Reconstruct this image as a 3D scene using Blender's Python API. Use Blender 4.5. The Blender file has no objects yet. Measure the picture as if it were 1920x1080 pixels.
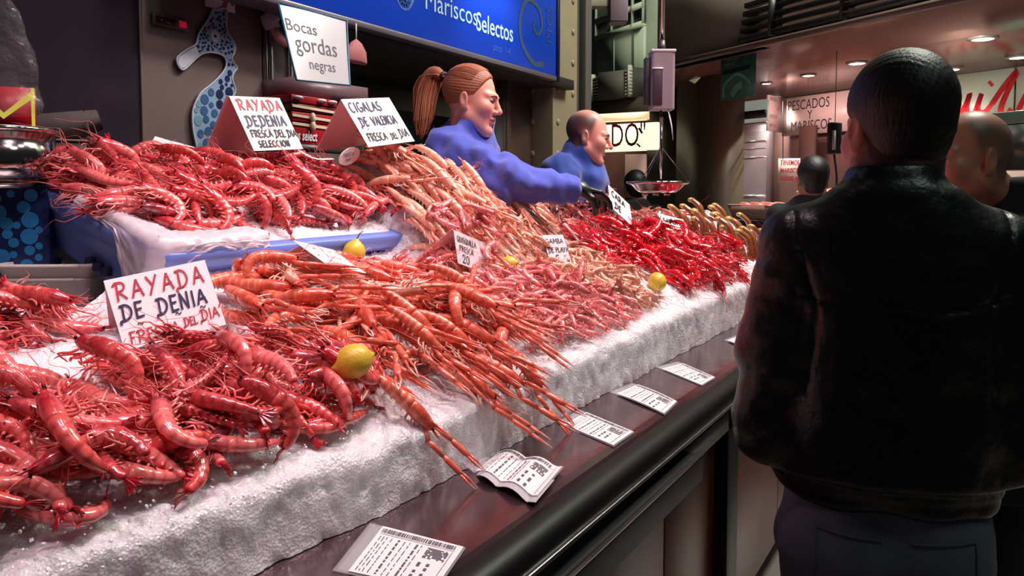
import bpy, math, random
import numpy as np
from mathutils import Vector, Matrix, noise

random.seed(7)
RNG = np.random.default_rng(11)
SC = bpy.context.scene
COL = SC.collection

# ------------------------------------------------------------------ camera, world, lights, exposure
cam_data = bpy.data.cameras.new('camera')
cam = bpy.data.objects.new('camera', cam_data)
COL.objects.link(cam)
cam.location = (0, 0, 1.48)
cam.rotation_euler = (math.radians(90 - 3.4), 0, math.radians(31))
cam_data.sensor_width = 36
cam_data.lens = 36 * 1450 / 1920
cam_data.shift_y = -86 / 1920
cam_data.clip_start = 0.05
SC.camera = cam
SC.view_settings.view_transform = 'Standard'
SC.view_settings.look = 'None'
SC.view_settings.gamma = 1
SC.view_settings.exposure = 0.0

world = bpy.data.worlds.new('world')
SC.world = world
world.use_nodes = True
world.node_tree.nodes['Background'].inputs[0].default_value = (0.62, 0.66, 0.72, 1)
world.node_tree.nodes['Background'].inputs[1].default_value = 0.022


def lamp(name, kind, loc, target, energy, color, size=0.1, angle=70, blend=0.6):
    d = bpy.data.lights.new(name, kind)
    d.energy = energy
    d.color = color
    if kind == 'SPOT':
        d.spot_size = math.radians(angle)
        d.spot_blend = blend
        d.shadow_soft_size = size
    elif kind == 'AREA':
        d.shape = 'DISK'
        d.size = size
    else:
        d.shadow_soft_size = size
    o = bpy.data.objects.new(name, d)
    COL.objects.link(o)
    o.location = loc
    v = Vector(target) - Vector(loc)
    o.rotation_euler = v.to_track_quat('-Z', 'Y').to_euler()
    return o


PINK = (1.0, 0.70, 0.77)
# spotlights of the stall, hung in a row above the display and aimed at the seafood
for i, (y, e) in enumerate([(0.05, 52), (0.75, 58), (1.45, 64), (2.15, 62), (2.85, 56), (3.55, 52), (4.3, 48)]):
    lamp('stall_spot', 'SPOT', (-0.62, y, 2.9), (-1.15, y + 0.05, 1.2), e, PINK, 0.05, 72, 0.8)
# second row further back, washing the vendors and the raised trays
for y in (0.9, 1.9, 2.9, 3.7):
    lamp('back_spot', 'SPOT', (-1.05, y, 3.0), (-1.85, y + 0.05, 1.4), 34, (1.0, 0.76, 0.80), 0.06, 75, 0.8)
# cool lamp inside the fascia, lighting the blue sign from above
lamp('sign_spot', 'SPOT', (-1.80, 3.35, 3.0), (-2.2, 3.42, 2.45), 44, (0.8, 0.88, 1.0), 0.04, 62, 1.0)
lamp('sign_spot', 'SPOT', (-1.45, 2.4, 3.0), (-2.2, 2.5, 2.4), 14, (0.8, 0.88, 1.0), 0.04, 90, 1.0)
# unseen fill lights added above the aisle to brighten the hall
lamp('hall_fill', 'AREA', (0.6, 4.6, 5.6), (0.4, 5.6, 0), 260, (0.95, 1.0, 0.85), 1.2)
lamp('hall_fill', 'AREA', (-0.8, 6.2, 5.2), (-2.0, 9.5, 2.6), 330, (0.95, 1.0, 0.80), 1.0)
lamp('aisle_fill', 'SPOT', (-0.15, 2.6, 4.4), (-2.4, 1.8, 1.7), 120, (1.0, 0.86, 0.84), 0.15, 60, 1.0)  # unseen spot added to lift the steel wall panel
lamp('sign_fill', 'SPOT', (-1.341, 6.619, 2.382), (-1.348, 7.892, 2.259), 60, (1.0, 0.72, 0.68), 0.1, 80, 1.0)  # added fill under the canopy, brightens the pale fish sign
lamp('sign_fill', 'SPOT', (-0.114, 5.252, 2.372), (0.034, 6.737, 2.276), 34, (0.95, 1.0, 0.85), 0.1, 80, 1.0)  # added greenish fill for the red script sign
lamp('hall_fill', 'AREA', (1.4, 1.2, 4.2), (0.2, 1.6, 1.0), 10, (0.75, 1.0, 0.85), 0.8)

lamp('hall_fill', 'SPOT', (-0.3, 2.4, 5.2), (0.6, 6.0, 3.0), 300, (1.0, 0.93, 0.8), 0.3, 50, 0.8)  # added spot with no visible source, brightens the taupe fascia
lamp('recess_fill', 'AREA', (-2.75, 2.9, 2.1), (-3.0, 3.0, 1.2), 3.5, (0.85, 1.0, 0.9), 0.3)  # added dim fill so the recess does not go black

# ------------------------------------------------------------------ materials
def lin(c):
    return tuple(((v / 255) / 12.92 if v / 255 <= 0.04045 else ((v / 255 + 0.055) / 1.055) ** 2.4) for v in c)


MATS = {}


def mat(name, rgb, rough=0.5, metal=0.0, bump=0.0, bscale=60.0, var=0.0, vscale=8.0, emit=0.0, attr=False, coat=0.0,
        sss=0.0, alpha=1.0, trans=0.0, spec=0.5, sssr=(1.0, 0.4, 0.3), rand=0.0, stretch=None, dist=0.01, sheen=0.0):
    """Procedural principled material. rgb is sRGB 0-255."""
    if name in MATS:
        return MATS[name]
    m = bpy.data.materials.new(name)
    MATS[name] = m
    m.use_nodes = True
    nt = m.node_tree
    b = nt.nodes['Principled BSDF']
    col = lin(rgb)
    b.inputs['Roughness'].default_value = rough
    b.inputs['Metallic'].default_value = metal
    b.inputs['Specular IOR Level'].default_value = spec
    if coat:
        b.inputs['Coat Weight'].default_value = coat
        b.inputs['Coat Roughness'].default_value = 0.12
    if sss:
        b.inputs['Subsurface Weight'].default_value = sss
        b.inputs['Subsurface Radius'].default_value = sssr
        b.inputs['Subsurface Scale'].default_value = 0.03 if sss > 0.5 else 0.012
    if trans:
        b.inputs['Transmission Weight'].default_value = trans
    if sheen:
        b.inputs['Sheen Weight'].default_value = sheen
        b.inputs['Sheen Roughness'].default_value = 0.5
    b.inputs['Alpha'].default_value = alpha
    tc = nt.nodes.new('ShaderNodeTexCoord')
    src = tc.outputs['Object']
    if stretch:
        mp = nt.nodes.new('ShaderNodeMapping')
        mp.inputs['Scale'].default_value = stretch
        nt.links.new(src, mp.inputs['Vector'])
        src = mp.outputs['Vector']
    rgbn = nt.nodes.new('ShaderNodeRGB')
    rgbn.outputs[0].default_value = (*col, 1)
    out = rgbn.outputs[0]
    if attr:
        at = nt.nodes.new('ShaderNodeAttribute')
        at.attribute_name = 'col'
        mx = nt.nodes.new('ShaderNodeMix')
        mx.data_type = 'RGBA'
        mx.blend_type = 'MULTIPLY'
        mx.inputs[0].default_value = 1
        nt.links.new(out, mx.inputs[6])
        nt.links.new(at.outputs['Color'], mx.inputs[7])
        out = mx.outputs[2]
    if var or rand:
        nz = nt.nodes.new('ShaderNodeTexNoise')
        nz.inputs['Scale'].default_value = vscale
        nz.inputs['Detail'].default_value = 4
        nt.links.new(src, nz.inputs['Vector'])
        hsv = nt.nodes.new('ShaderNodeHueSaturation')
        mr = nt.nodes.new('ShaderNodeMapRange')
        mr.inputs[1].default_value = 0.25
        mr.inputs[2].default_value = 0.75
        mr.inputs[3].default_value = 1 - var
        mr.inputs[4].default_value = 1 + var
        nt.links.new(nz.outputs[0], mr.inputs[0])
        val = mr.outputs[0]
        if rand:
            oi = nt.nodes.new('ShaderNodeObjectInfo')
            m2 = nt.nodes.new('ShaderNodeMapRange')
            m2.inputs[3].default_value = 1 - rand
            m2.inputs[4].default_value = 1 + rand
            nt.links.new(oi.outputs['Random'], m2.inputs[0])
            mul = nt.nodes.new('ShaderNodeMath')
            mul.operation = 'MULTIPLY'
            nt.links.new(val, mul.inputs[0])
            nt.links.new(m2.outputs[0], mul.inputs[1])
            val = mul.outputs[0]
        nt.links.new(val, hsv.inputs['Value'])
        nt.links.new(out, hsv.inputs['Color'])
        out = hsv.outputs[0]
    nt.links.new(out, b.inputs['Base Color'])
    if emit:
        nt.links.new(out, b.inputs['Emission Color'])
        b.inputs['Emission Strength'].default_value = emit
    if bump:
        nb = nt.nodes.new('ShaderNodeTexNoise')
        nb.inputs['Scale'].default_value = bscale
        nb.inputs['Detail'].default_value = 5
        nt.links.new(src, nb.inputs['Vector'])
        bp = nt.nodes.new('ShaderNodeBump')
        bp.inputs['Strength'].default_value = bump
        bp.inputs['Distance'].default_value = dist
        nt.links.new(nb.outputs[0], bp.inputs['Height'])
        nt.links.new(bp.outputs[0], b.inputs['Normal'])
    return m


def ice_material(name, rgb):
    m = mat(name, rgb, 0.13, sss=0.6, sssr=(1, 0.92, 0.95), spec=0.7, var=0.05, vscale=30)
    nt = m.node_tree
    b = nt.nodes['Principled BSDF']
    tc = nt.nodes.new('ShaderNodeTexCoord')
    v = nt.nodes.new('ShaderNodeTexVoronoi')
    v.inputs['Scale'].default_value = 230
    v2 = nt.nodes.new('ShaderNodeTexVoronoi')
    v2.inputs['Scale'].default_value = 95
    nt.links.new(tc.outputs['Object'], v.inputs['Vector'])
    nt.links.new(tc.outputs['Object'], v2.inputs['Vector'])
    ad = nt.nodes.new('ShaderNodeMath')
    ad.operation = 'ADD'
    nt.links.new(v.outputs['Distance'], ad.inputs[0])
    nt.links.new(v2.outputs['Distance'], ad.inputs[1])
    bp = nt.nodes.new('ShaderNodeBump')
    bp.inputs['Strength'].default_value = 0.65
    bp.inputs['Distance'].default_value = 0.004
    nt.links.new(ad.outputs[0], bp.inputs['Height'])
    nt.links.new(bp.outputs[0], b.inputs['Normal'])
    return m


def mottle(m, rgb, scale, amount):
    """paler flecks over a material's own colour"""
    nt = m.node_tree
    b = nt.nodes['Principled BSDF']
    src = b.inputs['Base Color'].links[0].from_socket
    tc = nt.nodes.new('ShaderNodeTexCoord')
    nz = nt.nodes.new('ShaderNodeTexNoise')
    nz.inputs['Scale'].default_value = scale
    nz.inputs['Detail'].default_value = 6
    nz.inputs['Roughness'].default_value = 0.7
    nt.links.new(tc.outputs['Object'], nz.inputs['Vector'])
    mr = nt.nodes.new('ShaderNodeMapRange')
    mr.inputs[1].default_value = 0.5
    mr.inputs[2].default_value = 0.72
    mr.inputs[3].default_value = 0
    mr.inputs[4].default_value = amount
    nt.links.new(nz.outputs[0], mr.inputs[0])
    mx = nt.nodes.new('ShaderNodeMix')
    mx.data_type = 'RGBA'
    mx.inputs[7].default_value = (*lin(rgb), 1)
    nt.links.new(mr.outputs[0], mx.inputs[0])
    nt.links.new(src, mx.inputs[6])
    nt.links.new(mx.outputs[2], b.inputs['Base Color'])


# ------------------------------------------------------------------ mesh helpers
class MB:
    """collects shapes, then links them as one mesh object"""

    def __init__(self):
        self.v, self.f, self.m, self.c, self.n = [], [], [], [], 0

    def add(self, v, f, mi=0, col=(1, 1, 1)):
        v = np.asarray(v, float)
        k = self.n
        self.v.append(v)
        c = np.asarray(col, float)
        if c.ndim == 1:
            c = np.tile(c, (len(v), 1))
        self.c.append(c)
        for q in f:
            self.f.append([k + i for i in q])
            self.m.append(mi)
        self.n += len(v)
        return self

    def box(self, lo, hi, mi=0, M=None, col=(1, 1, 1)):
        x0, y0, z0 = lo
        x1, y1, z1 = hi
        v = np.array([(x0, y0, z0), (x1, y0, z0), (x1, y1, z0), (x0, y1, z0), (x0, y0, z1), (x1, y0, z1), (x1, y1, z1), (x0, y1, z1)], float)
        if M is not None:
            v = xf(M, v)
        return self.add(v, [(0, 3, 2, 1), (4, 5, 6, 7), (0, 1, 5, 4), (1, 2, 6, 5), (2, 3, 7, 6), (3, 0, 4, 7)], mi, col)

    def tube(self, pts, rad, n=6, mi=0, col=(1, 1, 1), up=(0, 0, 1), caps=True):
        """swept tube; rad: scalar list or list of (side, up) radii; col one colour or one per point"""
        P = np.asarray(pts, float)
        k = len(P)
        R = np.asarray(rad, float)
        if R.ndim == 0:
            R = np.full(k, float(R))
        if R.ndim == 1:
            R = np.stack([R, R], 1)
        T = np.gradient(P, axis=0)
        T /= np.linalg.norm(T, axis=1, keepdims=True) + 1e-12
        u = np.asarray(up, float)
        if abs(u @ T[0]) > 0.95:
            u = np.array([1.0, 0.2, 0.1])
        V = []
        a = np.linspace(0, 2 * math.pi, n, endpoint=False)
        for i in range(k):
            s = np.cross(T[i], u)
            s /= np.linalg.norm(s) + 1e-12
            u = np.cross(s, T[i])
            V.append(P[i] + np.outer(np.cos(a), s) * R[i, 0] + np.outer(np.sin(a), u) * R[i, 1])
        F = []
        for i in range(k - 1):
            for j in range(n):
                j2 = (j + 1) % n
                F.append((i * n + j, i * n + j2, (i + 1) * n + j2, (i + 1) * n + j))
        if caps:
            F.append(tuple(range(n - 1, -1, -1)))
            F.append(tuple((k - 1) * n + j for j in range(n)))
        c = np.asarray(col, float)
        if c.ndim == 2:
            c = np.repeat(c, n, axis=0)
        return self.add(np.concatenate(V), F, mi, c)

    def ball(self, c, r, nu=10, nv=7, mi=0, col=(1, 1, 1), M=None):
        r = np.broadcast_to(np.asarray(r, float), 3)
        V = [(0, 0, 1)]
        for i in range(1, nv):
            t = math.pi * i / nv
            for j in range(nu):
                p = 2 * math.pi * j / nu
                V.append((math.sin(t) * math.cos(p), math.sin(t) * math.sin(p), math.cos(t)))
        V.append((0, 0, -1))
        V = np.array(V) * r
        if M is not None:
            V = xf(M, V)
        V = V + np.asarray(c)
        F = []
        for j in range(nu):
            F.append((0, 1 + j, 1 + (j + 1) % nu))
            for i in range(nv - 2):
                a, b = 1 + i * nu, 1 + (i + 1) * nu
                F.append((a + j, b + j, b + (j + 1) % nu, a + (j + 1) % nu))
            a = 1 + (nv - 2) * nu
            F.append((a + j, len(V) - 1, a + (j + 1) % nu))
        return self.add(V, F, mi, col)

    def prism(self, poly, z0, z1, mi=0, M=None, col=(1, 1, 1)):
        n = len(poly)
        v = np.array([(x, y, z0) for x, y in poly] + [(x, y, z1) for x, y in poly], float)
        if M is not None:
            v = xf(M, v)
        F = [tuple(range(n - 1, -1, -1)), tuple(range(n, 2 * n))]
        for i in range(n):
            j = (i + 1) % n
            F.append((i, j, n + j, n + i))
        return self.add(v, F, mi, col)

    def lathe(self, prof, n=40, mi=0, M=None, col=(1, 1, 1)):
        """prof: list of (r, z), revolved about z"""
        V, F = [], []
        for r, z in prof:
            for j in range(n):
                a = 2 * math.pi * j / n
                V.append((r * math.cos(a), r * math.sin(a), z))
        V = np.array(V)
        if M is not None:
            V = xf(M, V)
        for i in range(len(prof) - 1):
            for j in range(n):
                F.append((i * n + j, i * n + (j + 1) % n, (i + 1) * n + (j + 1) % n, (i + 1) * n + j))
        return self.add(V, F, mi, col)

    def ribbon(self, pts, w, M, off=0.0006, mi=0, col=(1, 1, 1)):
        """a pen stroke: a flat strip of width w along 2-D pts on the plane M (local xy), lifted by off"""
        P = np.asarray(pts, float)
        if len(P) < 2:
            return self
        T = np.gradient(P, axis=0)
        T /= np.linalg.norm(T, axis=1, keepdims=True) + 1e-9
        N = np.stack([-T[:, 1], T[:, 0]], 1)
        A, B = P + N * w / 2, P - N * w / 2
        k = len(P)
        V = np.zeros((2 * k, 3))
        V[:k, :2], V[k:, :2] = A, B
        V[:, 2] = off
        V = xf(M, V)
        return self.add(V, [(i, i + 1, k + i + 1, k + i) if False else (k + i, k + i + 1, i + 1, i) for i in range(k - 1)], mi, col)

    def mesh(self, name, mats, smooth=True, ang=None):
        me = bpy.data.meshes.new(name)
        V = np.concatenate(self.v) if self.v else np.zeros((0, 3))
        me.from_pydata(V.tolist(), [], self.f)
        for m in (mats if isinstance(mats, (list, tuple)) else [mats]):
            me.materials.append(m)
        me.polygons.foreach_set('material_index', self.m)
        me.polygons.foreach_set('use_smooth', [smooth] * len(self.f))
        C = np.concatenate(self.c)
        at = me.color_attributes.new('col', 'FLOAT_COLOR', 'POINT')
        at.data.foreach_set('color', np.concatenate([C, np.ones((len(C), 1))], 1).ravel())
        me.update()
        return me

    def obj(self, name, mats, parent=None, smooth=True, bevel=0.0, seg=2):
        o = bpy.data.objects.new(name, self.mesh(name, mats, smooth))
        COL.objects.link(o)
        o.parent = parent
        if bevel:
            b = o.modifiers.new('bevel', 'BEVEL')
            b.width = bevel
            b.segments = seg
            b.limit_method = 'ANGLE'
            b.angle_limit = math.radians(40)
        return o


def xf(M, v):
    M = np.asarray(M, float)
    return v @ M[:3, :3].T + M[:3, 3]


def frame(o, x, y, z=None):
    """4x4 from origin and axes"""
    M = np.eye(4)
    x = np.asarray(x, float)
    y = np.asarray(y, float)
    x = x / np.linalg.norm(x)
    y = y - x * (x @ y)
    y /= np.linalg.norm(y)
    M[:3, 0], M[:3, 1], M[:3, 2], M[:3, 3] = x, y, np.cross(x, y), o
    return M


def yawm(loc, a):
    c, s = math.cos(a), math.sin(a)
    return np.array([[c, -s, 0, loc[0]], [s, c, 0, loc[1]], [0, 0, 1, loc[2]], [0, 0, 0, 1]], float)


def thing(name, label, cat, loc=(0, 0, 0), group=None):
    o = bpy.data.objects.new(name, None)
    COL.objects.link(o)
    o.location = loc
    o.empty_display_size = 0.05
    return tag(o, label, cat, group)


def tag(o, label, cat, group=None, kind=None):
    o['label'] = label
    o['category'] = cat
    if group:
        o['group'] = group
    if kind:
        o['kind'] = kind
    return o


def struct(o, label=None):
    o['kind'] = 'structure'
    if label:
        o['label'] = label
    return o


def part(mb, name, mats, root, smooth=True, bevel=0.0, label=None):
    """a mesh given in world coordinates becomes a child of root, whose own place is kept"""
    o = mb.obj(name, mats, root, smooth, bevel)
    o.matrix_parent_inverse = Matrix.Translation(-Vector(root.location)) if root.type == 'EMPTY' else Matrix.Identity(4)
    if label:
        o['label'] = label
    return o


def bez(p0, p1, p2, n=8):
    t = np.linspace(0, 1, n)[:, None]
    p0, p1, p2 = map(lambda q: np.asarray(q, float), (p0, p1, p2))
    return (1 - t) ** 2 * p0 + 2 * t * (1 - t) * p1 + t * t * p2


def spline(pts, n=6):
    """Catmull-Rom through pts"""
    P = np.asarray(pts, float)
    Q = np.concatenate([[2 * P[0] - P[1]], P, [2 * P[-1] - P[-2]]])
    out = []
    for i in range(1, len(Q) - 2):
        for t in np.linspace(0, 1, n, endpoint=False):
            a, b, c, d = Q[i - 1], Q[i], Q[i + 1], Q[i + 2]
            out.append(0.5 * (2 * b + (c - a) * t + (2 * a - 5 * b + 4 * c - d) * t * t + (3 * b - a - 3 * c + d) * t ** 3))
    out.append(P[-1])
    return np.array(out)


# ------------------------------------------------------------------ signed-distance modelling (bodies, clothes, hair)
def smin(a, b, k):
    if k <= 0:
        return np.minimum(a, b)
    h = np.maximum(k - np.abs(a - b), 0) / k
    return np.minimum(a, b) - h * h * k * 0.25


def smax(a, b, k):
    return -smin(-a, -b, k)


def s_ell(p, c, r, R=None):
    q = p - np.asarray(c)
    if R is not None:
        q = q @ np.asarray(R)  # unseen pink spot added to brighten the fish boxes
    r = np.asarray(r, float)
    k0 = np.linalg.norm(q / r, axis=-1)
    k1 = np.linalg.norm(q / (r * r), axis=-1) + 1e-9
    return k0 * (k0 - 1) / k1


def s_sph(p, c, r):
    return np.linalg.norm(p - np.asarray(c), axis=-1) - r


def s_cap(p, a, b, ra, rb=None):
    rb = ra if rb is None else rb
    a, b = np.asarray(a, float), np.asarray(b, float)
    ab = b - a
    t = np.clip(((p - a) @ ab) / (ab @ ab), 0, 1)
    return np.linalg.norm(p - a - t[..., None] * ab, axis=-1) - (ra + (rb - ra) * t)


def s_chain(p, pts, rad, k=0.02):
    d = None
    for i in range(len(pts) - 1):
        e = s_cap(p, pts[i], pts[i + 1], rad[i], rad[i + 1])
        d = e if d is None else smin(d, e, k)
    return d


def s_loft(p, rows, e=2.4):
    """rows: (z, cx, cy, rx, ry) from low to high; super-ellipse sections"""
    R = np.array(rows, float)
    z = p[..., 2]
    cx, cy, rx, ry = (np.interp(z, R[:, 0], R[:, i]) for i in (1, 2, 3, 4))
    k = (np.abs((p[..., 0] - cx) / rx) ** e + np.abs((p[..., 1] - cy) / ry) ** e) ** (1 / e)
    d = (k - 1) * np.minimum(rx, ry)
    return smax(smax(d, R[0, 0] - z, 0.02), z - R[-1, 0], 0.03)


EDG = [(0, 1), (2, 3), (4, 5), (6, 7), (0, 2), (1, 3), (4, 6), (5, 7), (0, 4), (1, 5), (2, 6), (3, 7)]


def sdf_mesh(fn, lo, hi, h):
    """surface nets: returns vertices and quads of fn = 0"""
    lo = np.asarray(lo, float)
    n = np.ceil((np.asarray(hi) - lo) / h).astype(int) + 1
    ax = [lo[i] + h * np.arange(n[i]) for i in range(3)]
    V = np.empty(n)
    for i0 in range(0, n[0], 24):
        X = np.stack(np.meshgrid(ax[0][i0:i0 + 24], ax[1], ax[2], indexing='ij'), -1)
        V[i0:i0 + 24] = fn(X.reshape(-1, 3)).reshape(X.shape[:3])
    S = V < 0
    m = n - 1
    C = [V[i:m[0] + i, j:m[1] + j, k:m[2] + k] for i in (0, 1) for j in (0, 1) for k in (0, 1)]
    cnt = sum((c < 0).astype(int) for c in C)
    act = (cnt > 0) & (cnt < 8)
    I = np.argwhere(act)
    D = np.stack([c[act] for c in C], 1)
    corner = np.array([(i, j, k) for i in (0, 1) for j in (0, 1) for k in (0, 1)], float)
    acc, w = np.zeros((len(I), 3)), np.zeros(len(I))
    for a, b in EDG:
        da, db = D[:, a], D[:, b]
        x = (da < 0) != (db < 0)
        t = np.where(x, da / np.where(x, da - db, 1), 0)
        acc += np.where(x[:, None], corner[a] + t[:, None] * (corner[b] - corner[a]), 0)
        w += x
    P = lo + h * (I + acc / w[:, None])
    idx = -np.ones(m, int)
    idx[act] = np.arange(len(I))
    F = []
    for d in range(3):
        u, v = (d + 1) % 3, (d + 2) % 3
        sl = [slice(None)] * 3
        sl[d] = slice(0, m[d])
        sl2 = list(sl)
        sl2[d] = slice(1, m[d] + 1)
        ch = S[tuple(sl)] != S[tuple(sl2)]
        E = np.argwhere(ch)
        E = E[(E[:, u] > 0) & (E[:, v] > 0) & (E[:, u] < m[u]) & (E[:, v] < m[v])]
        inside = S[E[:, 0], E[:, 1], E[:, 2]]
        q = []
        for du, dv in ((0, 0), (-1, 0), (-1, -1), (0, -1)):
            G = E.copy()
            G[:, u] += du
            G[:, v] += dv
            q.append(idx[G[:, 0], G[:, 1], G[:, 2]])
        Q = np.stack(q, 1)
        F.append(np.where(inside[:, None], Q[:, ::1], Q[:, ::-1]))
    return P, np.concatenate(F)


def sdf_obj(name, fn, lo, hi, h, mats, parent=None, M=None, colfn=None):
    P, F = sdf_mesh(fn, lo, hi, h)
    mb = MB()
    c = colfn(P) if colfn else np.ones((len(P), 3))
    mb.v, mb.c, mb.n = [xf(M, P) if M is not None else P], [c], len(P)
    mb.f = F.tolist()
    mb.m = [0] * len(F)
    o = mb.obj(name, mats, None)
    if parent is not None:
        o.parent = parent
        o.matrix_parent_inverse = Matrix.Translation(-Vector(parent.location))
    return o


def text_mesh(body, size, M, mi=0, mb=None, align='LEFT', sx=1.0, shear=0.0, off=0.0, spacing=1.0):
    """lettering in the built-in typeface, laid on plane M, appended to mb"""
    cu = bpy.data.curves.new('t', 'FONT')
    cu.body = body
    cu.size = size
    cu.align_x = align
    cu.shear = shear
    cu.offset = off
    cu.space_character = spacing
    cu.resolution_u = 3
    o = bpy.data.objects.new('t', cu)
    COL.objects.link(o)
    bpy.context.view_layer.update()
    me = bpy.data.meshes.new_from_object(o.evaluated_get(bpy.context.evaluated_depsgraph_get()))
    v = np.array([tuple(x.co) for x in me.vertices]) if me.vertices else np.zeros((0, 3))
    f = [tuple(p.vertices) for p in me.polygons]
    bpy.data.objects.remove(o)
    bpy.data.curves.remove(cu)
    bpy.data.meshes.remove(me)
    mb = mb or MB()
    if len(v):
        v = v * np.array([sx, 1, 1])
        v[:, 2] = 0.0008
        mb.add(xf(M, v), f, mi)
    return mb


def arc(cx, cy, rx, ry, a0, a1, n=9):
    a = np.radians(np.linspace(a0, a1, n))
    return np.stack([cx + rx * np.cos(a), cy + ry * np.sin(a)], 1).tolist()


PEN = {
    'A': (0.72, [[(0, 0), (0.18, 0.5), (0.36, 1)], [(0.36, 1), (0.5, 0.5), (0.7, 0)], [(0.12, 0.36), (0.6, 0.4)]]),
    'B': (0.6, [[(0.05, 0), (0.05, 1)], [(0.05, 1)] + arc(0.25, 0.76, 0.25, 0.24, 80, -80) + [(0.05, 0.5)] + arc(0.28, 0.25, 0.3, 0.25, 80, -90) + [(0.05, 0)]]),
    'C': (0.66, [arc(0.36, 0.5, 0.34, 0.5, 50, 310, 12)]),
    'D': (0.74, [[(0.1, 0), (0.12, 1)], [(-0.1, 0.95)] + arc(0.2, 0.5, 0.45, 0.5, 85, -85, 12) + [(0.0, -0.02)] + arc(-0.05, -0.14, 0.1, 0.12, 90, 270, 6)]),
    'E': (0.56, [[(0.08, 0), (0.08, 1)], [(0.05, 1), (0.5, 1)], [(0.08, 0.52), (0.42, 0.54)], [(0.05, 0), (0.52, 0.03)]]),
    'F': (0.54, [[(0.08, 0), (0.1, 1)], [(0.0, 1), (0.52, 1.02)], [(0.08, 0.52), (0.4, 0.55)]]),
    'G': (0.7, [arc(0.36, 0.5, 0.34, 0.5, 50, 340, 12), [(0.4, 0.42), (0.7, 0.44), (0.68, 0.1)]]),
    'I': (0.26, [[(0.12, 0), (0.13, 1)]]),
    'J': (0.5, [[(0.32, 1), (0.32, 0.2)] + arc(0.16, 0.2, 0.16, 0.3, 0, -160, 6)]),
    'L': (0.52, [[(0.08, 1), (0.06, 0), (0.5, 0.03)]]),
    'M': (0.85, [[(0.02, 0), (0.1, 1), (0.4, 0.3), (0.7, 1), (0.8, 0)]]),
    'N': (0.7, [[(0.06, 0), (0.08, 1), (0.56, 0), (0.6, 1.05)]]),
    'O': (0.74, [arc(0.36, 0.5, 0.33, 0.5, 90, 450, 14)]),
    'P': (0.58, [[(0.08, 0), (0.08, 1)], [(0.0, 1)] + arc(0.25, 0.74, 0.28, 0.26, 90, -90) + [(0.08, 0.46)]]),
    'Q': (0.74, [arc(0.36, 0.5, 0.33, 0.5, 90, 450, 14), [(0.4, 0.2), (0.7, -0.05)]]),
    'R': (0.72, [[(0.1, 0), (0.14, 0.98)], [(-0.1, 0.85), (0.05, 1)] + arc(0.3, 0.76, 0.3, 0.25, 85, -90) + [(0.14, 0.48), (0.4, 0.3), (0.68, 0.02)]]),
    'S': (0.56, [arc(0.28, 0.75, 0.22, 0.25, 40, 260, 8) + arc(0.26, 0.25, 0.24, 0.26, 80, -170, 8)]),
    'T': (0.6, [[(0.3, 0), (0.3, 1)], [(0.0, 1), (0.6, 1)]]),
    'U': (0.68, [[(0.06, 1), (0.06, 0.3)] + arc(0.32, 0.3, 0.26, 0.3, 180, 360, 8) + [(0.58, 1)]]),
    'V': (0.68, [[(0.0, 1), (0.3, 0), (0.66, 1)]]),
    'X': (0.6, [[(0, 0), (0.6, 1)], [(0, 1), (0.6, 0)]]),
    'Y': (0.66, [[(0.0, 1), (0.32, 0.5)], [(0.64, 1.02), (0.1, -0.02)]]),
    'Z': (0.6, [[(0, 1), (0.56, 1), (0.0, 0), (0.58, 0.02)]]),
    '2': (0.56, [arc(0.26, 0.74, 0.24, 0.26, 170, -30, 8) + [(0.0, 0), (0.54, 0.0)]]),
    '0': (0.62, [arc(0.3, 0.5, 0.26, 0.5, 90, 450, 14)]),
    '5': (0.56, [[(0.5, 1), (0.1, 1), (0.06, 0.55)] + arc(0.24, 0.3, 0.26, 0.3, 100, -150, 9)]),
    '~': (0.5, [spline([(0, 0.1), (0.12, 0.22), (0.3, 0.05), (0.46, 0.2)], 4).tolist()]),
    "'": (0.2, [[(0.05, 0.9), (0.15, 1.15)]]),
    ' ': (0.4, []),
}


def pen_text(mb, txt, x, y, h, w, M, mi=0, slant=0.08, gap=0.16, sx=1.0, rise=0.0, col=(1, 1, 1)):
    """hand-lettered marker strokes"""
    for ch in txt:
        adv, strokes = PEN.get(ch, PEN[' '])
        for s in strokes:
            P = np.array(s, float)
            P = np.stack([x + (P[:, 0] * sx + slant * P[:, 1]) * h, y + P[:, 1] * h], 1)
            cuts = [0]
            for i in range(1, len(P) - 1):       # a pen turns sharply: start a new strip there
                a, b = P[i] - P[i - 1], P[i + 1] - P[i]
                if a @ b < 0.5 * np.linalg.norm(a) * np.linalg.norm(b):
                    cuts.append(i)
            cuts.append(len(P) - 1)
            for a, b in zip(cuts[:-1], cuts[1:]):
                Q = P[a:b + 1]
                if len(Q) == 2:
                    e = (Q[1] - Q[0]) / (np.linalg.norm(Q[1] - Q[0]) + 1e-9) * w * 0.3
                    Q = np.array([Q[0] - e, Q.mean(0), Q[1] + e])
                mb.ribbon(Q, w, M, 0.0016 + 0.0003 * random.random(), mi, col)
        x += (adv + gap) * h * sx
        y += rise * h
    return x

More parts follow.
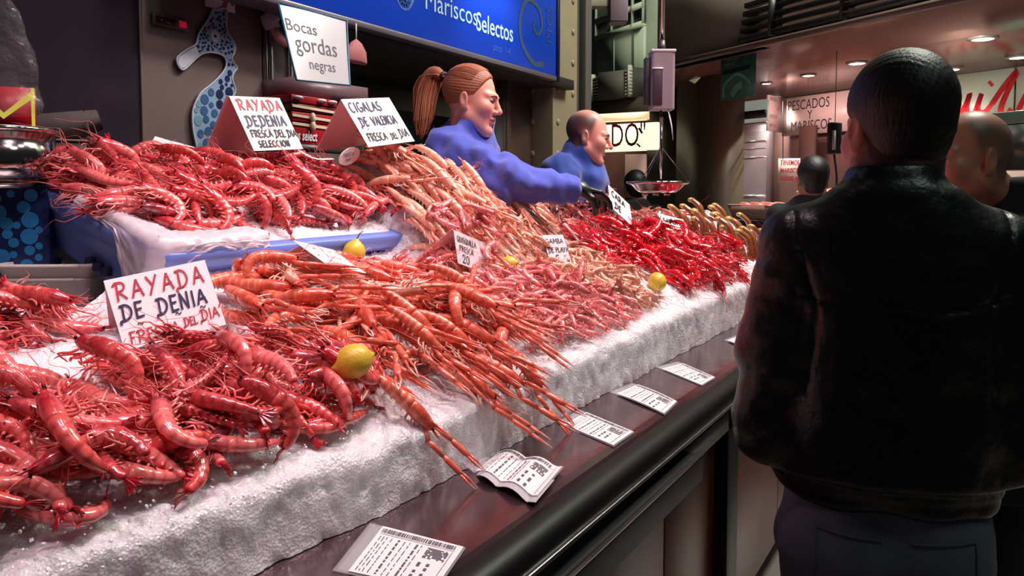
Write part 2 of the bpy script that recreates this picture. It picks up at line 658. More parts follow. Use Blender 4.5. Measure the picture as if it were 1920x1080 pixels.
# ------------------------------------------------------------------ palette
STEEL = mat('brushed_steel', (178, 172, 174), 0.28, 1.0, bump=0.05, bscale=30, stretch=(1, 1, 30), var=0.06)
STEEL_DARK = mat('steel_ledge', (138, 112, 118), 0.17, 0.9, bump=0.16, bscale=9, var=0.18, vscale=7)
PANEL_STEEL = mat('wall_steel', (146, 128, 122), 0.36, 0.45, bump=0.03, bscale=9, var=0.06, vscale=3)
DARK_GLASS = mat('dark_panel', (48, 40, 50), 0.14, 0.0, spec=0.6, var=0.1, vscale=2)
BLACK = mat('black_rubber', (16, 15, 16), 0.5)
BLACK_GLOSS = mat('black_gloss', (11, 10, 11), 0.42, spec=0.3)
BROWN_PANEL = mat('brown_panel', (112, 60, 50), 0.36, var=0.25, vscale=6, bump=0.03, bscale=12)
WHITE = mat('white_card', (240, 236, 238), 0.55)
WHITE_PLASTIC = mat('white_plastic', (225, 222, 220), 0.4)
CARD_BACK = mat('card_reverse', (236, 196, 200), 0.6)
INK_RED = mat('red_ink', (178, 30, 56), 0.5)
INK_BLUE = mat('navy_ink', (30, 20, 70), 0.5)
INK_GREY = mat('grey_print', (92, 84, 96), 0.6)
INK_BLACK = mat('black_print', (30, 28, 32), 0.6)
BLUE_SIGN = mat('blue_sign_face', (14, 66, 196), 0.35, spec=0.5)
NAVY = mat('navy_sign_edge', (20, 22, 60), 0.4)
SIGN_WHITE = mat('sign_lettering', (190, 215, 240), 0.4)
BEIGE = mat('beige_painted_steel', (150, 136, 112), 0.5, var=0.06)
TAUPE = mat('taupe_wall', (120, 105, 92), 0.6, var=0.08)
GREENGREY = mat('green_grey_wall', (118, 124, 108), 0.7, var=0.06)
FLOORM = mat('floor_tile', (150, 138, 134), 0.3, var=0.1, vscale=4)
ICE = ice_material('crushed_ice', (238, 236, 240))
TRAY_BLUE = mat('blue_tray', (112, 136, 212), 0.35, sss=0.1, sssr=(0.3, 0.4, 1))

# ------------------------------------------------------------------ setting
mb = MB().box((-7, -2.5, -0.1), (9, 16, 0.0))
struct(mb.obj('floor', FLOORM), 'pale stone floor of the market aisle')
mb = MB().box((-3.2, -2.0, 0.0), (-1.75, 5.0, 0.2))
struct(mb.obj('floor_platform', FLOORM), 'raised floor behind the display counter')
# wall of the stall behind the vendors: dark glossy bay, steel bay, recess
mb = MB().box((-3.25, -2.0, 0.2), (-3.15, 4.6, 3.4))
struct(mb.obj('wall_back', mat('recess_wall', (66, 58, 56), 0.4, var=0.15, vscale=2)), 'dark wall in the recess behind the vendors')
mb = MB().box((-2.5, -1.0, 0.2), (-2.4, 1.596, 3.4))
struct(mb.obj('wall_left', DARK_GLASS, bevel=0.004), 'dark glossy wall panel left of the steel panel')
mb = MB().box((-2.5, 1.596, 0.2), (-2.4, 2.108, 3.4)).box((-2.404, 1.596 - 0.006, 0.2), (-2.392, 1.596 + 0.006, 3.4))
struct(mb.obj('wall_steel', PANEL_STEEL, bevel=0.003), 'brushed steel wall panel carrying the seahorse')
mb = MB().box((-2.7, 2.113, 0.2), (-2.38, 2.247, 2.7))
mb.tube([(-2.37, 2.129, 0.2), (-2.37, 2.129, 2.7)], 0.012, 10)
mb.tube([(-2.37, 2.230, 0.2), (-2.37, 2.230, 2.7)], 0.012, 10)
struct(mb.obj('trim_1', STEEL, bevel=0.006), 'steel post beside the hanging white sign')
# frame and panel that close the recess at its far end
mb = MB()
ya, yb = 3.903, 4.394
mb.box((-2.6, ya, 0.2), (-2.4, ya + 0.08, 2.2)).box((-2.6, ya + 0.08, 0.2), (-2.45, yb, 2.2))
mb.box((-2.42, ya + 0.02, 0.2), (-2.39, ya + 0.04, 2.2))
struct(mb.obj('trim_2', mat('brown_frame', (74, 56, 50), 0.35), bevel=0.004), 'dark brown frame closing the recess next to the riveted column')
mb = MB().box((-3.15, 2.3, 2.16), (-2.24, 4.5, 2.22))
struct(mb.obj('ceiling', mat('soffit', (34, 30, 30), 0.6)), 'dark soffit above the recess')
# riveted beige column
yc = 4.497
mb = MB()
mb.box((-2.6, yc - 0.17, 0), (-2.3, yc + 0.17, 4.4))
for k in range(18):
    for s in (-0.105, 0.105):
        mb.ball((-2.3, yc + s, 0.35 + k * 0.2), (0.012, 0.022, 0.022), 8, 5)
for k in range(18):
    mb.ball((-2.45, yc - 0.17, 0.35 + k * 0.2), (0.022, 0.012, 0.022), 8, 5)
struct(mb.obj('column_riveted', BEIGE, bevel=0.004), 'beige riveted steel column behind the second vendor')
mb = MB().box((-2.75, yc + 0.19, 0), (-2.35, yc + 0.5, 4.4)).box((-2.36, yc + 0.3, 0), (-2.3, yc + 0.36, 4.4))
struct(mb.obj('column_dark', mat('dark_steel', (92, 86, 84), 0.45), bevel=0.004), 'dark grey steel column right of the riveted one')

# ------------------------------------------------------------------ blue fascia sign
y0, y1 = 1.958, 4.180
zb = 2.2
sg = thing('fascia_sign', 'long blue illuminated shop sign with a seahorse above the vendors', 'sign', (-2.3, (y0 + y1) / 2, zb))
mb = MB().box((-2.3, y0 - 0.3, zb), (-2.2, y1, zb + 0.46))
part(mb, 'sign_face', BLUE_SIGN, sg, bevel=0.006)
mb = MB().box((-2.32, y0 - 0.3, zb - 0.028), (-2.19, y1 - 0.01, zb - 0.001)).box((-2.32, y0 - 0.3, zb + 0.461), (-2.19, y1, zb + 0.5))
part(mb, 'sign_frame', mat('sign_rail', (150, 140, 150), 0.35, 0.7), sg, bevel=0.004)
mb = MB().box((-2.31, y1 + 0.001, zb - 0.03), (-2.19, y1 + 0.035, zb + 0.5))
part(mb, 'end_cap', NAVY, sg, bevel=0.008)


def onY(y, z, x=-2.1985):
    return frame((x, y, z), (0, 1, 0), (0, 0, 1))


mb = text_mesh('Mariscos', 0.132, onY(2.879, zb + 0.140), sx=0.94)
part(mb, 'lettering', SIGN_WHITE, sg, smooth=False)
mb = text_mesh('Selectos', 0.132, onY(3.305, zb + 0.120), sx=0.83, off=0.0015)
part(mb, 'lettering', SIGN_WHITE, sg, smooth=False)
mb = text_mesh('ptos. 1-4', 0.055, onY(3.466, zb + 0.045), sx=0.9)
part(mb, 'lettering', mat('small_lettering', (60, 100, 190), 0.5), sg, smooth=False)
# big rounded letter cut off by the top of the picture
mb = MB()
yl = 2.497
mb.ribbon(spline([(-0.12, 0.45), (-0.14, 0.38), (-0.05, 0.34), (0.10, 0.33)], 5), 0.032, onY(yl, zb))
part(mb, 'lettering', SIGN_WHITE, sg, smooth=False)
# seahorse tail on the sign: curled band with bubbles
ys = 2.761
mb = MB()
tail = spline([(0.06, 0.44), (0.055, 0.36), (0.045, 0.28), (0.03, 0.2), (-0.005, 0.13), (-0.05, 0.13), (-0.07, 0.18), (-0.05, 0.23), (-0.02, 0.22), (-0.02, 0.18)], 6)
W = np.interp(np.linspace(0, 1, len(tail)), [0, 0.3, 0.7, 1], [0.075, 0.055, 0.03, 0.014])
for i in range(len(tail) - 1):
    mb.ribbon(tail[i:i + 2], W[i], onY(ys, zb))
part(mb, 'seahorse_emblem', mat('emblem_blue', (96, 140, 205), 0.4), sg, smooth=False)
mb = MB()
for i in range(2, len(tail) - 4, 2):
    mb.prism(np.array(arc(tail[i][0], tail[i][1], W[i] * 0.3, W[i] * 0.3, 0, 330, 9)), 0.0012, 0.0016, 0, onY(ys, zb))
part(mb, 'emblem_bubble', mat('emblem_dot', (30, 70, 160), 0.4), sg, smooth=False)
# large ring emblem by the right end
yr = 3.898
mb = MB()
ring = spline([(0.12, 0.05), (0.0, 0.04), (-0.13, 0.13), (-0.15, 0.27), (-0.07, 0.38), (0.06, 0.36), (0.1, 0.27), (0.05, 0.21), (0.0, 0.24), (0.015, 0.28)], 6)
for i in range(len(ring) - 1):
    mb.ribbon(ring[i:i + 2], 0.034 * (1 - 0.5 * i / len(ring)), onY(yr, zb))
text_mesh('PTOS', 0.09, frame((-2.1985, yr + 0.22, zb + 0.18), (0, 0, 1), (0, -1, 0)), 0, mb)
part(mb, 'ring_emblem', mat('emblem_shaded', (60, 82, 120), 0.45), sg, smooth=False)  # darker tone carries the shade at the sign's right end

# ------------------------------------------------------------------ display counter
ct = thing('display_counter', 'long steel fishmonger counter carrying the seafood display on crushed ice', 'counter', (-1.1, 1.6, 0))
YA, YB = -0.6, 4.95
mb = MB()
prof = [(-1.5, 0.93), (-0.83, 0.95), (-0.655, 0.95), (-0.635, 0.948), (-0.622, 0.935)]
for (a, b), (c, d) in zip(prof[:-1], prof[1:]):
    mb.add([(a, YA, b), (c, YA, d), (c, YB, d), (a, YB, b)], [(0, 1, 2, 3)])
part(mb, 'steel_ledge', STEEL_DARK, ct)
mb = MB()
pr = [(-0.625, 0.945), (-0.60, 0.946), (-0.578, 0.935), (-0.57, 0.915), (-0.575, 0.893), (-0.60, 0.88), (-0.64, 0.88)]
v = [(a, y, b) for y in (YA, YB) for a, b in pr]
n = len(pr)
mb.add(v, [(i, i + 1, n + i + 1, n + i) for i in range(n - 1)][::1])
part(mb, 'bumper_rail', BLACK_GLOSS, ct)
mb = MB().box((-0.578, YA, 0.895), (-0.566, YB, 0.903))
part(mb, 'rail_highlight', STEEL, ct, bevel=0.002)  # bright strip stands in for the highlight along the bumper
mb = MB().box((-0.66, YA, 0.80), (-0.60, YB, 0.885))
part(mb, 'recess_strip', BLACK_GLOSS, ct)
mb = MB().box((-0.60, -0.3, 0.80), (-0.545, 1.80, 0.862))
part(mb, 'drawer_handle', BLACK, ct, bevel=0.004)
mb = MB().box((-0.552, -0.3, 0.863), (-0.543, 1.80, 0.868))
part(mb, 'handle_edge', STEEL, ct)
ys_ = [-0.6, 0.45, 1.14, 1.80, 2.30, 3.1, 4.0, 4.95]
for a, b in zip(ys_[:-1], ys_[1:]):
    mb = MB().box((-0.72, a + 0.004, 0.12), (-0.64, b - 0.004, 0.85))
    part(mb, 'front_panel', BROWN_PANEL, ct, bevel=0.003)
mb = MB().box((-0.66, 2.22, 0.0), (-0.60, 2.34, 0.88))
part(mb, 'upright', BLACK_GLOSS, ct, bevel=0.004)
mb = MB().box((-1.45, YA, 0), (-0.75, YB, 0.12))
part(mb, 'plinth', BLACK, ct)
mb = MB().box((-1.5, YA, 0.1), (-0.74, YB, 0.92))
part(mb, 'cabinet_body', STEEL, ct)
mb = MB().box((-1.98, YA, 0.2), (-1.46, 1.75, 1.19)).box((-1.99, YA, 1.19), (-1.46, 1.76, 1.215))
part(mb, 'back_shelf', STEEL, ct, bevel=0.006)


# ------------------------------------------------------------------ crushed ice bed
def bed(X, Y):
    X, Y = np.asarray(X, float), np.asarray(Y, float)
    t = -X - 0.84
    z = 1.07 + 0.035 * np.clip((Y - 1.2) / 1.8, 0, 1) + 0.46 * np.clip(t, -0.05, 0.62)
    w = np.clip((Y - 1.70) / 0.08, 0, 1) * np.clip((2.95 - Y) / 0.9, 0, 1)
    z = z + w * np.clip(-X - 1.22, 0, 0.4) * 0.62
    # hollow in front of the tray
    h = np.clip((1.76 - Y) / 0.08, 0, 1) * np.clip((Y - 0.86) / 0.08, 0, 1) * np.clip((-X - 1.10) / 0.2, 0, 1)
    g = np.clip((1.08 - Y) / 0.08, 0, 1) * np.clip((-X - 0.92) / 0.10, 0, 1) * np.clip((X + 1.32) / 0.10, 0, 1)
    q = np.clip((0.88 - Y) / 0.08, 0, 1) * np.clip((-X - 1.25) / 0.08, 0, 1)
    return z - h * 0.03 - g * 0.028 - q * 0.055


def wob(x, y, s):
    return noise.noise(Vector((x * s, y * s, 3.1))) 


YI = np.arange(0.10, 4.85, 0.007)
cross = []
for k in range(13):
    cross.append(('f', k / 12))
for k in range(1, 96):
    cross.append(('t', k / 95))
V = []
for y in YI:
    xf0 = -0.835 - 0.05 * max(0, (1.0 - y) / 0.9) + 0.010 * wob(y, 0.0, 6) + 0.006 * wob(y, 9, 18)
    ztop = float(bed(-0.86, y)) + 0.008 * wob(y, 4, 9)
    xb = -1.47 if y < 0.80 else -1.40 if y < 0.93 else -1.45 if y < 1.72 else (-1.60 if y < 2.5 else -1.55)
    for kind, t in cross:
        if kind == 'f':
            x = xf0 - 0.012 * (1 - t) * 0 - 0.055 * max(0, t - 0.62) ** 2 / 0.1444
            z = 0.951 + (ztop - 0.951) * (1 - (1 - t) ** 1.6)
        else:
            x = xf0 - 0.055 + (xb - xf0 + 0.055) * t
            z = float(bed(x, y)) + (ztop - float(bed(xf0 - 0.055, y))) * max(0, 1 - t * 6)
        d = 0.006 * noise.noise(Vector((x * 38, y * 38, z * 38))) + 0.004 * noise.noise(Vector((x * 95, y * 95, z * 95)))
        V.append((x + d, y, z + d * (1.0 if t > 0.02 else 0)))
nc = len(cross)
mb = MB()
F = [(i * nc + j, i * nc + j + 1, (i + 1) * nc + j + 1, (i + 1) * nc + j) for i in range(len(YI) - 1) for j in range(nc - 1)]
V = np.array(V)
k0, k1 = len(V), 0
mb.add(V, [q[::-1] for q in F])
bot = V.copy()
ib = mb.obj('crushed_ice', ICE)
tag(ib, 'long sloping bed of crushed ice spilling along the counter ledge', 'ice', kind='stuff')
# loose grains on the shoulder of the bed
mb = MB()
for k in range(2200):
    y = random.uniform(0.2, 4.5)
    x = -0.84 - abs(random.gauss(0, 0.09))
    s = random.uniform(0.0008, 0.0022)
    z = float(bed(x, y)) - (0.012 if x > -0.87 else 0)
    R = Matrix.Rotation(random.random() * 6, 4, Vector((random.random(), random.random(), 1)).normalized())
    R.translation = (x, y, z)
    mb.box((-s, -s * 0.8, -s * 0.7), (s, s * 0.8, s * 0.7), 0, np.array(R))
tag(mb.obj('ice_grains', mat('ice_grain', (245, 244, 248), 0.08, spec=0.8), smooth=False),
    'loose ice crystals glinting on the shoulder of the ice bed', 'ice', kind='stuff')

# ------------------------------------------------------------------ blue fish tray on the upper tier
TL, TW, TH = 0.80, 0.475, 0.135
a = np.array([-1.40, 0.955, 1.362])
b = np.array([-1.40, 1.752, 1.372])
c = np.array([-1.85, 0.925, 1.515])
TM = frame(a, b - a, c - a)          # local x along the counter, y up the slope, z out of the tray
tr = thing('fish_tray', 'blue plastic fish tray tilted on the upper tier full of red prawns', 'tray', tuple((a + b) / 2))


def rring(x0, y0, x1, y1, r, z, n=5):
    P = []
    for cx, cy, s in ((x1 - r, y0 + r, -90), (x1 - r, y1 - r, 0), (x0 + r, y1 - r, 90), (x0 + r, y0 + r, 180)):
        for q in np.radians(np.linspace(s, s + 90, n)):
            P.append((cx + r * math.cos(q), cy + r * math.sin(q), z))
    return P


def loft_rings(rings, mi=0, closed=True):
    mb = MB()
    n = len(rings[0])
    F = []
    for i in range(len(rings) - 1):
        for j in range(n):
            F.append((i * n + j, i * n + (j + 1) % n, (i + 1) * n + (j + 1) % n, (i + 1) * n + j))
    F.append(tuple(range(n - 1, -1, -1)))
    k = len(rings) - 1
    F.append(tuple(k * n + j for j in range(n)))
    return mb, [p for r in rings for p in r], F


ins = 0.03
rings = [rring(ins, ins, TL - ins, TW - ins, 0.03, -TH), rring(0.014, 0.014, TL - 0.014, TW - 0.014, 0.035, -0.04),
         rring(0.016, 0.016, TL - 0.016, TW - 0.016, 0.035, -0.004), rring(0.03, 0.03, TL - 0.03, TW - 0.03, 0.03, -0.004),
         rring(ins + 0.01, ins + 0.01, TL - ins - 0.01, TW - ins - 0.01, 0.028, -TH + 0.012)]
mb, V, F = loft_rings(rings)
mb.add(xf(TM, np.array(V)), F)
part(mb, 'tray_wall', TRAY_BLUE, tr)
rings = [rring(0.014, 0.014, TL - 0.014, TW - 0.014, 0.035, -0.038), rring(0, 0, TL, TW, 0.04, -0.036), rring(-0.002, -0.002, TL + 0.002, TW + 0.002, 0.042, -0.004),
         rring(0.002, 0.002, TL - 0.002, TW - 0.002, 0.04, 0.0), rring(0.028, 0.028, TL - 0.028, TW - 0.028, 0.03, 0.0), rring(0.03, 0.03, TL - 0.03, TW - 0.03, 0.03, -0.006)]
mb, V, F = loft_rings(rings)
F = F[:-2]
mb.add(xf(TM, np.array(V)), F)
part(mb, 'tray_rim', TRAY_BLUE, tr)
for k in range(3):
    mb = MB().box((0.005, 0.17 + k * 0.03, -0.115), (0.03, 0.182 + k * 0.03, -0.098), 0, TM)
    part(mb, 'drain_hole', mat('slot_dark', (30, 34, 70), 0.6), tr)
mb = MB().box((0.655, 0.010, -0.075), (0.735, 0.03, -0.05), 0, TM)
part(mb, 'hand_slot', mat('slot_dark', (30, 34, 70), 0.6), tr, bevel=0.006)
for x in (0.1, 0.25, 0.4, 0.55):
    mb = MB().box((x, 0.012, -0.125), (x + 0.008, 0.03, -0.05), 0, TM)
    part(mb, 'rib', TRAY_BLUE, tr)


def trayz(x, y):
    """bulge of the fill in tray coordinates"""
    return -0.012 + 0.025 * math.sin(math.pi * min(1, max(0, y / TW))) + 0.02 * (y / TW)


n1, n2 = 150, 90
V, F = [], []
for i in range(n1):
    for j in range(n2):
        x = 0.034 + (TL - 0.068) * i / (n1 - 1)
        y = 0.034 + (TW - 0.068) * j / (n2 - 1)
        z = trayz(x, y) + 0.006 * noise.noise(Vector((x * 40, y * 40, 0))) + 0.004 * noise.noise(Vector((x * 110, y * 110, 5)))
        V.append((x, y, z if 0 < i < n1 - 1 and 0 < j < n2 - 1 else -0.03))
F = [(i * n2 + j, (i + 1) * n2 + j, (i + 1) * n2 + j + 1, i * n2 + j + 1) for i in range(n1 - 1) for j in range(n2 - 1)]
mb = MB().add(xf(TM, np.array(V)), F)
tag(mb.obj('tray_ice', ICE), 'crushed ice filling the blue tray', 'ice', kind='stuff')

# crumpled translucent liner over the near corner of the tray
V, F = [], []
n1, n2 = 60, 40
for i in range(n1):
    for j in range(n2):
        u, w = i / (n1 - 1), j / (n2 - 1)
        # u runs along the rim from the left side round to the front, w from inside to the overhang
        if u < 0.45:
            base = np.array([0.012, 0.30 - 0.62 * u, 0.012])
            outw = np.array([-1, -0.1, 0])
        else:
            base = np.array([0.012 + 0.50 * (u - 0.45), 0.018, 0.012])
            outw = np.array([-0.05, -1, 0])
        if w < 0.6:
            p = base - outw * (0.6 - w) * 0.13 + np.array([0, 0, 0.016 - 0.03 * abs(w - 0.55)])
        else:
            k = (w - 0.6) / 0.4
            ln = 0.02 + 0.11 * max(0, math.sin((u - 0.25) * 9)) * (u > 0.25) * (u < 0.6) + 0.02 * noise.noise(Vector((u * 9, 0, 1)))
            p = base + outw * (0.012 + 0.006 * k) + np.array([0, 0, 0.006 - ln * k])
        cr = 0.007 * noise.noise(Vector((u * 18, w * 11, 2))) + 0.004 * noise.noise(Vector((u * 45, w * 25, 7)))
        V.append(p + np.array([0, 0, abs(cr)]) + outw * abs(cr) * (w > 0.6))
F = [(i * n2 + j, (i + 1) * n2 + j, (i + 1) * n2 + j + 1, i * n2 + j + 1) for i in range(n1 - 1) for j in range(n2 - 1)]
mb = MB().add(xf(TM, np.array(V)), F)
tag(mb.obj('plastic_liner', mat('thin_plastic', (235, 225, 232), 0.25, alpha=0.72, spec=0.6)), 'crumpled white plastic liner over the near corner of the blue tray', 'plastic sheet')

# ------------------------------------------------------------------ seafood: builders
SHELL = mat('prawn_shell', (255, 255, 255), 0.2, attr=True, var=0.22, vscale=70, rand=0.18, bump=0.15, bscale=220, dist=0.002, coat=0.6, sss=0.12, sssr=(1, 0.25, 0.15))
SHELL_ROUGH = mat('langoustine_shell', (255, 255, 255), 0.24, attr=True, var=0.22, vscale=60, rand=0.12, bump=0.25, bscale=260, dist=0.002, coat=0.4, sss=0.12, sssr=(1, 0.3, 0.2))
SHELL_RED = mat('scarlet_shell', (255, 255, 255), 0.18, attr=True, var=0.25, vscale=60, rand=0.18, bump=0.15, bscale=220, dist=0.002, coat=0.6)
mottle(SHELL, (250, 176, 172), 85, 0.42)
mottle(SHELL_ROUGH, (252, 200, 184), 70, 0.35)
EYE = mat('black_eye', (12, 8, 10), 0.1)


def C(*rgb):
    return np.array(lin(rgb))


def crustacean(L, curl, rng, pal, fat=0.088, carl=0.36, lat=0.82, claws=0, claw_len=0.0, legs=5, ant=1.0, detail=1.0, one_mesh=False,
               rostrum=0.16, claw_pal=None, eye=True, SHELL=SHELL):
    """parts of one prawn or langoustine, head towards +x, back towards +z.
    pal: dict head, body, band, tail, leg, ant colours. Returns list of (name, mesh) and rest samples (points, radii)."""
    nr = max(6, int(10 * detail))
    r0 = fat * L
    lc = carl * L
    la = L * (1 - carl) * 0.80
    parts = []
    mb = MB()
    j = lambda a: rng.normal(0, a)
    # carapace
    k = max(6, int(11 * detail))
    t = np.linspace(0, 1, k)
    rad = r0 * np.interp(t, [0, 0.12, 0.45, 0.8, 0.95, 1], [0.93, 1.06, 1.08, 0.80, 0.52, 0.2])
    P = np.stack([lc * t, 0 * t, 0.10 * r0 - 0.28 * r0 * t ** 2], 1)
    wq = np.clip(1 - t / 0.5, 0, 1)[:, None] * 0.75
    cc = np.array([pal['head'] * (1 - 0.2 * (1 - abs(2 * q - 1))) for q in t]) * (1 - wq) + pal['body'] * wq
    mb.tube(P, np.stack([rad * lat, rad], 1), nr, 0, cc)
    # rostrum
    rl = rostrum * L
    R = bez((lc * 0.72, 0, r0 * 0.55), (lc * 1.0, 0, r0 * 0.62), (lc + rl, 0, r0 * (0.95 + j(0.2))), 6)
    mb.tube(R, np.stack([np.linspace(0.10, 0.03, 6) * r0, np.linspace(0.30, 0.04, 6) * r0], 1), 5, 0, pal['head'] * 0.9)
    # antennal scales
    for s in (-1, 1):
        Q = bez((lc * 0.9, s * r0 * 0.3, 0), (lc * 1.08, s * r0 * 0.42, 0.02 * r0), (lc * 1.28, s * r0 * (0.5 + j(0.1)), -0.1 * r0), 5)
        mb.tube(Q, np.stack([np.array([0.1, 0.24, 0.26, 0.2, 0.03]) * r0, np.full(5, 0.05) * r0], 1), 6, 0, pal['tail'])
    car = mb
    # abdomen
    mb = MB()
    seg, per = 6, max(3, int(4 * detail))
    S, RR, CC = [], [], []
    for i in range(seg):
        for q in range(per):
            f = q / per
            s = (i + f) / seg
            S.append(s)
            RR.append(r0 * (1.0 - 0.50 * s ** 1.25) * (0.92 + 0.14 * math.sin(math.pi * (0.18 + 0.72 * f))))
            edge = max(0, f - 0.45) / 0.5
            CC.append(pal['body'] * (1 - edge) + pal['band'] * edge if i < seg - 1 else pal['body'] * 0.5 + pal['tail'] * 0.5)
    S.append(1.0)
    RR.append(r0 * 0.38)
    CC.append(pal['tail'])
    S, RR, CC = np.array(S), np.array(RR), np.array(CC)
    fine = np.linspace(0, 1, 60)
    phi = curl * np.interp(fine, [0, 0.15, 0.85, 1], [0, 0.05, 0.9, 1.0])
    dx, dz = -np.cos(phi) * la / 59, -np.sin(phi) * la / 59
    X, Z = np.concatenate([[0], np.cumsum(dx)[:-1]]), np.concatenate([[0], np.cumsum(dz)[:-1]])
    P = np.stack([np.interp(S, fine, X), 0 * S, np.interp(S, fine, Z) + 0.1 * r0 * (1 - S)], 1)
    P[0, 0] += 0.15 * r0
    mb.tube(P, np.stack([RR * lat, RR], 1), nr, 0, CC, up=(0, 0, 1))
    # swimmerets
    for i in range(5):
        s = (i + 0.5) / seg
        ph = np.interp(s, fine, phi)
        p = np.array([np.interp(s, fine, X), 0, np.interp(s, fine, Z)])
        nrm = np.array([math.sin(ph), 0, -math.cos(ph)])
        tg = np.array([-math.cos(ph), 0, -math.sin(ph)])
        for sd in (-1, 1):
            a0 = p + nrm * r0 * 0.75 * (1 - 0.4 * s) + np.array([0, sd * r0 * 0.35, 0])
            e = a0 + nrm * r0 * (0.55 + j(0.08)) - tg * r0 * (0.25 + j(0.15))
            mb.tube([a0 - nrm * r0 * 0.3, (a0 + e) / 2, e], np.array([[0.10, 0.16], [0.12, 0.2], [0.03, 0.08]]) * r0, 5, 0, pal['leg'])
    abd = mb
    # tail fan
    mb = MB()
    e, ph = P[-1], phi[-1]
    tg = np.array([-math.cos(ph), 0, -math.sin(ph)])
    up = np.array([-math.sin(ph), 0, math.cos(ph)])
    tl = L - lc - la + 0.02 * L
    open_ = 0.35 + 0.5 * rng.random()
    for q, (w, ln) in zip((-1, -0.5, 0, 0.5, 1), ((0.24, 1.0), (0.26, 1.05), (0.17, 0.85), (0.26, 1.05), (0.24, 1.0))):
        d = tg * math.cos(q * open_) + np.array([0, 1, 0]) * math.sin(q * open_)
        A = [e + d * tl * ln * x + up * r0 * (0.05 - 0.12 * abs(q) + 0.1 * x * x) for x in (0, 0.3, 0.65, 0.9, 1.0)]
        wd = np.array([0.10, w * 0.8, w, w * 0.7, 0.05]) * tl * 0.9
        mb.tube(A, np.stack([wd * 0.62, np.array([0.14, 0.10, 0.07, 0.05, 0.03]) * r0], 1), 6, 0, np.array([pal['tail'] * m for m in (1, 0.9, 0.85, 0.7, 0.6)]), up=up)
    fan = mb
    # legs
    lg = []
    for i in range(legs):
        x = lc * (0.15 + 0.15 * i)
        for sd in (-1, 1):
            m = MB()
            a0 = np.array([x, sd * r0 * 0.45, -r0 * 0.6])
            b0 = a0 + np.array([r0 * (0.5 + j(0.35)), sd * r0 * (0.55 + j(0.3)), -r0 * (0.55 + abs(j(0.2)))])
            c0 = b0 + np.array([r0 * (1.0 + j(0.6)), sd * r0 * j(0.4), -r0 * (0.5 + j(0.3))])
            d0 = c0 + np.array([r0 * (0.4 + j(0.5)), sd * r0 * j(0.3), -r0 * (0.5 + j(0.3))])
            m.tube(spline([a0, b0, c0, d0], 2), np.array([0.16, 0.155, 0.145, 0.13, 0.11, 0.09, 0.05]) * r0, 5, 0, pal['leg'])
            lg.append(m)
    # antennae
    an = []
    for sd in (-1, 1):
        m = MB()
        l = L * ant * (0.8 + 0.4 * rng.random())
        d1, d2 = j(0.3), j(0.5)
        Q = spline([(lc * 0.93, sd * r0 * 0.2, 0), (lc + l * 0.22, sd * (r0 * 0.5 + l * 0.06), l * (0.05 + 0.1 * j(1))),
                    (lc + l * (0.5 + 0.1 * d1), sd * l * 0.16 + l * 0.1 * d1, l * (0.06 + 0.12 * d2)),
                    (lc + l * (0.62 + 0.3 * d2), sd * l * 0.28 + l * 0.25 * d2, l * 0.02 * d1)], 5)
        m.tube(Q, np.linspace(0.055, 0.024, len(Q)) * r0, 4, 0, pal['ant'])
        m.tube([(lc * 0.93, sd * r0 * 0.12, r0 * 0.1), (lc + L * 0.1, sd * r0 * 0.25, r0 * (0.5 + j(0.2))), (lc + L * 0.2, sd * r0 * (0.5 + j(0.3)), r0 * (0.7 + j(0.4)))],
               [0.05 * r0, 0.035 * r0, 0.02 * r0], 4, 0, pal['ant'])
        an.append(m)
    # claws
    cl = []
    for sd in ((-1, 1) if claws else ()):
        m = MB()
        h = claw_len * L
        cpal = pal['leg'] if claw_pal is None else claw_pal
        sp = 0.10 + 0.12 * rng.random()
        a0 = np.array([lc * 0.78, sd * r0 * 0.5, -r0 * 0.5])
        b0 = a0 + np.array([h * 0.14, sd * h * 0.10, -h * 0.03])
        dirv = np.array([1, sd * sp * (0.2 + rng.random()) - sd * 0.06, j(0.06)])
        dirv /= np.linalg.norm(dirv)
        c0 = b0 + dirv * h * 0.28
        d0 = c0 + dirv * h * 0.34
        e0 = d0 + dirv * h * 0.34
        w = 0.034 * h * claws
        m.tube([a0, b0], [w * 0.8, w], 7, 0, cpal)
        m.tube([b0, b0 + dirv * h * 0.1, c0], [w * 0.9, w * 1.15, w * 0.95], 7, 0, cpal)
        m.tube([c0, c0 + dirv * h * 0.07, d0 - dirv * h * 0.08, d0], np.array([[0.8, 0.7], [1.35, 1.0], [1.45, 1.05], [1.0, 0.8]]) * w, 8, 0, np.array([cpal, cpal, cpal * 0.95, cpal * 0.9]))
        lat_ = np.array([-dirv[1], dirv[0], 0])
        for q in (-1, 1):
            B = d0 - dirv * h * 0.02 + lat_ * q * w * 0.55
            m.tube([B, B + dirv * h * 0.16 + lat_ * q * w * 0.5, e0 + lat_ * q * w * 0.18], [w * 0.6, w * 0.48, w * 0.14], 6, 0, np.array([cpal * 0.95, cpal * 1.05, pal['tip']]))
        for q in range(6):
            m.ball(b0 + dirv * h * (0.05 + 0.1 * q) + lat_ * sd * w * 1.1, w * 0.28, 5, 4, 0, cpal * 1.1)
        cl.append(m)
    ey = []
    if eye:
        for sd in (-1, 1):
            m = MB().ball((lc * 0.97, sd * r0 * 0.42, r0 * 0.2), r0 * 0.17, 8, 6)
            ey.append(m)
    # sample balls used to rest the animal on the pile
    samp = [((lc * 0.25, 0, 0), r0), ((lc * 0.75, 0, 0), r0 * 0.85)]
    for s in (0.15, 0.4, 0.65, 0.9):
        samp.append(((np.interp(s, fine, X), 0, np.interp(s, fine, Z)), r0 * (1 - 0.5 * s)))
    samp.append((tuple(e + tg * tl * 0.6), r0 * 0.15))
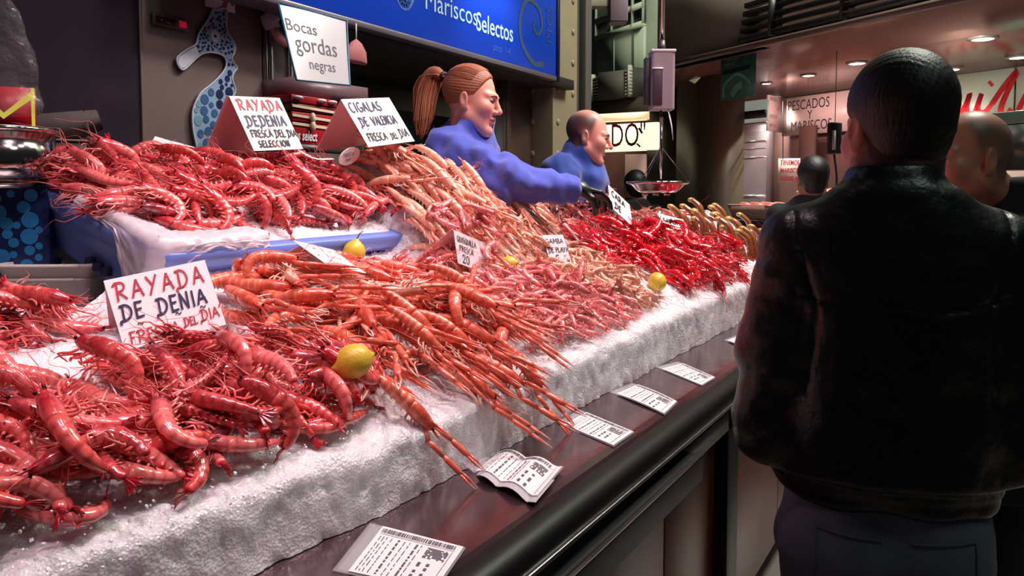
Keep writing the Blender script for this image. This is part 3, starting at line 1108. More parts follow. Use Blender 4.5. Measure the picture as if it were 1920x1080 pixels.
    if claws:
        samp.append(((lc + h * 0.5, 0, 0), r0 * 0.4))
        samp.append(((lc + h * 0.85, 0, 0), r0 * 0.3))
    out = []
    if one_mesh:
        for m in [abd, fan] + lg + an + cl:
            for v, c in zip(m.v, m.c):
                pass
            n0 = car.n
            V = np.concatenate(m.v)
            car.v.append(V)
            car.c.append(np.concatenate(m.c))
            car.f += [[n0 + i for i in q] for q in m.f]
            car.m += m.m
            car.n += len(V)
        for m in ey:
            n0 = car.n
            V = np.concatenate(m.v)
            car.v.append(V)
            car.c.append(np.concatenate(m.c))
            car.f += [[n0 + i for i in q] for q in m.f]
            car.m += [1] * len(m.f)
            car.n += len(V)
        out = [(None, car.mesh('shell', [SHELL, EYE]))]
    else:
        out = [('carapace', car.mesh('carapace', SHELL)), ('abdomen', abd.mesh('abdomen', SHELL)), ('tail_fan', fan.mesh('tail_fan', SHELL))]
        out += [('leg', m.mesh('leg', SHELL)) for m in lg]
        out += [('antenna', m.mesh('antenna', SHELL)) for m in an]
        out += [('claw', m.mesh('claw', SHELL)) for m in cl]
        out += [('eye', m.mesh('eye', EYE)) for m in ey]
    return out, samp


# ------------------------------------------------------------------ resting things on the growing pile
GX0, GX1, GY0, GY1, GS = -2.05, -0.55, 0.0, 5.0, 0.005
gx = np.arange(GX0, GX1, GS)
gy = np.arange(GY0, GY1, GS)
GXX, GYY = np.meshgrid(gx, gy, indexing='ij')
H = bed(GXX, GYY)
H[(GXX < np.where(GYY < 0.80, -1.47, np.where(GYY < 0.93, -1.40, np.where(GYY < 1.72, -1.45, np.where(GYY < 2.5, -1.60, -1.55))))) | (GXX > -0.83)] = 0.9
H = np.where(GXX > -0.86, np.minimum(H, 1.02), H)
TMi = np.linalg.inv(TM)
for i in range(len(gx)):
    for jj in range(int(0.9 / GS), int(1.8 / GS)):
        p = np.array([gx[i], gy[jj], 1.4, 1])
        # tray surface height at this place: intersect the vertical with the tray plane
        n = TM[:3, 2]
        z = TM[2, 3] - (n[0] * (p[0] - TM[0, 3]) + n[1] * (p[1] - TM[1, 3])) / n[2]
        q = TMi @ np.array([p[0], p[1], z, 1])
        if 0 <= q[0] <= TL and 0 <= q[1] <= TW:
            inside = 0.03 < q[0] < TL - 0.03 and 0.03 < q[1] < TW - 0.03
            H[i, jj] = max(H[i, jj], z + (trayz(q[0], q[1]) if inside else 0.0))


def hat(x, y):
    i = min(max(int((x - GX0) / GS), 0), len(gx) - 1)
    k = min(max(int((y - GY0) / GS), 0), len(gy) - 1)
    return H[i, k]


def rest(samp, x, y, head, roll, pitch=0.0, sink=0.25, tiltmax=0.9, grow=1.0):
    """matrix that lays an animal at x, y on the pile; the pile then grows by it"""
    P = np.array([s[0] for s in samp])
    R = np.array([s[1] for s in samp])
    P0 = P.mean(0)
    ca, sa = math.cos(head), math.sin(head)
    Rx = np.array(Matrix.Rotation(roll, 3, 'X'))
    Ry = np.array(Matrix.Rotation(pitch, 3, 'Y'))
    Rz = np.array([[ca, -sa, 0], [sa, ca, 0], [0, 0, 1.0]])
    B = Rz @ Ry @ Rx
    for it in range(2):
        W = (P - P0) @ B.T
        hs = np.array([hat(x + w[0], y + w[1]) for w in W])
        A = np.stack([W[:, 0], W[:, 1], np.ones(len(W))], 1)
        good = hs > 0.95
        if good.sum() >= 4 and it == 0:
            reg = 1e-4
            c = np.linalg.solve(A[good].T @ A[good] + np.diag([reg * 4, reg * 4, 0]), A[good].T @ hs[good])
            nrm = np.array([-c[0], -c[1], 1.0])
            sl = math.hypot(c[0], c[1])
            if sl > tiltmax:
                nrm = np.array([-c[0] * tiltmax / sl, -c[1] * tiltmax / sl, 1.0])
            nrm /= np.linalg.norm(nrm)
            q = Vector((0, 0, 1)).rotation_difference(Vector(nrm))
            B = np.array(q.to_matrix()) @ B
        else:
            break
    W = (P - P0) @ B.T
    hs = np.array([hat(x + w[0], y + w[1]) for w in W])
    gap = hs + R - W[:, 2]
    z = np.sort(gap)[-2:].mean() - sink * R.max()
    for w, r in zip(W, R):
        r *= grow
        k = int(r / GS) + 1
        i0, k0 = int((x + w[0] - GX0) / GS), int((y + w[1] - GY0) / GS)
        for a in range(max(0, i0 - k), min(len(gx), i0 + k + 1)):
            for b in range(max(0, k0 - k), min(len(gy), k0 + k + 1)):
                d2 = (gx[a] - x - w[0]) ** 2 + (gy[b] - y - w[1]) ** 2
                if d2 < r * r:
                    top = z + w[2] + math.sqrt(r * r - d2) * 0.8
                    if top > H[a, b]:
                        H[a, b] = top
    M = np.eye(4)
    M[:3, :3] = B
    M[:3, 3] = np.array([x, y, z]) - B @ P0
    return Matrix(M)


def place_kind(proto, name, label, cat, M, group):
    """one more animal: the thing and every part of it are objects of their own"""
    if len(proto) == 1 and proto[0][0] is None:
        o = bpy.data.objects.new(name, proto[0][1])
        COL.objects.link(o)
    else:
        o = bpy.data.objects.new(name, None)
        o.empty_display_size = 0.03
        COL.objects.link(o)
        for n, me in proto:
            c = bpy.data.objects.new(n, me)
            COL.objects.link(c)
            c.parent = o
    o.matrix_world = M
    return tag(o, label, cat, group)


def inpoly(x, y, poly):
    c = False
    n = len(poly)
    for i in range(n):
        x0, y0 = poly[i]
        x1, y1 = poly[i - 1]
        if (y0 > y) != (y1 > y) and x < (x1 - x0) * (y - y0) / (y1 - y0) + x0:
            c = not c
    return c


def scatter(poly, n, dmin, rng, skip=()):
    """n spots in poly, kept apart; later rounds land on top of earlier ones"""
    xs, ys = [p[0] for p in poly], [p[1] for p in poly]
    out, tries, d = [], 0, dmin
    while len(out) < n and tries < n * 400:
        tries += 1
        x, y = rng.uniform(min(xs), max(xs)), rng.uniform(min(ys), max(ys))
        if not inpoly(x, y, poly) or any((x - a) ** 2 + (y - b) ** 2 < r * r for a, b, r in skip):
            continue
        if all((x - a) ** 2 + (y - b) ** 2 > d * d for a, b in out[-60:]):
            out.append((x, y))
        if tries % (n * 25) == 0:
            d *= 0.85
    return out


PAL_RED = dict(head=C(190, 42, 56), body=C(232, 92, 88), band=C(166, 28, 42), tail=C(190, 30, 44), leg=C(234, 100, 98), ant=C(228, 84, 88))
PAL_RED_DARK = dict(head=C(140, 34, 50), body=C(206, 70, 74), band=C(132, 22, 38), tail=C(170, 22, 40), leg=C(228, 104, 100), ant=C(216, 80, 84))
PAL_RED_ROSE = dict(head=C(210, 76, 84), body=C(238, 122, 118), band=C(186, 46, 58), tail=C(206, 40, 56), leg=C(246, 150, 146), ant=C(242, 124, 122))
PAL_LAN = dict(head=C(226, 88, 64), body=C(236, 108, 80), band=C(250, 184, 162), tail=C(222, 84, 66), leg=C(252, 196, 176), ant=C(246, 142, 122), tip=C(252, 232, 224))
PAL_LAN_PALE = dict(head=C(240, 160, 136), body=C(246, 188, 158), band=C(252, 218, 200), tail=C(232, 112, 96), leg=C(252, 212, 198), ant=C(244, 140, 120), tip=C(255, 242, 236))
PAL_PINK = dict(head=C(240, 130, 130), body=C(246, 162, 158), band=C(238, 130, 132), tail=C(236, 110, 112), leg=C(246, 150, 148), ant=C(240, 120, 120))
PAL_PALE = dict(head=C(226, 160, 130), body=C(238, 196, 170), band=C(214, 146, 120), tail=C(210, 120, 100), leg=C(232, 170, 146), ant=C(226, 150, 130))
PAL_SCAR = dict(head=C(206, 18, 36), body=C(220, 30, 44), band=C(190, 12, 30), tail=C(196, 12, 30), leg=C(226, 40, 52), ant=C(230, 30, 44))
PAL_DARK = dict(head=C(84, 40, 40), body=C(120, 58, 48), band=C(150, 78, 60), tail=C(120, 50, 44), leg=C(176, 84, 62), ant=C(190, 80, 60), tip=C(206, 120, 96))

rng = np.random.default_rng(5)
PR = [crustacean(0.150 + 0.012 * (i % 3), cu, rng, p, fat=0.086, ant=0.6) for i, (cu, p) in enumerate(
    [(0.5, PAL_RED), (1.1, PAL_RED_ROSE), (1.7, PAL_RED), (0.9, PAL_RED_DARK), (2.1, PAL_RED_ROSE), (0.3, PAL_RED_DARK), (1.4, PAL_RED), (0.7, PAL_RED_ROSE)])]
LA = [crustacean(0.165 + 0.01 * (i % 3), cu, rng, PAL_LAN, SHELL=SHELL_ROUGH, fat=0.082, carl=0.40, lat=0.98, claws=1.0, claw_len=0.85, legs=4, ant=0.9, rostrum=0.09, claw_pal=C(234, 112, 90))
      for i, cu in enumerate((0.2, 0.9, 1.8, 2.4, 0.5))]
LP = [crustacean(0.155 + 0.01 * (i % 3), cu, rng, PAL_LAN_PALE, SHELL=SHELL_ROUGH, fat=0.074, carl=0.40, lat=0.98, claws=1.0, claw_len=0.72, legs=4, ant=0.7, rostrum=0.09, claw_pal=C(248, 178, 150))
      for i, cu in enumerate((0.15, 0.3, 0.5, 0.2))]
PK = [crustacean(0.090 + 0.006 * (i % 3), cu, rng, PAL_PINK, fat=0.088, carl=0.38, ant=0.7, detail=0.62, one_mesh=True, legs=4) for i, cu in enumerate((0.5, 1.0, 1.7, 2.2, 0.8, 1.3))]
PL = [crustacean(0.084 + 0.006 * (i % 3), cu, rng, PAL_PALE, fat=0.088, carl=0.38, ant=0.8, detail=0.6, one_mesh=True, legs=4) for i, cu in enumerate((0.5, 1.2, 1.9, 0.8, 1.5))]
SR = [crustacean(0.13 + 0.01 * (i % 3), cu, rng, PAL_SCAR, SHELL=SHELL_RED, fat=0.085, carl=0.42, ant=1.3, detail=0.7, one_mesh=True) for i, cu in enumerate((0.4, 0.9, 1.4, 0.6))]
DK = [crustacean(0.19 + 0.01 * i, cu, rng, PAL_DARK, SHELL=SHELL_ROUGH, fat=0.090, carl=0.44, lat=1.0, claws=1.3, claw_len=0.62, legs=4, ant=1.0, rostrum=0.08, claw_pal=C(110, 54, 46)) for i, cu in enumerate((0.2, 0.5))]


def heap(protos, name, cat, spots, labelfn, group, headfn, rollfn, rng, sink=0.25, grow=1.0, tiltmax=0.9):
    out = []
    for i, (x, y) in enumerate(spots):
        proto, samp = protos[int(rng.integers(len(protos)))]
        M = rest(samp, x, y, headfn(x, y), rollfn(), rng.normal(0, 0.08), sink, tiltmax, grow)
        out.append(place_kind(proto, name, labelfn(x, y, i), cat, M, group(x, y) if callable(group) else group))
    return out


def side():
    """lying on its side, left or right"""
    return (1 if rng.random() < 0.5 else -1) * (1.45 + rng.normal(0, 0.25))


def mixed(p):
    return lambda: side() if rng.random() < p else rng.normal(0, 0.4)


RAD = math.radians
# price-card feet keep their spots clear
CARDSPOT = (-1.26, 0.85, 0.05)

# rear left heap
poly = [(-1.385, 0.42), (-1.385, 0.70), (-1.36, 0.73), (-1.32, 0.69), (-1.32, 0.42)]
heap(PR, 'red_prawn', 'prawn', scatter(poly, 20, 0.04, rng), lambda x, y, i: 'red prawn in the small heap at the left edge, beside the white trays', 'red prawns in the small heap at the left edge',
     lambda x, y: RAD(rng.normal(60, 60)), mixed(0.6), rng, sink=0.5, tiltmax=0.3)
# front heap of striped red prawns
poly = [(-0.925, 0.30), (-0.905, 0.62), (-0.895, 0.80), (-0.895, 1.00), (-0.98, 1.09), (-1.08, 1.04), (-1.15, 0.98), (-1.145, 0.72), (-1.17, 0.66), (-1.15, 0.30)]
skip = [(-1.13, 0.66, 0.045), (-1.06, 0.92, 0.03)]


def front_zone(x, y):
    return 'left' if y < 0.62 else 'mid' if y < 0.86 else 'right'


FRONT_LABEL = {'left': 'red striped prawn in the front heap, at its left end above the ice lip',
               'mid': 'red striped prawn in the front heap, below the big price card',
               'right': 'red striped prawn in the front heap, at its right end by the langoustines'}
FRONT_GROUP = {'left': 'red prawns at the left end of the front heap', 'mid': 'red prawns below the big front price card', 'right': 'red prawns at the right end of the front heap'}
fl = lambda x, y, i: FRONT_LABEL[front_zone(x, y)]
fg = lambda x, y: FRONT_GROUP[front_zone(x, y)]
sp = scatter(poly, 60, 0.042, rng, skip)
heap(PR, 'red_prawn', 'prawn', sp, fl, fg, lambda x, y: RAD(rng.normal(215, 45)), mixed(0.7), rng, sink=0.4)
poly = [(-0.93, 0.30), (-0.91, 0.62), (-0.90, 0.80), (-0.90, 1.00), (-0.97, 1.07), (-1.07, 1.03), (-1.10, 0.92), (-1.08, 0.66), (-1.06, 0.30)]
sp = scatter(poly, 50, 0.045, rng, skip)
heap(PR, 'red_prawn', 'prawn', sp, fl, fg, lambda x, y: RAD(rng.normal(215, 40)), mixed(0.6), rng, sink=0.55)
# prawns laid along the very edge, tails over the ice lip
for k, y in enumerate(np.linspace(0.40, 1.02, 11)):
    x = -0.915 - 0.01 * (k % 2) - 0.02 * max(0, 0.6 - y)
    proto, samp = PR[k % len(PR)]
    M = rest(samp, x, y + rng.normal(0, 0.01), RAD(rng.normal(205, 18)), side(), 0, 0.3)
    place_kind(proto, 'red_prawn', 'red striped prawn at the front of the heap, tail pointing over the ice lip', 'prawn', M, 'red prawns along the ice lip')

# raised tray of red prawns
poly = [(-1.72, 0.97), (-1.56, 1.00), (-1.49, 1.07), (-1.465, 1.2), (-1.455, 1.35), (-1.45, 1.74), (-1.80, 1.74), (-1.83, 0.98)]
tz = lambda x, y: 'upper' if x < -1.66 else 'lower'
TRAY_LABEL = {'upper': 'red prawn in the blue tray, in the upper rows behind the front edge', 'lower': 'red prawn in the blue tray, in the lower rows near the ice'}
TRAY_GROUP = {'upper': 'red prawns in the upper rows of the blue tray', 'lower': 'red prawns in the lower rows of the blue tray'}
for n, d, sk in ((86, 0.04, 0.25), (72, 0.045, 0.4)):
    heap(PR, 'red_prawn', 'prawn', scatter(poly, n, d, rng), lambda x, y, i: TRAY_LABEL[tz(x, y)], lambda x, y: TRAY_GROUP[tz(x, y)],
         lambda x, y: RAD(rng.normal(218, 32)), mixed(0.6), rng, sink=sk)

# front langoustines
poly = [(-1.33, 1.00), (-1.33, 1.42), (-1.22, 1.53), (-0.93, 1.55), (-0.91, 1.40), (-0.93, 1.16), (-1.0, 1.11), (-1.09, 1.06), (-1.22, 0.99)]
lz = lambda x, y: 'back' if x < -1.12 else 'front'
LAN_LABEL = {'back': 'orange langoustine heaped between the lemon and the blue tray', 'front': 'orange langoustine in the front heap, right of the lemon'}
LAN_GROUP = {'back': 'langoustines between the lemon and the blue tray', 'front': 'langoustines right of the lemon'}
for n, d, sk in ((30, 0.056, 0.2), (27, 0.06, 0.3)):
    heap(LA, 'langoustine', 'langoustine', scatter(poly, n, d, rng, [(-1.27, 1.26, 0.085)]), lambda x, y, i: LAN_LABEL[lz(x, y)], lambda x, y: LAN_GROUP[lz(x, y)],
         lambda x, y: RAD(rng.normal(20, 60)), mixed(0.35), rng, sink=sk, tiltmax=0.5)
for k, (x, y, a) in enumerate([(-0.94, 1.22, 20), (-0.935, 1.32, 35), (-0.93, 1.40, 12), (-0.94, 1.48, 26), (-0.95, 1.56, 30), (-0.99, 1.26, 25), (-0.99, 1.44, 40)]):
    proto, samp = LA[(0, 4, 0, 1, 4)[k % 5]]
    M = rest(samp, x, y, RAD(a), rng.normal(0, 0.3), 0.12, 0.3, tiltmax=0.8)
    place_kind(proto, 'langoustine', 'orange langoustine at the front edge, claws reaching over the ice', 'langoustine', M, 'langoustines with claws over the ice front')
# pale ones turned belly up
for k, (x, y, a) in enumerate([(-1.22, 1.13, 150), (-1.13, 1.20, -40), (-1.06, 1.30, 60)]):
    proto, samp = LP[k]
    M = rest(samp, x, y, RAD(a), math.pi + 0.3 * (k - 1), 0, 0.2, tiltmax=0.5)
    place_kind(proto, 'langoustine', ['pale langoustine lying belly up right of the big front price card', 'pale langoustine lying belly up behind the front lemon', 'pale langoustine lying belly up right of the front lemon'][k], 'langoustine', M, None)
# langoustines draped over the lip, claws down the ice face
for k, (x, y, z, dy, dn, tw) in enumerate([(-0.862, 1.075, 1.108, 0.45, -0.72, 0.2), (-0.868, 1.27, 1.112, 0.35, -0.45, -0.3), (-0.855, 1.47, 1.106, 0.40, -0.80, 0.1), (-0.862, 1.37, 1.116, 0.25, -0.35, 0.4)]):
    ax = Vector((0.52, dy, dn)).normalized()
    az = Vector((0.62, 0.1, 0.6))
    az = (az - ax * az.dot(ax)).normalized()
    ay = az.cross(ax)
    M = Matrix(((ax.x, ay.x, az.x, x), (ax.y, ay.y, az.y, y), (ax.z, ay.z, az.z, z), (0, 0, 0, 1))) @ Matrix.Rotation(tw, 4, 'X')
    place_kind(LA[(0, 4, 0, 4)[k]][0], 'langoustine', ('orange langoustine hanging its claws far down the ice front' if k == 0 else 'orange langoustine draped over the ice lip, claws down the ice face'), 'langoustine', M,
               None if k == 0 else 'langoustines draped over the ice lip')

# pale langoustines in rows right of the tray
poly = [(-1.28, 1.74), (-1.42, 1.76), (-1.57, 1.79), (-1.53, 2.0), (-1.46, 2.15), (-1.42, 2.45), (-1.36, 2.5), (-1.30, 2.25)]
pz = lambda x, y: 'upper' if x < -1.44 else 'lower'
PLAB = {'upper': 'pale langoustine high in the heap under the two-panel price card right of the tray', 'lower': 'pale langoustine low in the heap right of the tray, claws hanging down'}
PGR = {'upper': 'pale langoustines high in the heap', 'lower': 'pale langoustines low in the heap'}
for n, d, sk in ((42, 0.042, 0.2), (42, 0.042, 0.3)):
    heap(LP, 'langoustine', 'langoustine', scatter(poly, n, d, rng), lambda x, y, i: PLAB[pz(x, y)], lambda x, y: PGR[pz(x, y)],
         lambda x, y: RAD(rng.normal(8, 14)), lambda: rng.normal(0, 0.3), rng, sink=sk, tiltmax=1.1)
poly = [(-1.27, 1.735), (-1.57, 1.745), (-1.57, 1.83), (-1.27, 1.83)]
heap(LP, 'langoustine', 'langoustine', scatter(poly, 18, 0.03, rng), lambda x, y, i: 'pale langoustine at the left flank of the pale heap, beside the tray end', 'pale langoustines next to the end of the tray',
     lambda x, y: RAD(rng.normal(8, 10)), lambda: rng.normal(0, 0.3), rng, sink=0.25, tiltmax=1.1)
for k in range(16):
    y = 1.735 + 0.045 * k
    proto, samp = LP[k % len(LP)]
    M = rest(samp, -1.33 - 0.004 * k, y, RAD(rng.normal(8, 7)), rng.normal(0, 0.2), 0.1, 0.2, tiltmax=1.1)
    place_kind(proto, 'langoustine', 'pale langoustine in the lowest row right of the blue tray', 'langoustine', M, 'pale langoustines in the lowest row')

# pink shrimps
poly = [(-1.34, 1.45), (-1.33, 1.72), (-1.24, 1.92), (-1.02, 2.14), (-0.90, 2.22), (-0.885, 1.88), (-0.90, 1.62), (-1.12, 1.52)]
kz = lambda x, y: 'far' if x < -1.16 else 'near' if x > -1.0 else 'mid'
KLAB = {'far': 'small pink shrimp at the top of the pink heap, under the pale langoustines', 'mid': 'small pink shrimp in the middle of the pink heap', 'near': 'small pink shrimp at the foot of the pink heap by the ice'}
KGR = {'far': 'pink shrimps at the top of the heap', 'mid': 'pink shrimps in the middle of the heap', 'near': 'pink shrimps by the ice'}
for n, d, sk in ((150, 0.026, 0.15), (125, 0.028, 0.3)):
    heap(PK, 'pink_shrimp', 'shrimp', scatter(poly, n, d, rng, [(-1.19, 1.70, 0.05)]), lambda x, y, i: KLAB[kz(x, y)], lambda x, y: KGR[kz(x, y)],
         lambda x, y: RAD(rng.normal(30, 55)), mixed(0.7), rng, sink=sk)
# pale brown shrimps
poly = [(-1.31, 2.10), (-1.20, 2.48), (-1.05, 2.56), (-0.90, 2.42), (-0.89, 2.2), (-1.10, 2.05), (-1.24, 1.95)]
for n, d, sk in ((95, 0.027, 0.15), (85, 0.03, 0.3)):
    heap(PL, 'pale_shrimp', 'shrimp', scatter(poly, n, d, rng, [(-1.12, 2.10, 0.05)]), lambda x, y, i: 'small pale shrimp in the beige heap before the red nets', 'pale shrimps in the beige heap',
         lambda x, y: RAD(rng.normal(40, 70)), mixed(0.7), rng, sink=sk)
# whitish shrimps on the crest beside the vendor
poly = [(-1.38, 2.32), (-1.44, 2.1), (-1.50, 2.05), (-1.47, 2.72), (-1.38, 2.72)]
heap(PL, 'pale_shrimp', 'shrimp', scatter(poly, 45, 0.024, rng), lambda x, y, i: 'small whitish shrimp on the crest of the heap in front of the woman', 'whitish shrimps on the crest',
     lambda x, y: RAD(rng.normal(10, 50)), mixed(0.7), rng)
# scarlet prawns
poly = [(-1.30, 2.55), (-1.36, 3.05), (-1.20, 3.12), (-1.00, 2.66), (-1.13, 2.5)]
for n, d, sk in ((34, 0.04, 0.2), (30, 0.045, 0.3)):
    heap(SR, 'scarlet_prawn', 'prawn', scatter(poly, n, d, rng), lambda x, y, i: 'scarlet prawn in the deep red heap left of the nets', 'scarlet prawns in the deep red heap',
         lambda x, y: RAD(rng.normal(190, 40)), mixed(0.5), rng, sink=sk)
# dark lobsters behind them
poly = [(-1.39, 2.62), (-1.41, 3.25), (-1.52, 3.25), (-1.51, 2.75)]
heap(DK, 'dark_lobster', 'lobster', scatter(poly, 15, 0.08, rng), lambda x, y, i: "dark brown lobster on the crest under the woman's gloved hand", 'dark lobsters on the crest',
     lambda x, y: RAD(rng.normal(-70, 30)), lambda: rng.normal(0, 0.3), rng, sink=0.2)
# brown prawns along the far crest
BR = [crustacean(0.13, cu, rng, dict(PAL_DARK, head=C(150, 60, 52), body=C(196, 100, 84), band=C(236, 190, 180), leg=C(220, 130, 110)), ant=0.8, detail=0.6, one_mesh=True) for cu in (0.6, 1.3)]
poly = [(-1.40, 3.15), (-1.30, 3.25), (-1.22, 3.9), (-1.30, 4.3), (-1.44, 4.3), (-1.47, 3.3)]
heap(BR, 'brown_prawn', 'prawn', scatter(poly, 60, 0.045, rng), lambda x, y, i: 'brown banded prawn on the far crest behind the red nets', 'brown prawns on the far crest',
     lambda x, y: RAD(rng.normal(0, 60)), mixed(0.5), rng)

# ------------------------------------------------------------------ more scarlet prawns: the big furry mound by the ice edge
SR2 = [crustacean(0.15 + 0.01 * i, cu, rng, PAL_SCAR, SHELL=SHELL_RED, fat=0.088, carl=0.44, ant=1.5, detail=0.8, one_mesh=True, rostrum=0.2) for i, cu in enumerate((0.5, 1.0, 1.6))]
poly = [(-1.22, 2.95), (-1.18, 3.45), (-1.00, 3.75), (-0.90, 3.40), (-0.885, 2.80), (-1.02, 2.66)]
for n, d, sk in ((45, 0.045, 0.1), (45, 0.05, 0.15), (34, 0.055, 0.2)):
    heap(SR2, 'scarlet_prawn', 'prawn', scatter(poly, n, d, rng), lambda x, y, i: 'scarlet prawn with long feelers in the furry red mound by the ice edge', 'scarlet prawns in the red mound',
         lambda x, y: RAD(rng.normal(-20, 60)), mixed(0.4), rng, sink=sk)

# curved brown shellfish leaning in a row at the far end
SHB = mat('brown_shell', (255, 255, 255), 0.22, attr=True, var=0.2, vscale=40, coat=0.4)


def curved_shell(rng):
    mb = MB()
    h = 0.165 + 0.03 * rng.random()
    P = spline([(0, 0, 0), (-0.015, 0, h * 0.45), (-0.035, 0, h * 0.8), (-0.085, 0, h)], 6)
    t = np.linspace(0, 1, len(P))
    c = np.array([C(92, 46, 30) * (1 - q) + C(150, 92, 50) * q for q in t])
    mb.tube(P, np.stack([0.026 * (1 - 0.3 * t), 0.018 * (1 - 0.3 * t)], 1), 10, 0, c, up=(1, 0, 0))
    shell = mb
    m2 = MB()
    m2.tube(P + np.array([0.012, 0.002, 0]), 0.0045, 6, 0, C(60, 30, 24), up=(1, 0, 0))
    m3 = MB()
    m3.ball(P[-1] + np.array([-0.004, 0, -0.002]), (0.02, 0.02, 0.013), 10, 6, 0, C(216, 170, 90))
    return [('shell', shell.mesh('shell', SHB)), ('rib', m2.mesh('rib', SHB)), ('tip', m3.mesh('tip', SHB))]


CS = [curved_shell(rng) for _ in range(4)]
k = 0
for row, (xa, ya, xb_, yb_, n) in enumerate([(-0.99, 3.72, -0.93, 4.30, 9), (-1.12, 3.62, -1.07, 4.35, 9), (-1.22, 3.6, -1.2, 4.3, 7)]):
    for i in range(n):
        t = i / (n - 1)
        x, y = xa + (xb_ - xa) * t, ya + (yb_ - ya) * t
        M = Matrix.Translation((x, y, hat(x, y) - 0.035)) @ Matrix.Rotation(rng.normal(0.15, 0.2), 4, 'Z') @ Matrix.Rotation(rng.normal(0.12, 0.1), 4, 'Y')
        place_kind(CS[k % 4], 'curved_shellfish', ['tall curved brown shellfish in the row nearest the ice edge', 'tall curved brown shellfish in the middle row at the far end', 'tall curved brown shellfish in the back row at the far end'][row],
                   'shellfish', M, ['curved shellfish nearest the ice edge', 'curved shellfish in the middle row', 'curved shellfish in the back row'][row])
        k += 1

# ------------------------------------------------------------------ lemons
LEM = mat('lemon_peel', (226, 190, 62), 0.35, bump=0.35, bscale=160, dist=0.003, var=0.12, vscale=25)


def lemon(loc, r, label, rz, ry, leaf=False):
    root = thing('lemon', label, 'lemon', loc)
    mb = MB()
    prof = [(0.0008, -1.28), (0.10, -1.24), (0.17, -1.13), (0.38, -1.0), (0.68, -0.75), (0.90, -0.4), (0.98, 0), (0.9, 0.42), (0.68, 0.76), (0.36, 1.02), (0.16, 1.14), (0.12, 1.24), (0.0008, 1.27)]
    M = np.array(Matrix.Rotation(rz, 4, 'Z') @ Matrix.Rotation(ry, 4, 'Y'))
    mb.lathe([(a * r, b * r) for a, b in prof], 28, 0, M)
    o = mb.obj('peel', LEM, root)
    mb = MB().lathe([(0.0008, 1.27 * r), (0.10 * r, 1.27 * r), (0.08 * r, 1.33 * r), (0.0008, 1.34 * r)], 10, 0, M)
    mb.obj('stem_end', mat('lemon_stem', (110, 100, 50), 0.7), root)
    if leaf:
        mb = MB().tube(xf(M, np.array([(0, 0, 1.3 * r), (0.1 * r, 0, 1.7 * r), (0.35 * r, 0, 2.0 * r)])), [0.05 * r, 0.05 * r, 0.03 * r], 6)
        mb.obj('stalk', mat('lemon_stalk', (70, 60, 40), 0.7), root)
    return root


def on_pile(x, y, d=0.0):
    """height of the pile averaged round x, y"""
    return float(np.mean([hat(x + a, y + b) for a in (-0.015, 0, 0.015) for b in (-0.015, 0, 0.015)])) + d


lemon((-0.907, 0.982, on_pile(-0.907, 0.982) + 0.018), 0.031, 'yellow lemon between the front red prawns and the langoustines', 1.1, 1.35)
lemon((-1.381, 1.503, on_pile(-1.381, 1.503) + 0.016), 0.030, 'yellow lemon with a stalk in front of the blue tray', 0.4, 0.25, True)
lemon((-0.960, 2.592, on_pile(-0.960, 2.592) + 0.024), 0.034, 'yellow lemon at the foot of the red mound by the ice', 2.0, 0.9)
lemon((-1.166, 1.922, on_pile(-1.166, 1.922) + 0.004), 0.024, 'half hidden yellow lemon among the pink shrimps behind two price cards', 0.2, 1.4)


# ------------------------------------------------------------------ price cards
def tent(label, TLc, TRc, BRc, BLc, back, lines, reverse=CARD_BACK, group=None, face=WHITE):
    """folded card: front panel through four corners, back panel falling away by the vector back"""
    TLc, TRc, BRc, BLc = (np.array(q, float) for q in (TLc, TRc, BRc, BLc))
    root = thing('price_card', label, 'price card', tuple((BLc + BRc) / 2), group)
    x, y = TRc - TLc, TLc - BLc
    w, h = np.linalg.norm(x), np.linalg.norm(y)
    F = frame(BLc, x, y)
    mb = MB()
    n = 8
    V = []
    for s in (0, -0.0012):
        for i in range(n + 1):
            for j in range(n + 1):
                V.append((w * i / n, h * j / n, s + 0.0 * math.sin(3 * i / n)))
    q = (n + 1) ** 2
    f = []
    for i in range(n):
        for j in range(n):
            a = i * (n + 1) + j
            f += [(a, a + n + 1, a + n + 2, a + 1), (q + a, q + a + 1, q + a + n + 2, q + a + n + 1)]
    for i in range(n):
        for a, b in ((i * (n + 1), (i + 1) * (n + 1)), ((i + 1) * (n + 1) + n, i * (n + 1) + n), (i + 1, i), (n * (n + 1) + i, n * (n + 1) + i + 1)):
            f.append((a, b, q + b, q + a)[::-1])
    mb.add(xf(F, np.array(V)), f)
    fr = part(mb, 'front_panel', face, root, smooth=False)
    ink = {}
    for txt, px, py, hh, wd, m, kw in lines:
        t = ink.setdefault(m.name, (MB(), m))
        pen_text(t[0], txt, px * w, py * h, hh * h, wd * h, F, 0, **kw)
    for nm, (t, m) in ink.items():
        t.obj('lettering', m, fr, smooth=False)
    B = frame(TLc, x, np.array(back, float))
    hb = np.linalg.norm(back)
    mb = MB().box((0, 0, 0), (w, hb, 0.0012), 0, B)
    part(mb, 'back_panel', reverse, root, smooth=False, label='pinkish back panel of the folded card')
    return root


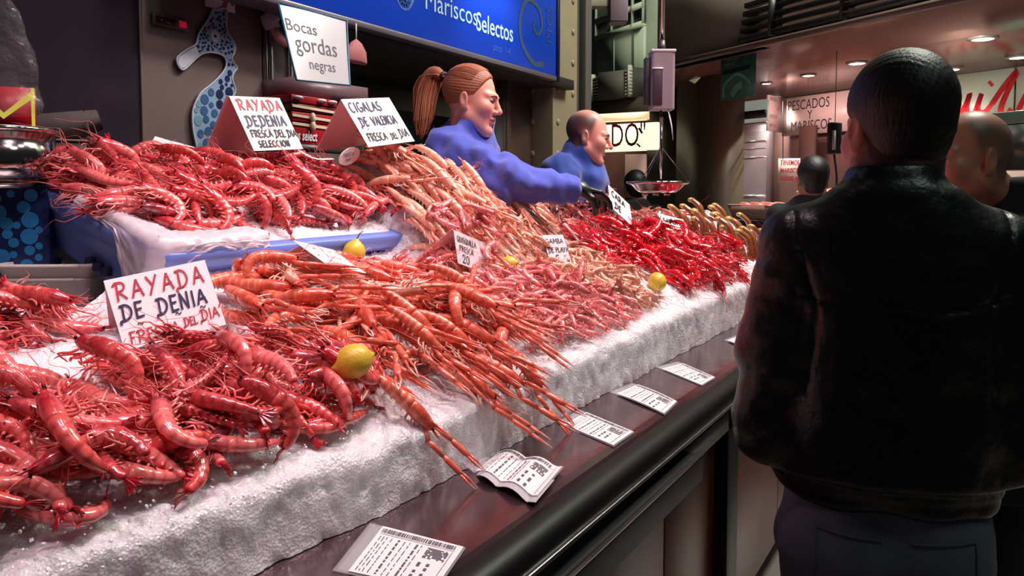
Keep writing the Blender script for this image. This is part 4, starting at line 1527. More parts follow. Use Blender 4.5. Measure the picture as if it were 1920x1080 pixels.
R_, B_, K_ = INK_RED, INK_BLUE, INK_BLACK
tent('big white price card with red and navy writing in the front heap', (-1.279, 0.771, 1.335), (-1.222, 0.931, 1.362), (-1.164, 0.929, 1.246), (-1.222, 0.769, 1.220),
     (-0.055, -0.005, -0.118),
     [('RAYADA', 0.06, 0.68, 0.25, 0.028, R_, dict(gap=0.30, sx=0.80, rise=0.0)),
      ('DE', 0.06, 0.40, 0.21, 0.030, B_, dict(gap=0.15, sx=0.9)), ('DENIA', 0.40, 0.37, 0.22, 0.030, B_, dict(gap=0.16, sx=0.82)),
      ('~', 0.18, 0.29, 0.16, 0.016, B_, {}), ('~', 0.55, 0.30, 0.16, 0.016, B_, {}), ('~', 0.80, 0.31, 0.16, 0.016, B_, {}),
      ('FRESCA', 0.07, 0.06, 0.16, 0.020, R_, dict(gap=0.18, sx=0.85)), ('DEL', 0.60, 0.12, 0.11, 0.018, R_, dict(gap=0.1, sx=0.8)), ("DIA'", 0.78, 0.14, 0.15, 0.020, R_, dict(gap=0.1, sx=0.85))])
tent('white price card for striped prawns, standing behind the blue tray', (-1.739, 1.404, 1.749), (-1.747, 1.588, 1.764), (-1.670, 1.599, 1.594), (-1.663, 1.428, 1.601),
     tuple(np.array((-1.851, 1.432, 1.596)) - np.array((-1.739, 1.404, 1.749))),
     [('RAYADA', 0.08, 0.74, 0.20, 0.028, R_, dict(gap=0.25, sx=0.85)), ('DE', 0.10, 0.45, 0.18, 0.030, B_, dict(sx=0.9)), ('DENIA', 0.36, 0.45, 0.19, 0.030, B_, dict(gap=0.14, sx=0.85)),
      ('FRESCA DEL DIA', 0.08, 0.24, 0.13, 0.020, K_, dict(gap=0.12, sx=0.8)), ('SELECCION', 0.14, 0.06, 0.11, 0.024, K_, dict(gap=0.2, sx=0.9)), ('~', 0.45, 0.37, 0.12, 0.012, B_, {})])
tent('white price card for langoustines, standing on the pale langoustine heap', (-1.517, 1.607, 1.747), (-1.537, 1.836, 1.778), (-1.460, 1.860, 1.646), (-1.440, 1.631, 1.615),
     (-0.10, -0.04, -0.14),
     [('CIGALAS', 0.06, 0.72, 0.20, 0.029, B_, dict(gap=0.18, sx=0.9)), ('DE', 0.10, 0.42, 0.18, 0.029, B_, dict(sx=0.85)), ('VALENCIA', 0.34, 0.42, 0.18, 0.029, B_, dict(gap=0.12, sx=0.75)),
      ('~', 0.16, 0.34, 0.12, 0.012, B_, {}), ('~', 0.5, 0.34, 0.12, 0.012, B_, {}), ('FRESCA', 0.08, 0.10, 0.16, 0.024, K_, dict(gap=0.14, sx=0.8)), ('DEL', 0.55, 0.10, 0.12, 0.021, K_, dict(sx=0.8)), ('DIA', 0.76, 0.12, 0.17, 0.024, K_, dict(sx=0.8))])
# low folded card behind the langoustines
SCR = lambda w: [('CIGALA VIVA', 0.06, 0.72, 0.17, w, K_, dict(gap=0.2, sx=0.9)), ('DE LONJA', 0.10, 0.42, 0.16, w, K_, dict(gap=0.2, sx=0.9)), ('FRESCA', 0.2, 0.14, 0.14, w, K_, dict(gap=0.2))]
tent('low folded price card between langoustines and the blue tray', (-1.266, 1.219, 1.376), (-1.291, 1.365, 1.346), (-1.194, 1.327, 1.307), (-1.168, 1.193, 1.334), (-0.10, -0.055, -0.05), SCR(0.014))
tent('folded price card reading 20 among the pink shrimps', (-1.209, 1.698, 1.391), (-1.201, 1.840, 1.348), (-1.180, 1.813, 1.283), (-1.175, 1.678, 1.303), (-0.10, -0.10, -0.055),
     [('QUISQUILLA', 0.06, 0.70, 0.17, 0.024, K_, dict(gap=0.12, sx=0.8)), ('FRESCA', 0.1, 0.42, 0.16, 0.024, K_, dict(sx=0.9)), ('20', 0.15, 0.08, 0.24, 0.030, B_, {}), ('X', 0.6, 0.1, 0.14, 0.021, K_, {})], face=mat('aged_card', (214, 200, 206), 0.6))
tent('small folded price card in front of the scarlet prawns', (-1.216, 2.206, 1.353), (-1.176, 2.276, 1.353), (-1.128, 2.252, 1.268), (-1.166, 2.183, 1.261), (-0.06, -0.10, -0.035),
     [('GAMBA', 0.08, 0.70, 0.16, 0.02, K_, dict(sx=0.9)), ('DE PLAYA', 0.08, 0.40, 0.16, 0.024, K_, dict(gap=0.1, sx=0.8)), ('15', 0.15, 0.08, 0.22, 0.030, B_, {})], face=mat('aged_card', (214, 200, 206), 0.6))
tent('narrow folded card standing on the scarlet prawns', (-1.273, 2.501, 1.378), (-1.284, 2.540, 1.378), (-1.229, 2.522, 1.318), (-1.218, 2.482, 1.320), (-0.03, -0.07, -0.05), [], face=CARD_BACK)
# plain tilted cards and tags further along the crest
def slip(label, q, lines, name='price_tag', cat='price tag', face=WHITE):
    """one flat card through four corners"""
    q = [np.array(p, float) for p in q]
    x, y = q[1] - q[0], q[0] - q[3]
    w, h = np.linalg.norm(x), np.linalg.norm(y)
    F = frame(q[3], x, y)
    root = thing(name, label, cat, tuple((q[2] + q[3]) / 2))
    part(MB().box((0, 0, -0.002), (w, h, 0), 0, F), 'card', face, root, smooth=False)
    t = MB()
    for txt, px, py, hh, wd, kw in lines:
        pen_text(t, txt, px * w, py * h, hh * h, wd * h, F, 0, **kw)
    if t.n:
        part(t, 'lettering', INK_BLACK, root, smooth=False)
    return root


slip('white reverse of a card leaning behind the tray prawns', ((-1.945, 1.321, 1.646), (-1.827, 1.435, 1.600), (-1.796, 1.405, 1.579), (-1.916, 1.289, 1.612)), [], 'price_card', 'price card')
slip("blank white card under the woman's gloved fingertips", ((-1.280, 2.914, 1.506), (-1.250, 2.929, 1.458), (-1.253, 2.866, 1.424), (-1.280, 2.853, 1.471)), [])
slip('white card with black writing on the crest behind the dark lobsters', ((-1.231, 2.883, 1.467), (-1.194, 3.016, 1.387), (-1.193, 2.898, 1.369), (-1.217, 2.772, 1.438)), [('CARA', 0.1, 0.6, 0.25, 0.05, {}), ('DE', 0.2, 0.15, 0.25, 0.05, {})])
slip('white lettered card leaning on the red mound', ((-1.271, 3.380, 1.404), (-1.200, 3.537, 1.372), (-1.189, 3.424, 1.323), (-1.201, 3.358, 1.328)), [('GAMBA', 0.1, 0.5, 0.26, 0.05, dict(sx=0.8)), ('ROJA', 0.15, 0.1, 0.26, 0.05, {})])
slip('white card standing between the curved shellfish', ((-1.290, 4.009, 1.367), (-1.257, 4.144, 1.352), (-1.185, 4.069, 1.322), (-1.221, 3.929, 1.303)), [])
slip('white card beside the far end of the shellfish', ((-1.111, 4.464, 1.325), (-1.057, 4.493, 1.286), (-1.018, 4.400, 1.278), (-1.068, 4.369, 1.275)), [])
# oval tag lying across the crest of the tray prawns
T0 = np.array((-1.500, 1.619, 1.591))
FT = frame(T0, np.array((-1.503, 1.677, 1.604)) - T0, np.array([0.02, 0, 0.05]))
rt_ = thing('price_tag', 'white oval tag on a plastic strip lying between the two upper price cards', 'price tag', tuple(T0))
part(MB().prism(arc(0, 0, 0.045, 0.026, 0, 350, 30), -0.001, 0.001, 0, FT), 'tag_disc', WHITE, rt_, smooth=False)
mb = MB()
pen_text(mb, 'FRESCA', -0.030, 0.001, 0.010, 0.0013, FT)
pen_text(mb, 'MAR', -0.016, -0.014, 0.009, 0.0013, FT)
part(mb, 'lettering', INK_BLUE, rt_, smooth=False)
mb = MB().tube(spline([(-1.584, 1.511, 1.604), (-1.531, 1.518, 1.581), (-1.517, 1.573, 1.582)], 5), [(0.006, 0.0015)] * 11, 6)
part(mb, 'strip', WHITE_PLASTIC, rt_)

# ------------------------------------------------------------------ label sheets under film on the steel ledge
FILM = mat('clear_film', (235, 235, 240), 0.12, alpha=0.28, spec=0.6)
TKS = [(((-0.801, 0.928), (-0.646, 0.934), (-0.608, 0.81), (-0.745, 0.788)), 'printed label sheet on the steel ledge, nearest the picture edge', 0.0),
       (((-0.831, 1.330), (-0.670, 1.304), (-0.640, 1.151), (-0.809, 1.207)), 'creased double label sheet on the steel ledge under the hanging langoustine claws', 0.010),
       (((-0.805, 1.689), (-0.645, 1.601), (-0.645, 1.490), (-0.805, 1.571)), 'printed label sheet on the steel ledge, third along from the near end', 0.0),
       (((-0.801, 2.015), (-0.647, 1.899), (-0.636, 1.775), (-0.813, 1.893)), 'printed label sheet on the steel ledge, fourth along from the near end', 0.0),
       (((-0.782, 2.348), (-0.640, 2.213), (-0.645, 2.102), (-0.813, 2.242)), 'printed label sheet on the steel ledge, fifth along from the near end', 0.0),
       (((-0.745, 3.010), (-0.650, 2.802), (-0.668, 2.688), (-0.769, 2.807)), 'printed label sheet on the ledge beside the sleeve of the man in leather', 0.0)]
for ti, (q, lab, crease) in enumerate(TKS):
    q = [np.array((*p, 0.9525)) for p in q]
    root = thing('label_sheet', lab, 'label', tuple(sum(q) / 4))
    n = 14

    def bil(u, v, dz=0.0):
        p = (q[0] * (1 - u) + q[1] * u) * (1 - v) + (q[3] * (1 - u) + q[2] * u) * v
        return p + np.array([0, 0, dz + crease * abs(math.sin(u * 7)) + 0.003 * math.sin(u * 3.1) * (ti % 2)])

    def sheet(u0, u1, v0, v1, dz, th=0.0008):
        mb = MB()
        V = [bil(u0 + (u1 - u0) * i / n, v0 + (v1 - v0) * j / n, dz) for i in range(n + 1) for j in range(n + 1)]
        V += [p - np.array([0, 0, th]) for p in V]
        k = (n + 1) ** 2
        f = []
        for i in range(n):
            for j in range(n):
                a = i * (n + 1) + j
                f += [(a, a + 1, a + n + 2, a + n + 1), (k + a, k + a + n + 1, k + a + n + 2, k + a + 1)]
        for i in range(n):
            for a, b in ((i * (n + 1), (i + 1) * (n + 1)), ((i + 1) * (n + 1) + n, i * (n + 1) + n), (i + 1, i), (n * (n + 1) + i, n * (n + 1) + i + 1)):
                f.append((a, b, k + b, k + a))
        return mb.add(np.array(V), f)

    part(sheet(-0.16, 1.02, -0.02, 1.03, 0.0), 'film', FILM, root)
    pp = part(sheet(0.02, 1.0, 0.0, 1.0, 0.0016), 'paper', WHITE, root, smooth=False)
    if crease:
        part(sheet(0.1, 1.04, 0.45, 1.16, -0.0005), 'under_sheet', mat('grey_paper', (190, 184, 190), 0.6), root, smooth=False)
    pm = MB()
    rr = random.Random(ti + 3)

    def blot(u0, u1, v0, v1):
        P = [bil(u0, v0, 0.0024), bil(u1, v0, 0.0024), bil(u1, v1, 0.0024), bil(u0, v1, 0.0024)]
        m_ = [(P[0] + P[1]) / 2, (P[3] + P[2]) / 2]
        pm.add(np.array([P[0], bil((u0 + u1) / 2, v0, 0.0024), P[1], P[2], bil((u0 + u1) / 2, v1, 0.0024), P[3]]), [(0, 5, 4, 1), (1, 4, 3, 2)])

    # barcode-like strip along the far edge, a grey block, rules and lines of print
    u = 0.05
    while u < 0.93:
        w_ = rr.uniform(0.004, 0.02)
        blot(u, u + w_, 0.05, 0.14)
        u += w_ + rr.uniform(0.003, 0.012)
    blot(0.05, 0.95, 0.165, 0.172)
    for k in range(9):
        for s in range(12):
            if rr.random() < 0.8:
                a, b = 0.66 + 0.25 * s / 12, 0.22 + 0.24 * k / 9
                blot(a, a + 0.018, b, b + 0.02)
    for c_, u in enumerate((0.08, 0.12, 0.16, 0.22, 0.30, 0.38, 0.44, 0.52, 0.58)):
        v = 0.22
        thick = 0.024 if c_ in (4, 7) else 0.010
        while v < 0.95:
            l = rr.uniform(0.03, 0.12)
            blot(u, u + thick, v, min(0.96, v + l))
            v += l + rr.uniform(0.02, 0.05)
    for u in (0.66, 0.76):
        v = 0.56
        while v < 0.92:
            l = rr.uniform(0.04, 0.1)
            blot(u, u + 0.035, v, v + l)
            v += l + rr.uniform(0.03, 0.09)
    blot(0.93, 0.936, 0.2, 0.95)
    pm.obj('print', INK_GREY, pp, smooth=False)

# ------------------------------------------------------------------ left side: pan, bag, box, tubs
SHINE = mat('polished_steel', (196, 188, 186), 0.12, 1.0)
c0 = np.array((-1.845, 0.885, 1.583))
pan = thing('steel_pan', 'shiny round steel pan above the blue box at the left edge', 'pan', (c0[0], c0[1], 1.53))
Mp = np.eye(4)
Mp[:3, 3] = (c0[0], c0[1], 1.518)
mb = MB().lathe([(0.0005, 0), (0.085, 0), (0.098, 0.006), (0.105, 0.03), (0.108, 0.105), (0.104, 0.103), (0.10, 0.03), (0.09, 0.012), (0.0005, 0.008)], 48, 0, Mp)
part(mb, 'bowl', SHINE, pan)
mb = MB().lathe([(0.106, 0.098), (0.116, 0.101), (0.118, 0.107), (0.112, 0.111), (0.106, 0.107), (0.106, 0.098)], 48, 0, Mp)
part(mb, 'rim', SHINE, pan)
mb = MB().lathe([(0.0005, -0.02), (0.07, -0.02), (0.075, -0.001), (0.0005, -0.001)], 32, 0, Mp)
part(mb, 'foot', SHINE, pan)
# box with printed bubbles under the pan
bx0 = np.array((-1.822, 0.913, 1.442))
tb = thing('bubble_box', 'navy box printed with light blue bubbles under the steel pan', 'box', (bx0[0] - 0.1, bx0[1] - 0.1, 1.215))
Bd = frame((bx0[0], bx0[1], 1.216), (math.cos(0.75), math.sin(0.75), 0), (0, 0, 1))
part(MB().box((-0.26, 0.0, -0.22), (0.055, 0.292, 0.0), 0, Bd), 'carton', mat('navy_carton', (12, 34, 78), 0.35), tb, bevel=0.004)
BUB = mat('bubble_print', (36, 120, 176), 0.4)
rr = random.Random(4)
placed = []
for k in range(400):
    u, v, r = rr.uniform(-0.1, 0.035), rr.uniform(0.07, 0.275), rr.choice((0.008, 0.011, 0.014, 0.018))
    if v < 0.07 + 1.2 * (u + 0.0) or any(math.hypot(u - a, v - b) < (r + c) * 0.9 for a, b, c in placed):
        continue
    placed.append((u, v, r))
    if len(placed) > 34:
        break
for u, v, r in placed:
    mb = MB().prism(arc(u, v, r, r, 0, 340, 18), 0.0005, 0.0012, 0, Bd)
    part(mb, 'printed_bubble', BUB, tb, smooth=False)
part(MB().box((-0.3, -0.0, 0.02), (0.08, 0.012, 0.05), 0, Bd), 'base_strip', mat('red_strip', (130, 40, 50), 0.5), tb)
# white tubs stacked on the shelf behind the left heap
for i, (dz, dx, lab) in enumerate([(0.0, 0.02, 'white plastic tub on the shelf, lowest of the stack left of the blue tray'), (0.03, 0.0, 'white plastic tub on the shelf, upper one of the stack left of the blue tray')]):
    cxy = np.array((-1.764, 0.960, 1.286))
    t = thing('white_tub', lab, 'tub', (cxy[0], cxy[1], 1.216 + dz))
    Mt = yawm((cxy[0] - dx, cxy[1], 1.216 + dz), 0.62)
    rings = [rring(-0.085, -0.065, 0.085, 0.065, 0.02, 0.0), rring(-0.095, -0.075, 0.095, 0.075, 0.022, 0.075), rring(-0.105, -0.085, 0.105, 0.085, 0.024, 0.078), rring(-0.105, -0.085, 0.105, 0.085, 0.024, 0.088),
             rring(-0.094, -0.074, 0.094, 0.074, 0.02, 0.088), rring(-0.084, -0.064, 0.084, 0.064, 0.02, 0.012)]
    mb, V, F = loft_rings(rings)
    mb.add(xf(Mt, np.array(V)), F)
    part(mb, 'tub_wall', mat('tub_plastic', (206, 198, 192), 0.4), t)
    mb = MB().tube(xf(Mt, np.array(rring(-0.106, -0.086, 0.106, 0.086, 0.024, 0.084) + [rring(-0.106, -0.086, 0.106, 0.086, 0.024, 0.084)[0]])), 0.004, 6)
    part(mb, 'lip', mat('tub_plastic', (206, 198, 192), 0.4), t)
# folded dark paper bag lying behind
cb = np.array((-2.278, 1.275, 1.690))
pb = thing('paper_bag', 'crumpled dark grey paper bag behind the steel pan', 'bag', (cb[0], cb[1], cb[2] - 0.05))
Bb = frame(cb, (0.55, 0.83, -0.05), (-0.1, 0.05, 1))
mb = MB().tube(xf(Bb, np.array([(-0.10, -0.045, 0), (-0.05, -0.02, 0), (0.03, 0.0, 0), (0.085, 0.02, 0)])), [(0.05, 0.035), (0.07, 0.045), (0.07, 0.04), (0.055, 0.03)], 14, caps=False)
part(mb, 'paper_tube', mat('dark_paper', (96, 84, 84), 0.8, bump=0.3, bscale=20), pb)
mb = MB().tube(xf(Bb, np.array([(0.05, 0.012, 0), (0.086, 0.021, 0)])), [(0.058, 0.032), (0.05, 0.024)], 14)
part(mb, 'mouth', mat('bag_inside', (30, 24, 26), 0.9), pb)
cb2 = np.array((-2.136, 1.179, 1.593))
ob = thing('carton', 'plain grey cardboard box behind the blue tray', 'box', (cb2[0], cb2[1], cb2[2] - 0.2))
Bc = frame(cb2, (0.5, 0.86, 0), (0, 0, 1))
part(MB().box((-0.16, -0.24, -0.2), (0.06, 0.035, 0), 0, Bc), 'carton_body', mat('grey_card', (110, 98, 92), 0.7), ob, bevel=0.003)
part(MB().box((-0.165, 0.036, -0.2), (0.065, 0.042, 0.004), 0, Bc), 'carton_lid', mat('grey_card', (110, 98, 92), 0.7), ob)
# roll of clear bags hanging at the left edge
FILM2 = mat('clear_bag', (226, 218, 224), 0.1, alpha=0.085, spec=1.0, coat=1.0, bump=0.9, bscale=26, dist=0.02)
hb = np.array((-1.899, 0.935, 1.923))
n1, n2 = 40, 44
V = []
Bh = frame((-1.893, 0.920, 1.664), (math.cos(0.55), math.sin(0.55), 0), (0, 0, 1))
for i in range(n1):
    for j in range(n2):
        a, t = 2 * math.pi * i / n1, j / (n2 - 1)
        r = np.interp(t, [0, 0.12, 0.5, 0.85, 1], [0.082, 0.080, 0.068, 0.040, 0.012])
        r *= 1 + 0.16 * noise.noise(Vector((math.cos(a) * 2, math.sin(a) * 2, t * 7))) + 0.07 * noise.noise(Vector((math.cos(a) * 6, math.sin(a) * 6, t * 16)))
        V.append((r * math.cos(a) * 1.05, t * 0.27, r * math.sin(a) * 0.55))
F = [(i * n2 + j, ((i + 1) % n1) * n2 + j, ((i + 1) % n1) * n2 + j + 1, i * n2 + j + 1) for i in range(n1) for j in range(n2 - 1)]
bagr = thing('plastic_bag', 'clear crinkled plastic bag hanging at the left edge', 'plastic bag', tuple(Bh[:3, 3]))
part(MB().add(xf(Bh, np.array(V)), F), 'bag_film', FILM2, bagr)
part(MB().tube(xf(Bh, np.array([(0, 0.265, 0), (0, 0.9, 0)])), 0.006, 8), 'hanging_cord', FILM2, bagr)
# red and yellow packet behind it
cp = np.array((-2.136, 1.070, 1.711))
pk = thing('packet', 'red and yellow packet behind the hanging clear bag', 'packet', tuple(cp - np.array([0, 0, 0.08])))
Bk = frame(cp, (0.5, 0.86, 0), (0, 0, 1))
part(MB().box((-0.10, -0.06, -0.05), (0.04, 0.05, 0), 0, Bk), 'carton_body', mat('red_packet', (200, 24, 44), 0.4), pk)
mb = MB().ribbon([(-0.1, 0.045), (-0.03, -0.025), (0.037, 0.035)], 0.016, Bk, 0.001).ribbon([(0.035, -0.05), (0.035, 0.05)], 0.008, Bk, 0.0012)
part(mb, 'printed_band', mat('glowing_yellow_print', (250, 240, 90), 0.4, emit=0.25), pk, smooth=False)  # print is given a faint glow of its own

# ------------------------------------------------------------------ people
SKIN = mat('skin', (255, 255, 255), 0.42, attr=True, sss=0.18, sssr=(1, 0.35, 0.2), bump=0.06, bscale=260, dist=0.001)
HAIRM = mat('hair', (255, 255, 255), 0.5, attr=True, bump=0.5, bscale=40, stretch=(6, 6, 0.6), dist=0.003)
LEATHER = mat('black_leather', (17, 14, 17), 0.36, bump=0.4, bscale=16, dist=0.02, spec=0.6)
DENIM = mat('blue_denim', (108, 114, 134), 0.8, bump=0.2, bscale=300, dist=0.001, var=0.15, vscale=9)
FLEECE = mat('blue_fleece', (66, 82, 186), 0.85, bump=0.35, bscale=220, dist=0.003, sheen=0.4, var=0.08, vscale=12)
FLEECE2 = mat('deep_blue_fleece', (40, 74, 160), 0.85, bump=0.35, bscale=220, dist=0.003, sheen=0.3, var=0.08, vscale=12)
GLOVE = mat('black_glove', (22, 19, 22), 0.35)
DARKCLOTH = mat('dark_coat', (22, 21, 26), 0.85, bump=0.2, bscale=120, dist=0.002)
REDCLOTH = mat('red_coat', (172, 26, 44), 0.7, bump=0.15, bscale=60)
WHITEEYE = mat('eye_white', (226, 218, 214), 0.2)
IRIS = mat('iris', (60, 44, 34), 0.15)


def head_sdf(p, nose=1.0, jaw=1.0, female=False, cheek=1.0):
    """head about the point between the ears: +y face, +z up, crown at z = 0.128, chin at about -0.118"""
    d = s_ell(p, (0, -0.014, 0.040), (0.0745, 0.096, 0.089))
    d = smin(d, s_ell(p, (0, 0.036, -0.030), (0.060 * cheek, 0.056, 0.080)), 0.035)
    for s in (-1, 1):
        d = smin(d, s_cap(p, (s * 0.052 * jaw, 0.004, -0.058), (s * 0.018, 0.070, -0.102), 0.021, 0.016), 0.03)
        d = smin(d, s_sph(p, (s * 0.040 * cheek, 0.064, -0.020), 0.024), 0.025)
        d = smin(d, s_cap(p, (s * 0.012, 0.089, 0.026), (s * 0.044, 0.070, 0.026), 0.010, 0.009), 0.016)
    d = smin(d, s_sph(p, (0, 0.073, -0.104), 0.017 if female else 0.020), 0.022)
    # eye sockets
    for s in (-1, 1):
        d = smax(d, -s_ell(p, (s * 0.031, 0.103, 0.006), (0.019, 0.022, 0.012)), 0.012)
        # eyelids
        d = smin(d, s_ell(p, (s * 0.031, 0.078, 0.010), (0.0155, 0.0125, 0.0060)), 0.004)
        d = smin(d, s_ell(p, (s * 0.031, 0.077, -0.004), (0.0145, 0.0115, 0.0045)), 0.004)
    # nose
    n = nose
    d = smin(d, s_cap(p, (0, 0.090, 0.018), (0, 0.090 + 0.026 * n, -0.026), 0.0070, 0.0095), 0.012)
    d = smin(d, s_sph(p, (0, 0.091 + 0.024 * n, -0.028), 0.0105), 0.006)
    for s in (-1, 1):
        d = smin(d, s_ell(p, (s * 0.0125, 0.098, -0.032), (0.0075, 0.011, 0.0075)), 0.006)
        d = smax(d, -s_sph(p, (s * 0.007, 0.108, -0.0405), 0.0035), 0.003)
    # mouth
    lw = 0.023
    d = smin(d, s_ell(p, (0, 0.089, -0.0575), (lw, 0.011, 0.0068)), 0.008)
    d = smin(d, s_ell(p, (0, 0.087, -0.0700), (lw * 0.85, 0.0115, 0.0072)), 0.008)
    d = smax(d, -s_cap(p, (-lw, 0.094, -0.0645), (lw, 0.094, -0.0645), 0.0022), 0.004)
    d = smax(d, -s_ell(p, (0, 0.100, -0.083), (0.020, 0.009, 0.006)), 0.010)
    # ears
    for s in (-1, 1):
        R = np.array(Matrix.Rotation(s * -0.35, 3, 'Z') @ Matrix.Rotation(0.18, 3, 'X'))
        e = s_ell(p, (s * 0.076, -0.010, -0.004), (0.0075, 0.019, 0.032), R)
        e = smin(e, s_sph(p, (s * 0.073, 0.000, -0.031), 0.0085), 0.008)
        e = smax(e, -s_ell(p, (s * 0.0845, -0.009, 0.000), (0.006, 0.011, 0.019), R), 0.004)
        d = smin(d, e, 0.007)
    return d


def face_col(skin, lip, stubble=0.0, buzz=None, blush=0.12, hairline=0.055, zl=0.075):
    skin, lip = np.asarray(skin), np.asarray(lip)

    def f(P):
        c = np.tile(skin, (len(P), 1))
        x, y, z = P[:, 0], P[:, 1], P[:, 2]
        front = np.clip((y - 0.055) / 0.02, 0, 1)
        g = np.exp(-((z + 0.062) / 0.010) ** 2) * np.exp(-(x / 0.024) ** 4) * np.clip((y - 0.080) / 0.006, 0, 1)
        c = c * (1 - g[:, None]) + lip * g[:, None]
        b = blush * np.exp(-((np.abs(x) - 0.045) / 0.02) ** 2 - ((z + 0.022) / 0.022) ** 2) * front
        b = b + blush * np.exp(-(x / 0.014) ** 2 - ((z + 0.028) / 0.012) ** 2) * np.clip((y - 0.095) / 0.01, 0, 1)
        c = c * (1 - b[:, None] * np.array([0.05, 0.9, 0.9]))
        if stubble:
            s = stubble * np.clip((-0.035 - z) / 0.02, 0, 1) * np.clip((y + 0.01) / 0.02, 0, 1) * (1 - g) * np.clip((z + 0.125) / 0.01, 0, 1)
            c = c * (1 - s[:, None] * np.array([0.45, 0.4, 0.35]))
        if buzz is not None:
            hl = hairline + 0.10 * np.clip(np.abs(x) - 0.045, 0, 0.03) * 0
            m = np.clip((0.02 - y + np.clip(z, -0.08, 0.2) * 0.25) / 0.02, 0, 1) * np.clip((z + zl) / 0.03, 0, 1)
            ear = np.exp(-((y + 0.01) / 0.03) ** 2 - ((z + 0.01) / 0.04) ** 2) * (np.abs(x) > 0.066)
            top = np.clip((z - 0.085) / 0.03, 0, 1)
            m = m * (1 - ear) * (1 - top * 0.75)
            c = c * (1 - 0.9 * m[:, None]) + np.asarray(buzz) * 0.9 * m[:, None]
        return np.clip(c, 0, 1)
    return f


def headM(loc, heading, pitch=0.0, roll=0.0, s=1.0):
    M = Matrix.Translation(loc) @ Matrix.Rotation(RAD(heading - 90), 4, 'Z') @ Matrix.Rotation(RAD(roll), 4, 'Y') @ Matrix.Rotation(RAD(-pitch), 4, 'X') @ Matrix.Scale(s, 4)
    return np.array(M)


def person(label, M, skin, neck_to, h=0.003, hs=None, colf=None, neck_r=0.055):
    """body mesh: head and neck in one surface, placed in the world by M (head frame); neck_to: world point the neck runs down to"""
    hs = hs or {}
    Mi = np.linalg.inv(M)
    nt = xf(Mi, np.array([neck_to]))[0]
    fn = lambda p: smin(head_sdf(p, **hs), s_cap(p, (0, -0.020, -0.055), nt, neck_r, neck_r * 1.12), 0.03)
    lo = np.minimum(np.array([-0.10, -0.125, -0.14]), nt - neck_r * 1.2)
    hi = np.maximum(np.array([0.10, 0.135, 0.145]), nt + neck_r * 1.2)
    o = sdf_obj('person', fn, lo, hi, h, SKIN, None, M, colf)
    tag(o, label, 'person')
    return o


def child(mb, name, mats, root):
    o = mb.obj(name, mats, root)
    return o


def eyes(root, M, brow, look=0.0, sides=(-1, 1), br=1.0):
    for s in sides:
        c = np.array([s * 0.031, 0.0765, 0.003])
        child(MB().ball(xf(M, c[None])[0], 0.0118, 14, 10), 'eyeball', WHITEEYE, root)
        child(MB().ball(xf(M, (c + np.array([look, 0.0088, 0]))[None])[0], 0.0056, 10, 8), 'iris', IRIS, root)
        P = np.array([(s * 0.016, 0.099, 0.021), (s * 0.030, 0.096, 0.0265), (s * 0.046, 0.083, 0.022)])
        child(MB().tube(xf(M, spline(P, 4)), np.array([0.0018, 0.0026, 0.003, 0.003, 0.0028, 0.0025, 0.002, 0.0015, 0.001]) * br, 6, 0, brow), 'eyebrow', HAIRM, root)
        L = np.array([(s * 0.018, 0.0875, 0.006), (s * 0.031, 0.0915, 0.0095), (s * 0.0445, 0.084, 0.006)])
        child(MB().tube(xf(M, spline(L, 4)), 0.0011, 5, 0, brow * 0.5), 'eyelash', HAIRM, root)


def cloth(name, fn, lo, hi, h, m, root, M=None):
    P, F = sdf_mesh(fn, lo, hi, h)
    mb = MB()
    mb.add(xf(M, P) if M is not None else P, F.tolist())
    return mb.obj(name, m, root)


def folds(p, a=0.004):
    x, y, z = p[..., 0], p[..., 1], p[..., 2]
    return a * (np.sin(z * 38 + 3 * np.sin(x * 14) + y * 9) * 0.5 + np.sin(z * 71 + x * 33 + 1.7 * np.sin(y * 23)) * 0.3 + np.sin(x * 47 - z * 21 + y * 31) * 0.3)


# ---- customer in the black leather jacket, seen from behind
hp = np.array((-0.135, 1.566, 1.637))
gx_, gy_ = float(hp[0]), float(hp[1])
HB = 106                     # heading of the body
BM = yawm((gx_, gy_, 0.0), RAD(HB - 90))
HM = headM((gx_ + 0.005, gy_ + 0.02, 1.600), 122, 4, 0, 1.05)
man = person('man in a black leather jacket and jeans standing with his back to us', HM, None, xf(BM, np.array([[0, -0.03, 1.44]]))[0], 0.0032,
             dict(jaw=1.1, cheek=1.08), face_col(C(206, 140, 118), C(170, 90, 84), 0.5, C(44, 32, 30), zl=0.13), 0.064)


def dark_hair(p):
    d = s_ell(p, (0, -0.016, 0.043), (0.0835, 0.1045, 0.0945))
    d = smin(d, s_ell(p, (0, -0.052, -0.040), (0.061, 0.048, 0.055)), 0.04)
    cut = np.maximum(p[..., 1] - 0.03 - 0.45 * (p[..., 2] - 0.03), -0.080 - p[..., 2])
    d = d + 0.012 * np.clip((-0.01 - p[..., 2]) / 0.06, 0, 1)
    for s in (-1, 1):
        cut = smax(cut, -s_ell(p, (s * 0.085, 0.010, -0.012), (0.035, 0.030, 0.040)), 0.008)
    return smax(d, cut, 0.012) + 0.0006 * np.sin(p[..., 0] * 420 + 3 * np.sin(p[..., 2] * 90)) * np.sin(p[..., 2] * 330 + p[..., 1] * 370)


def child_sdf(name, fn, lo, hi, h, m, root, M, col=(1, 1, 1)):
    P, F = sdf_mesh(fn, lo, hi, h)
    mb = MB().add(xf(M, P), F.tolist(), 0, col)
    return mb.obj(name, m, root)


child_sdf('hair', dark_hair, (-0.10, -0.14, -0.11), (0.10, 0.10, 0.15), 0.003, HAIRM, man, HM, C(26, 20, 20))
eyes(man, HM, C(30, 22, 20))
SH = [(s * 0.180, -0.015, 1.405) for s in (-1, 1)]


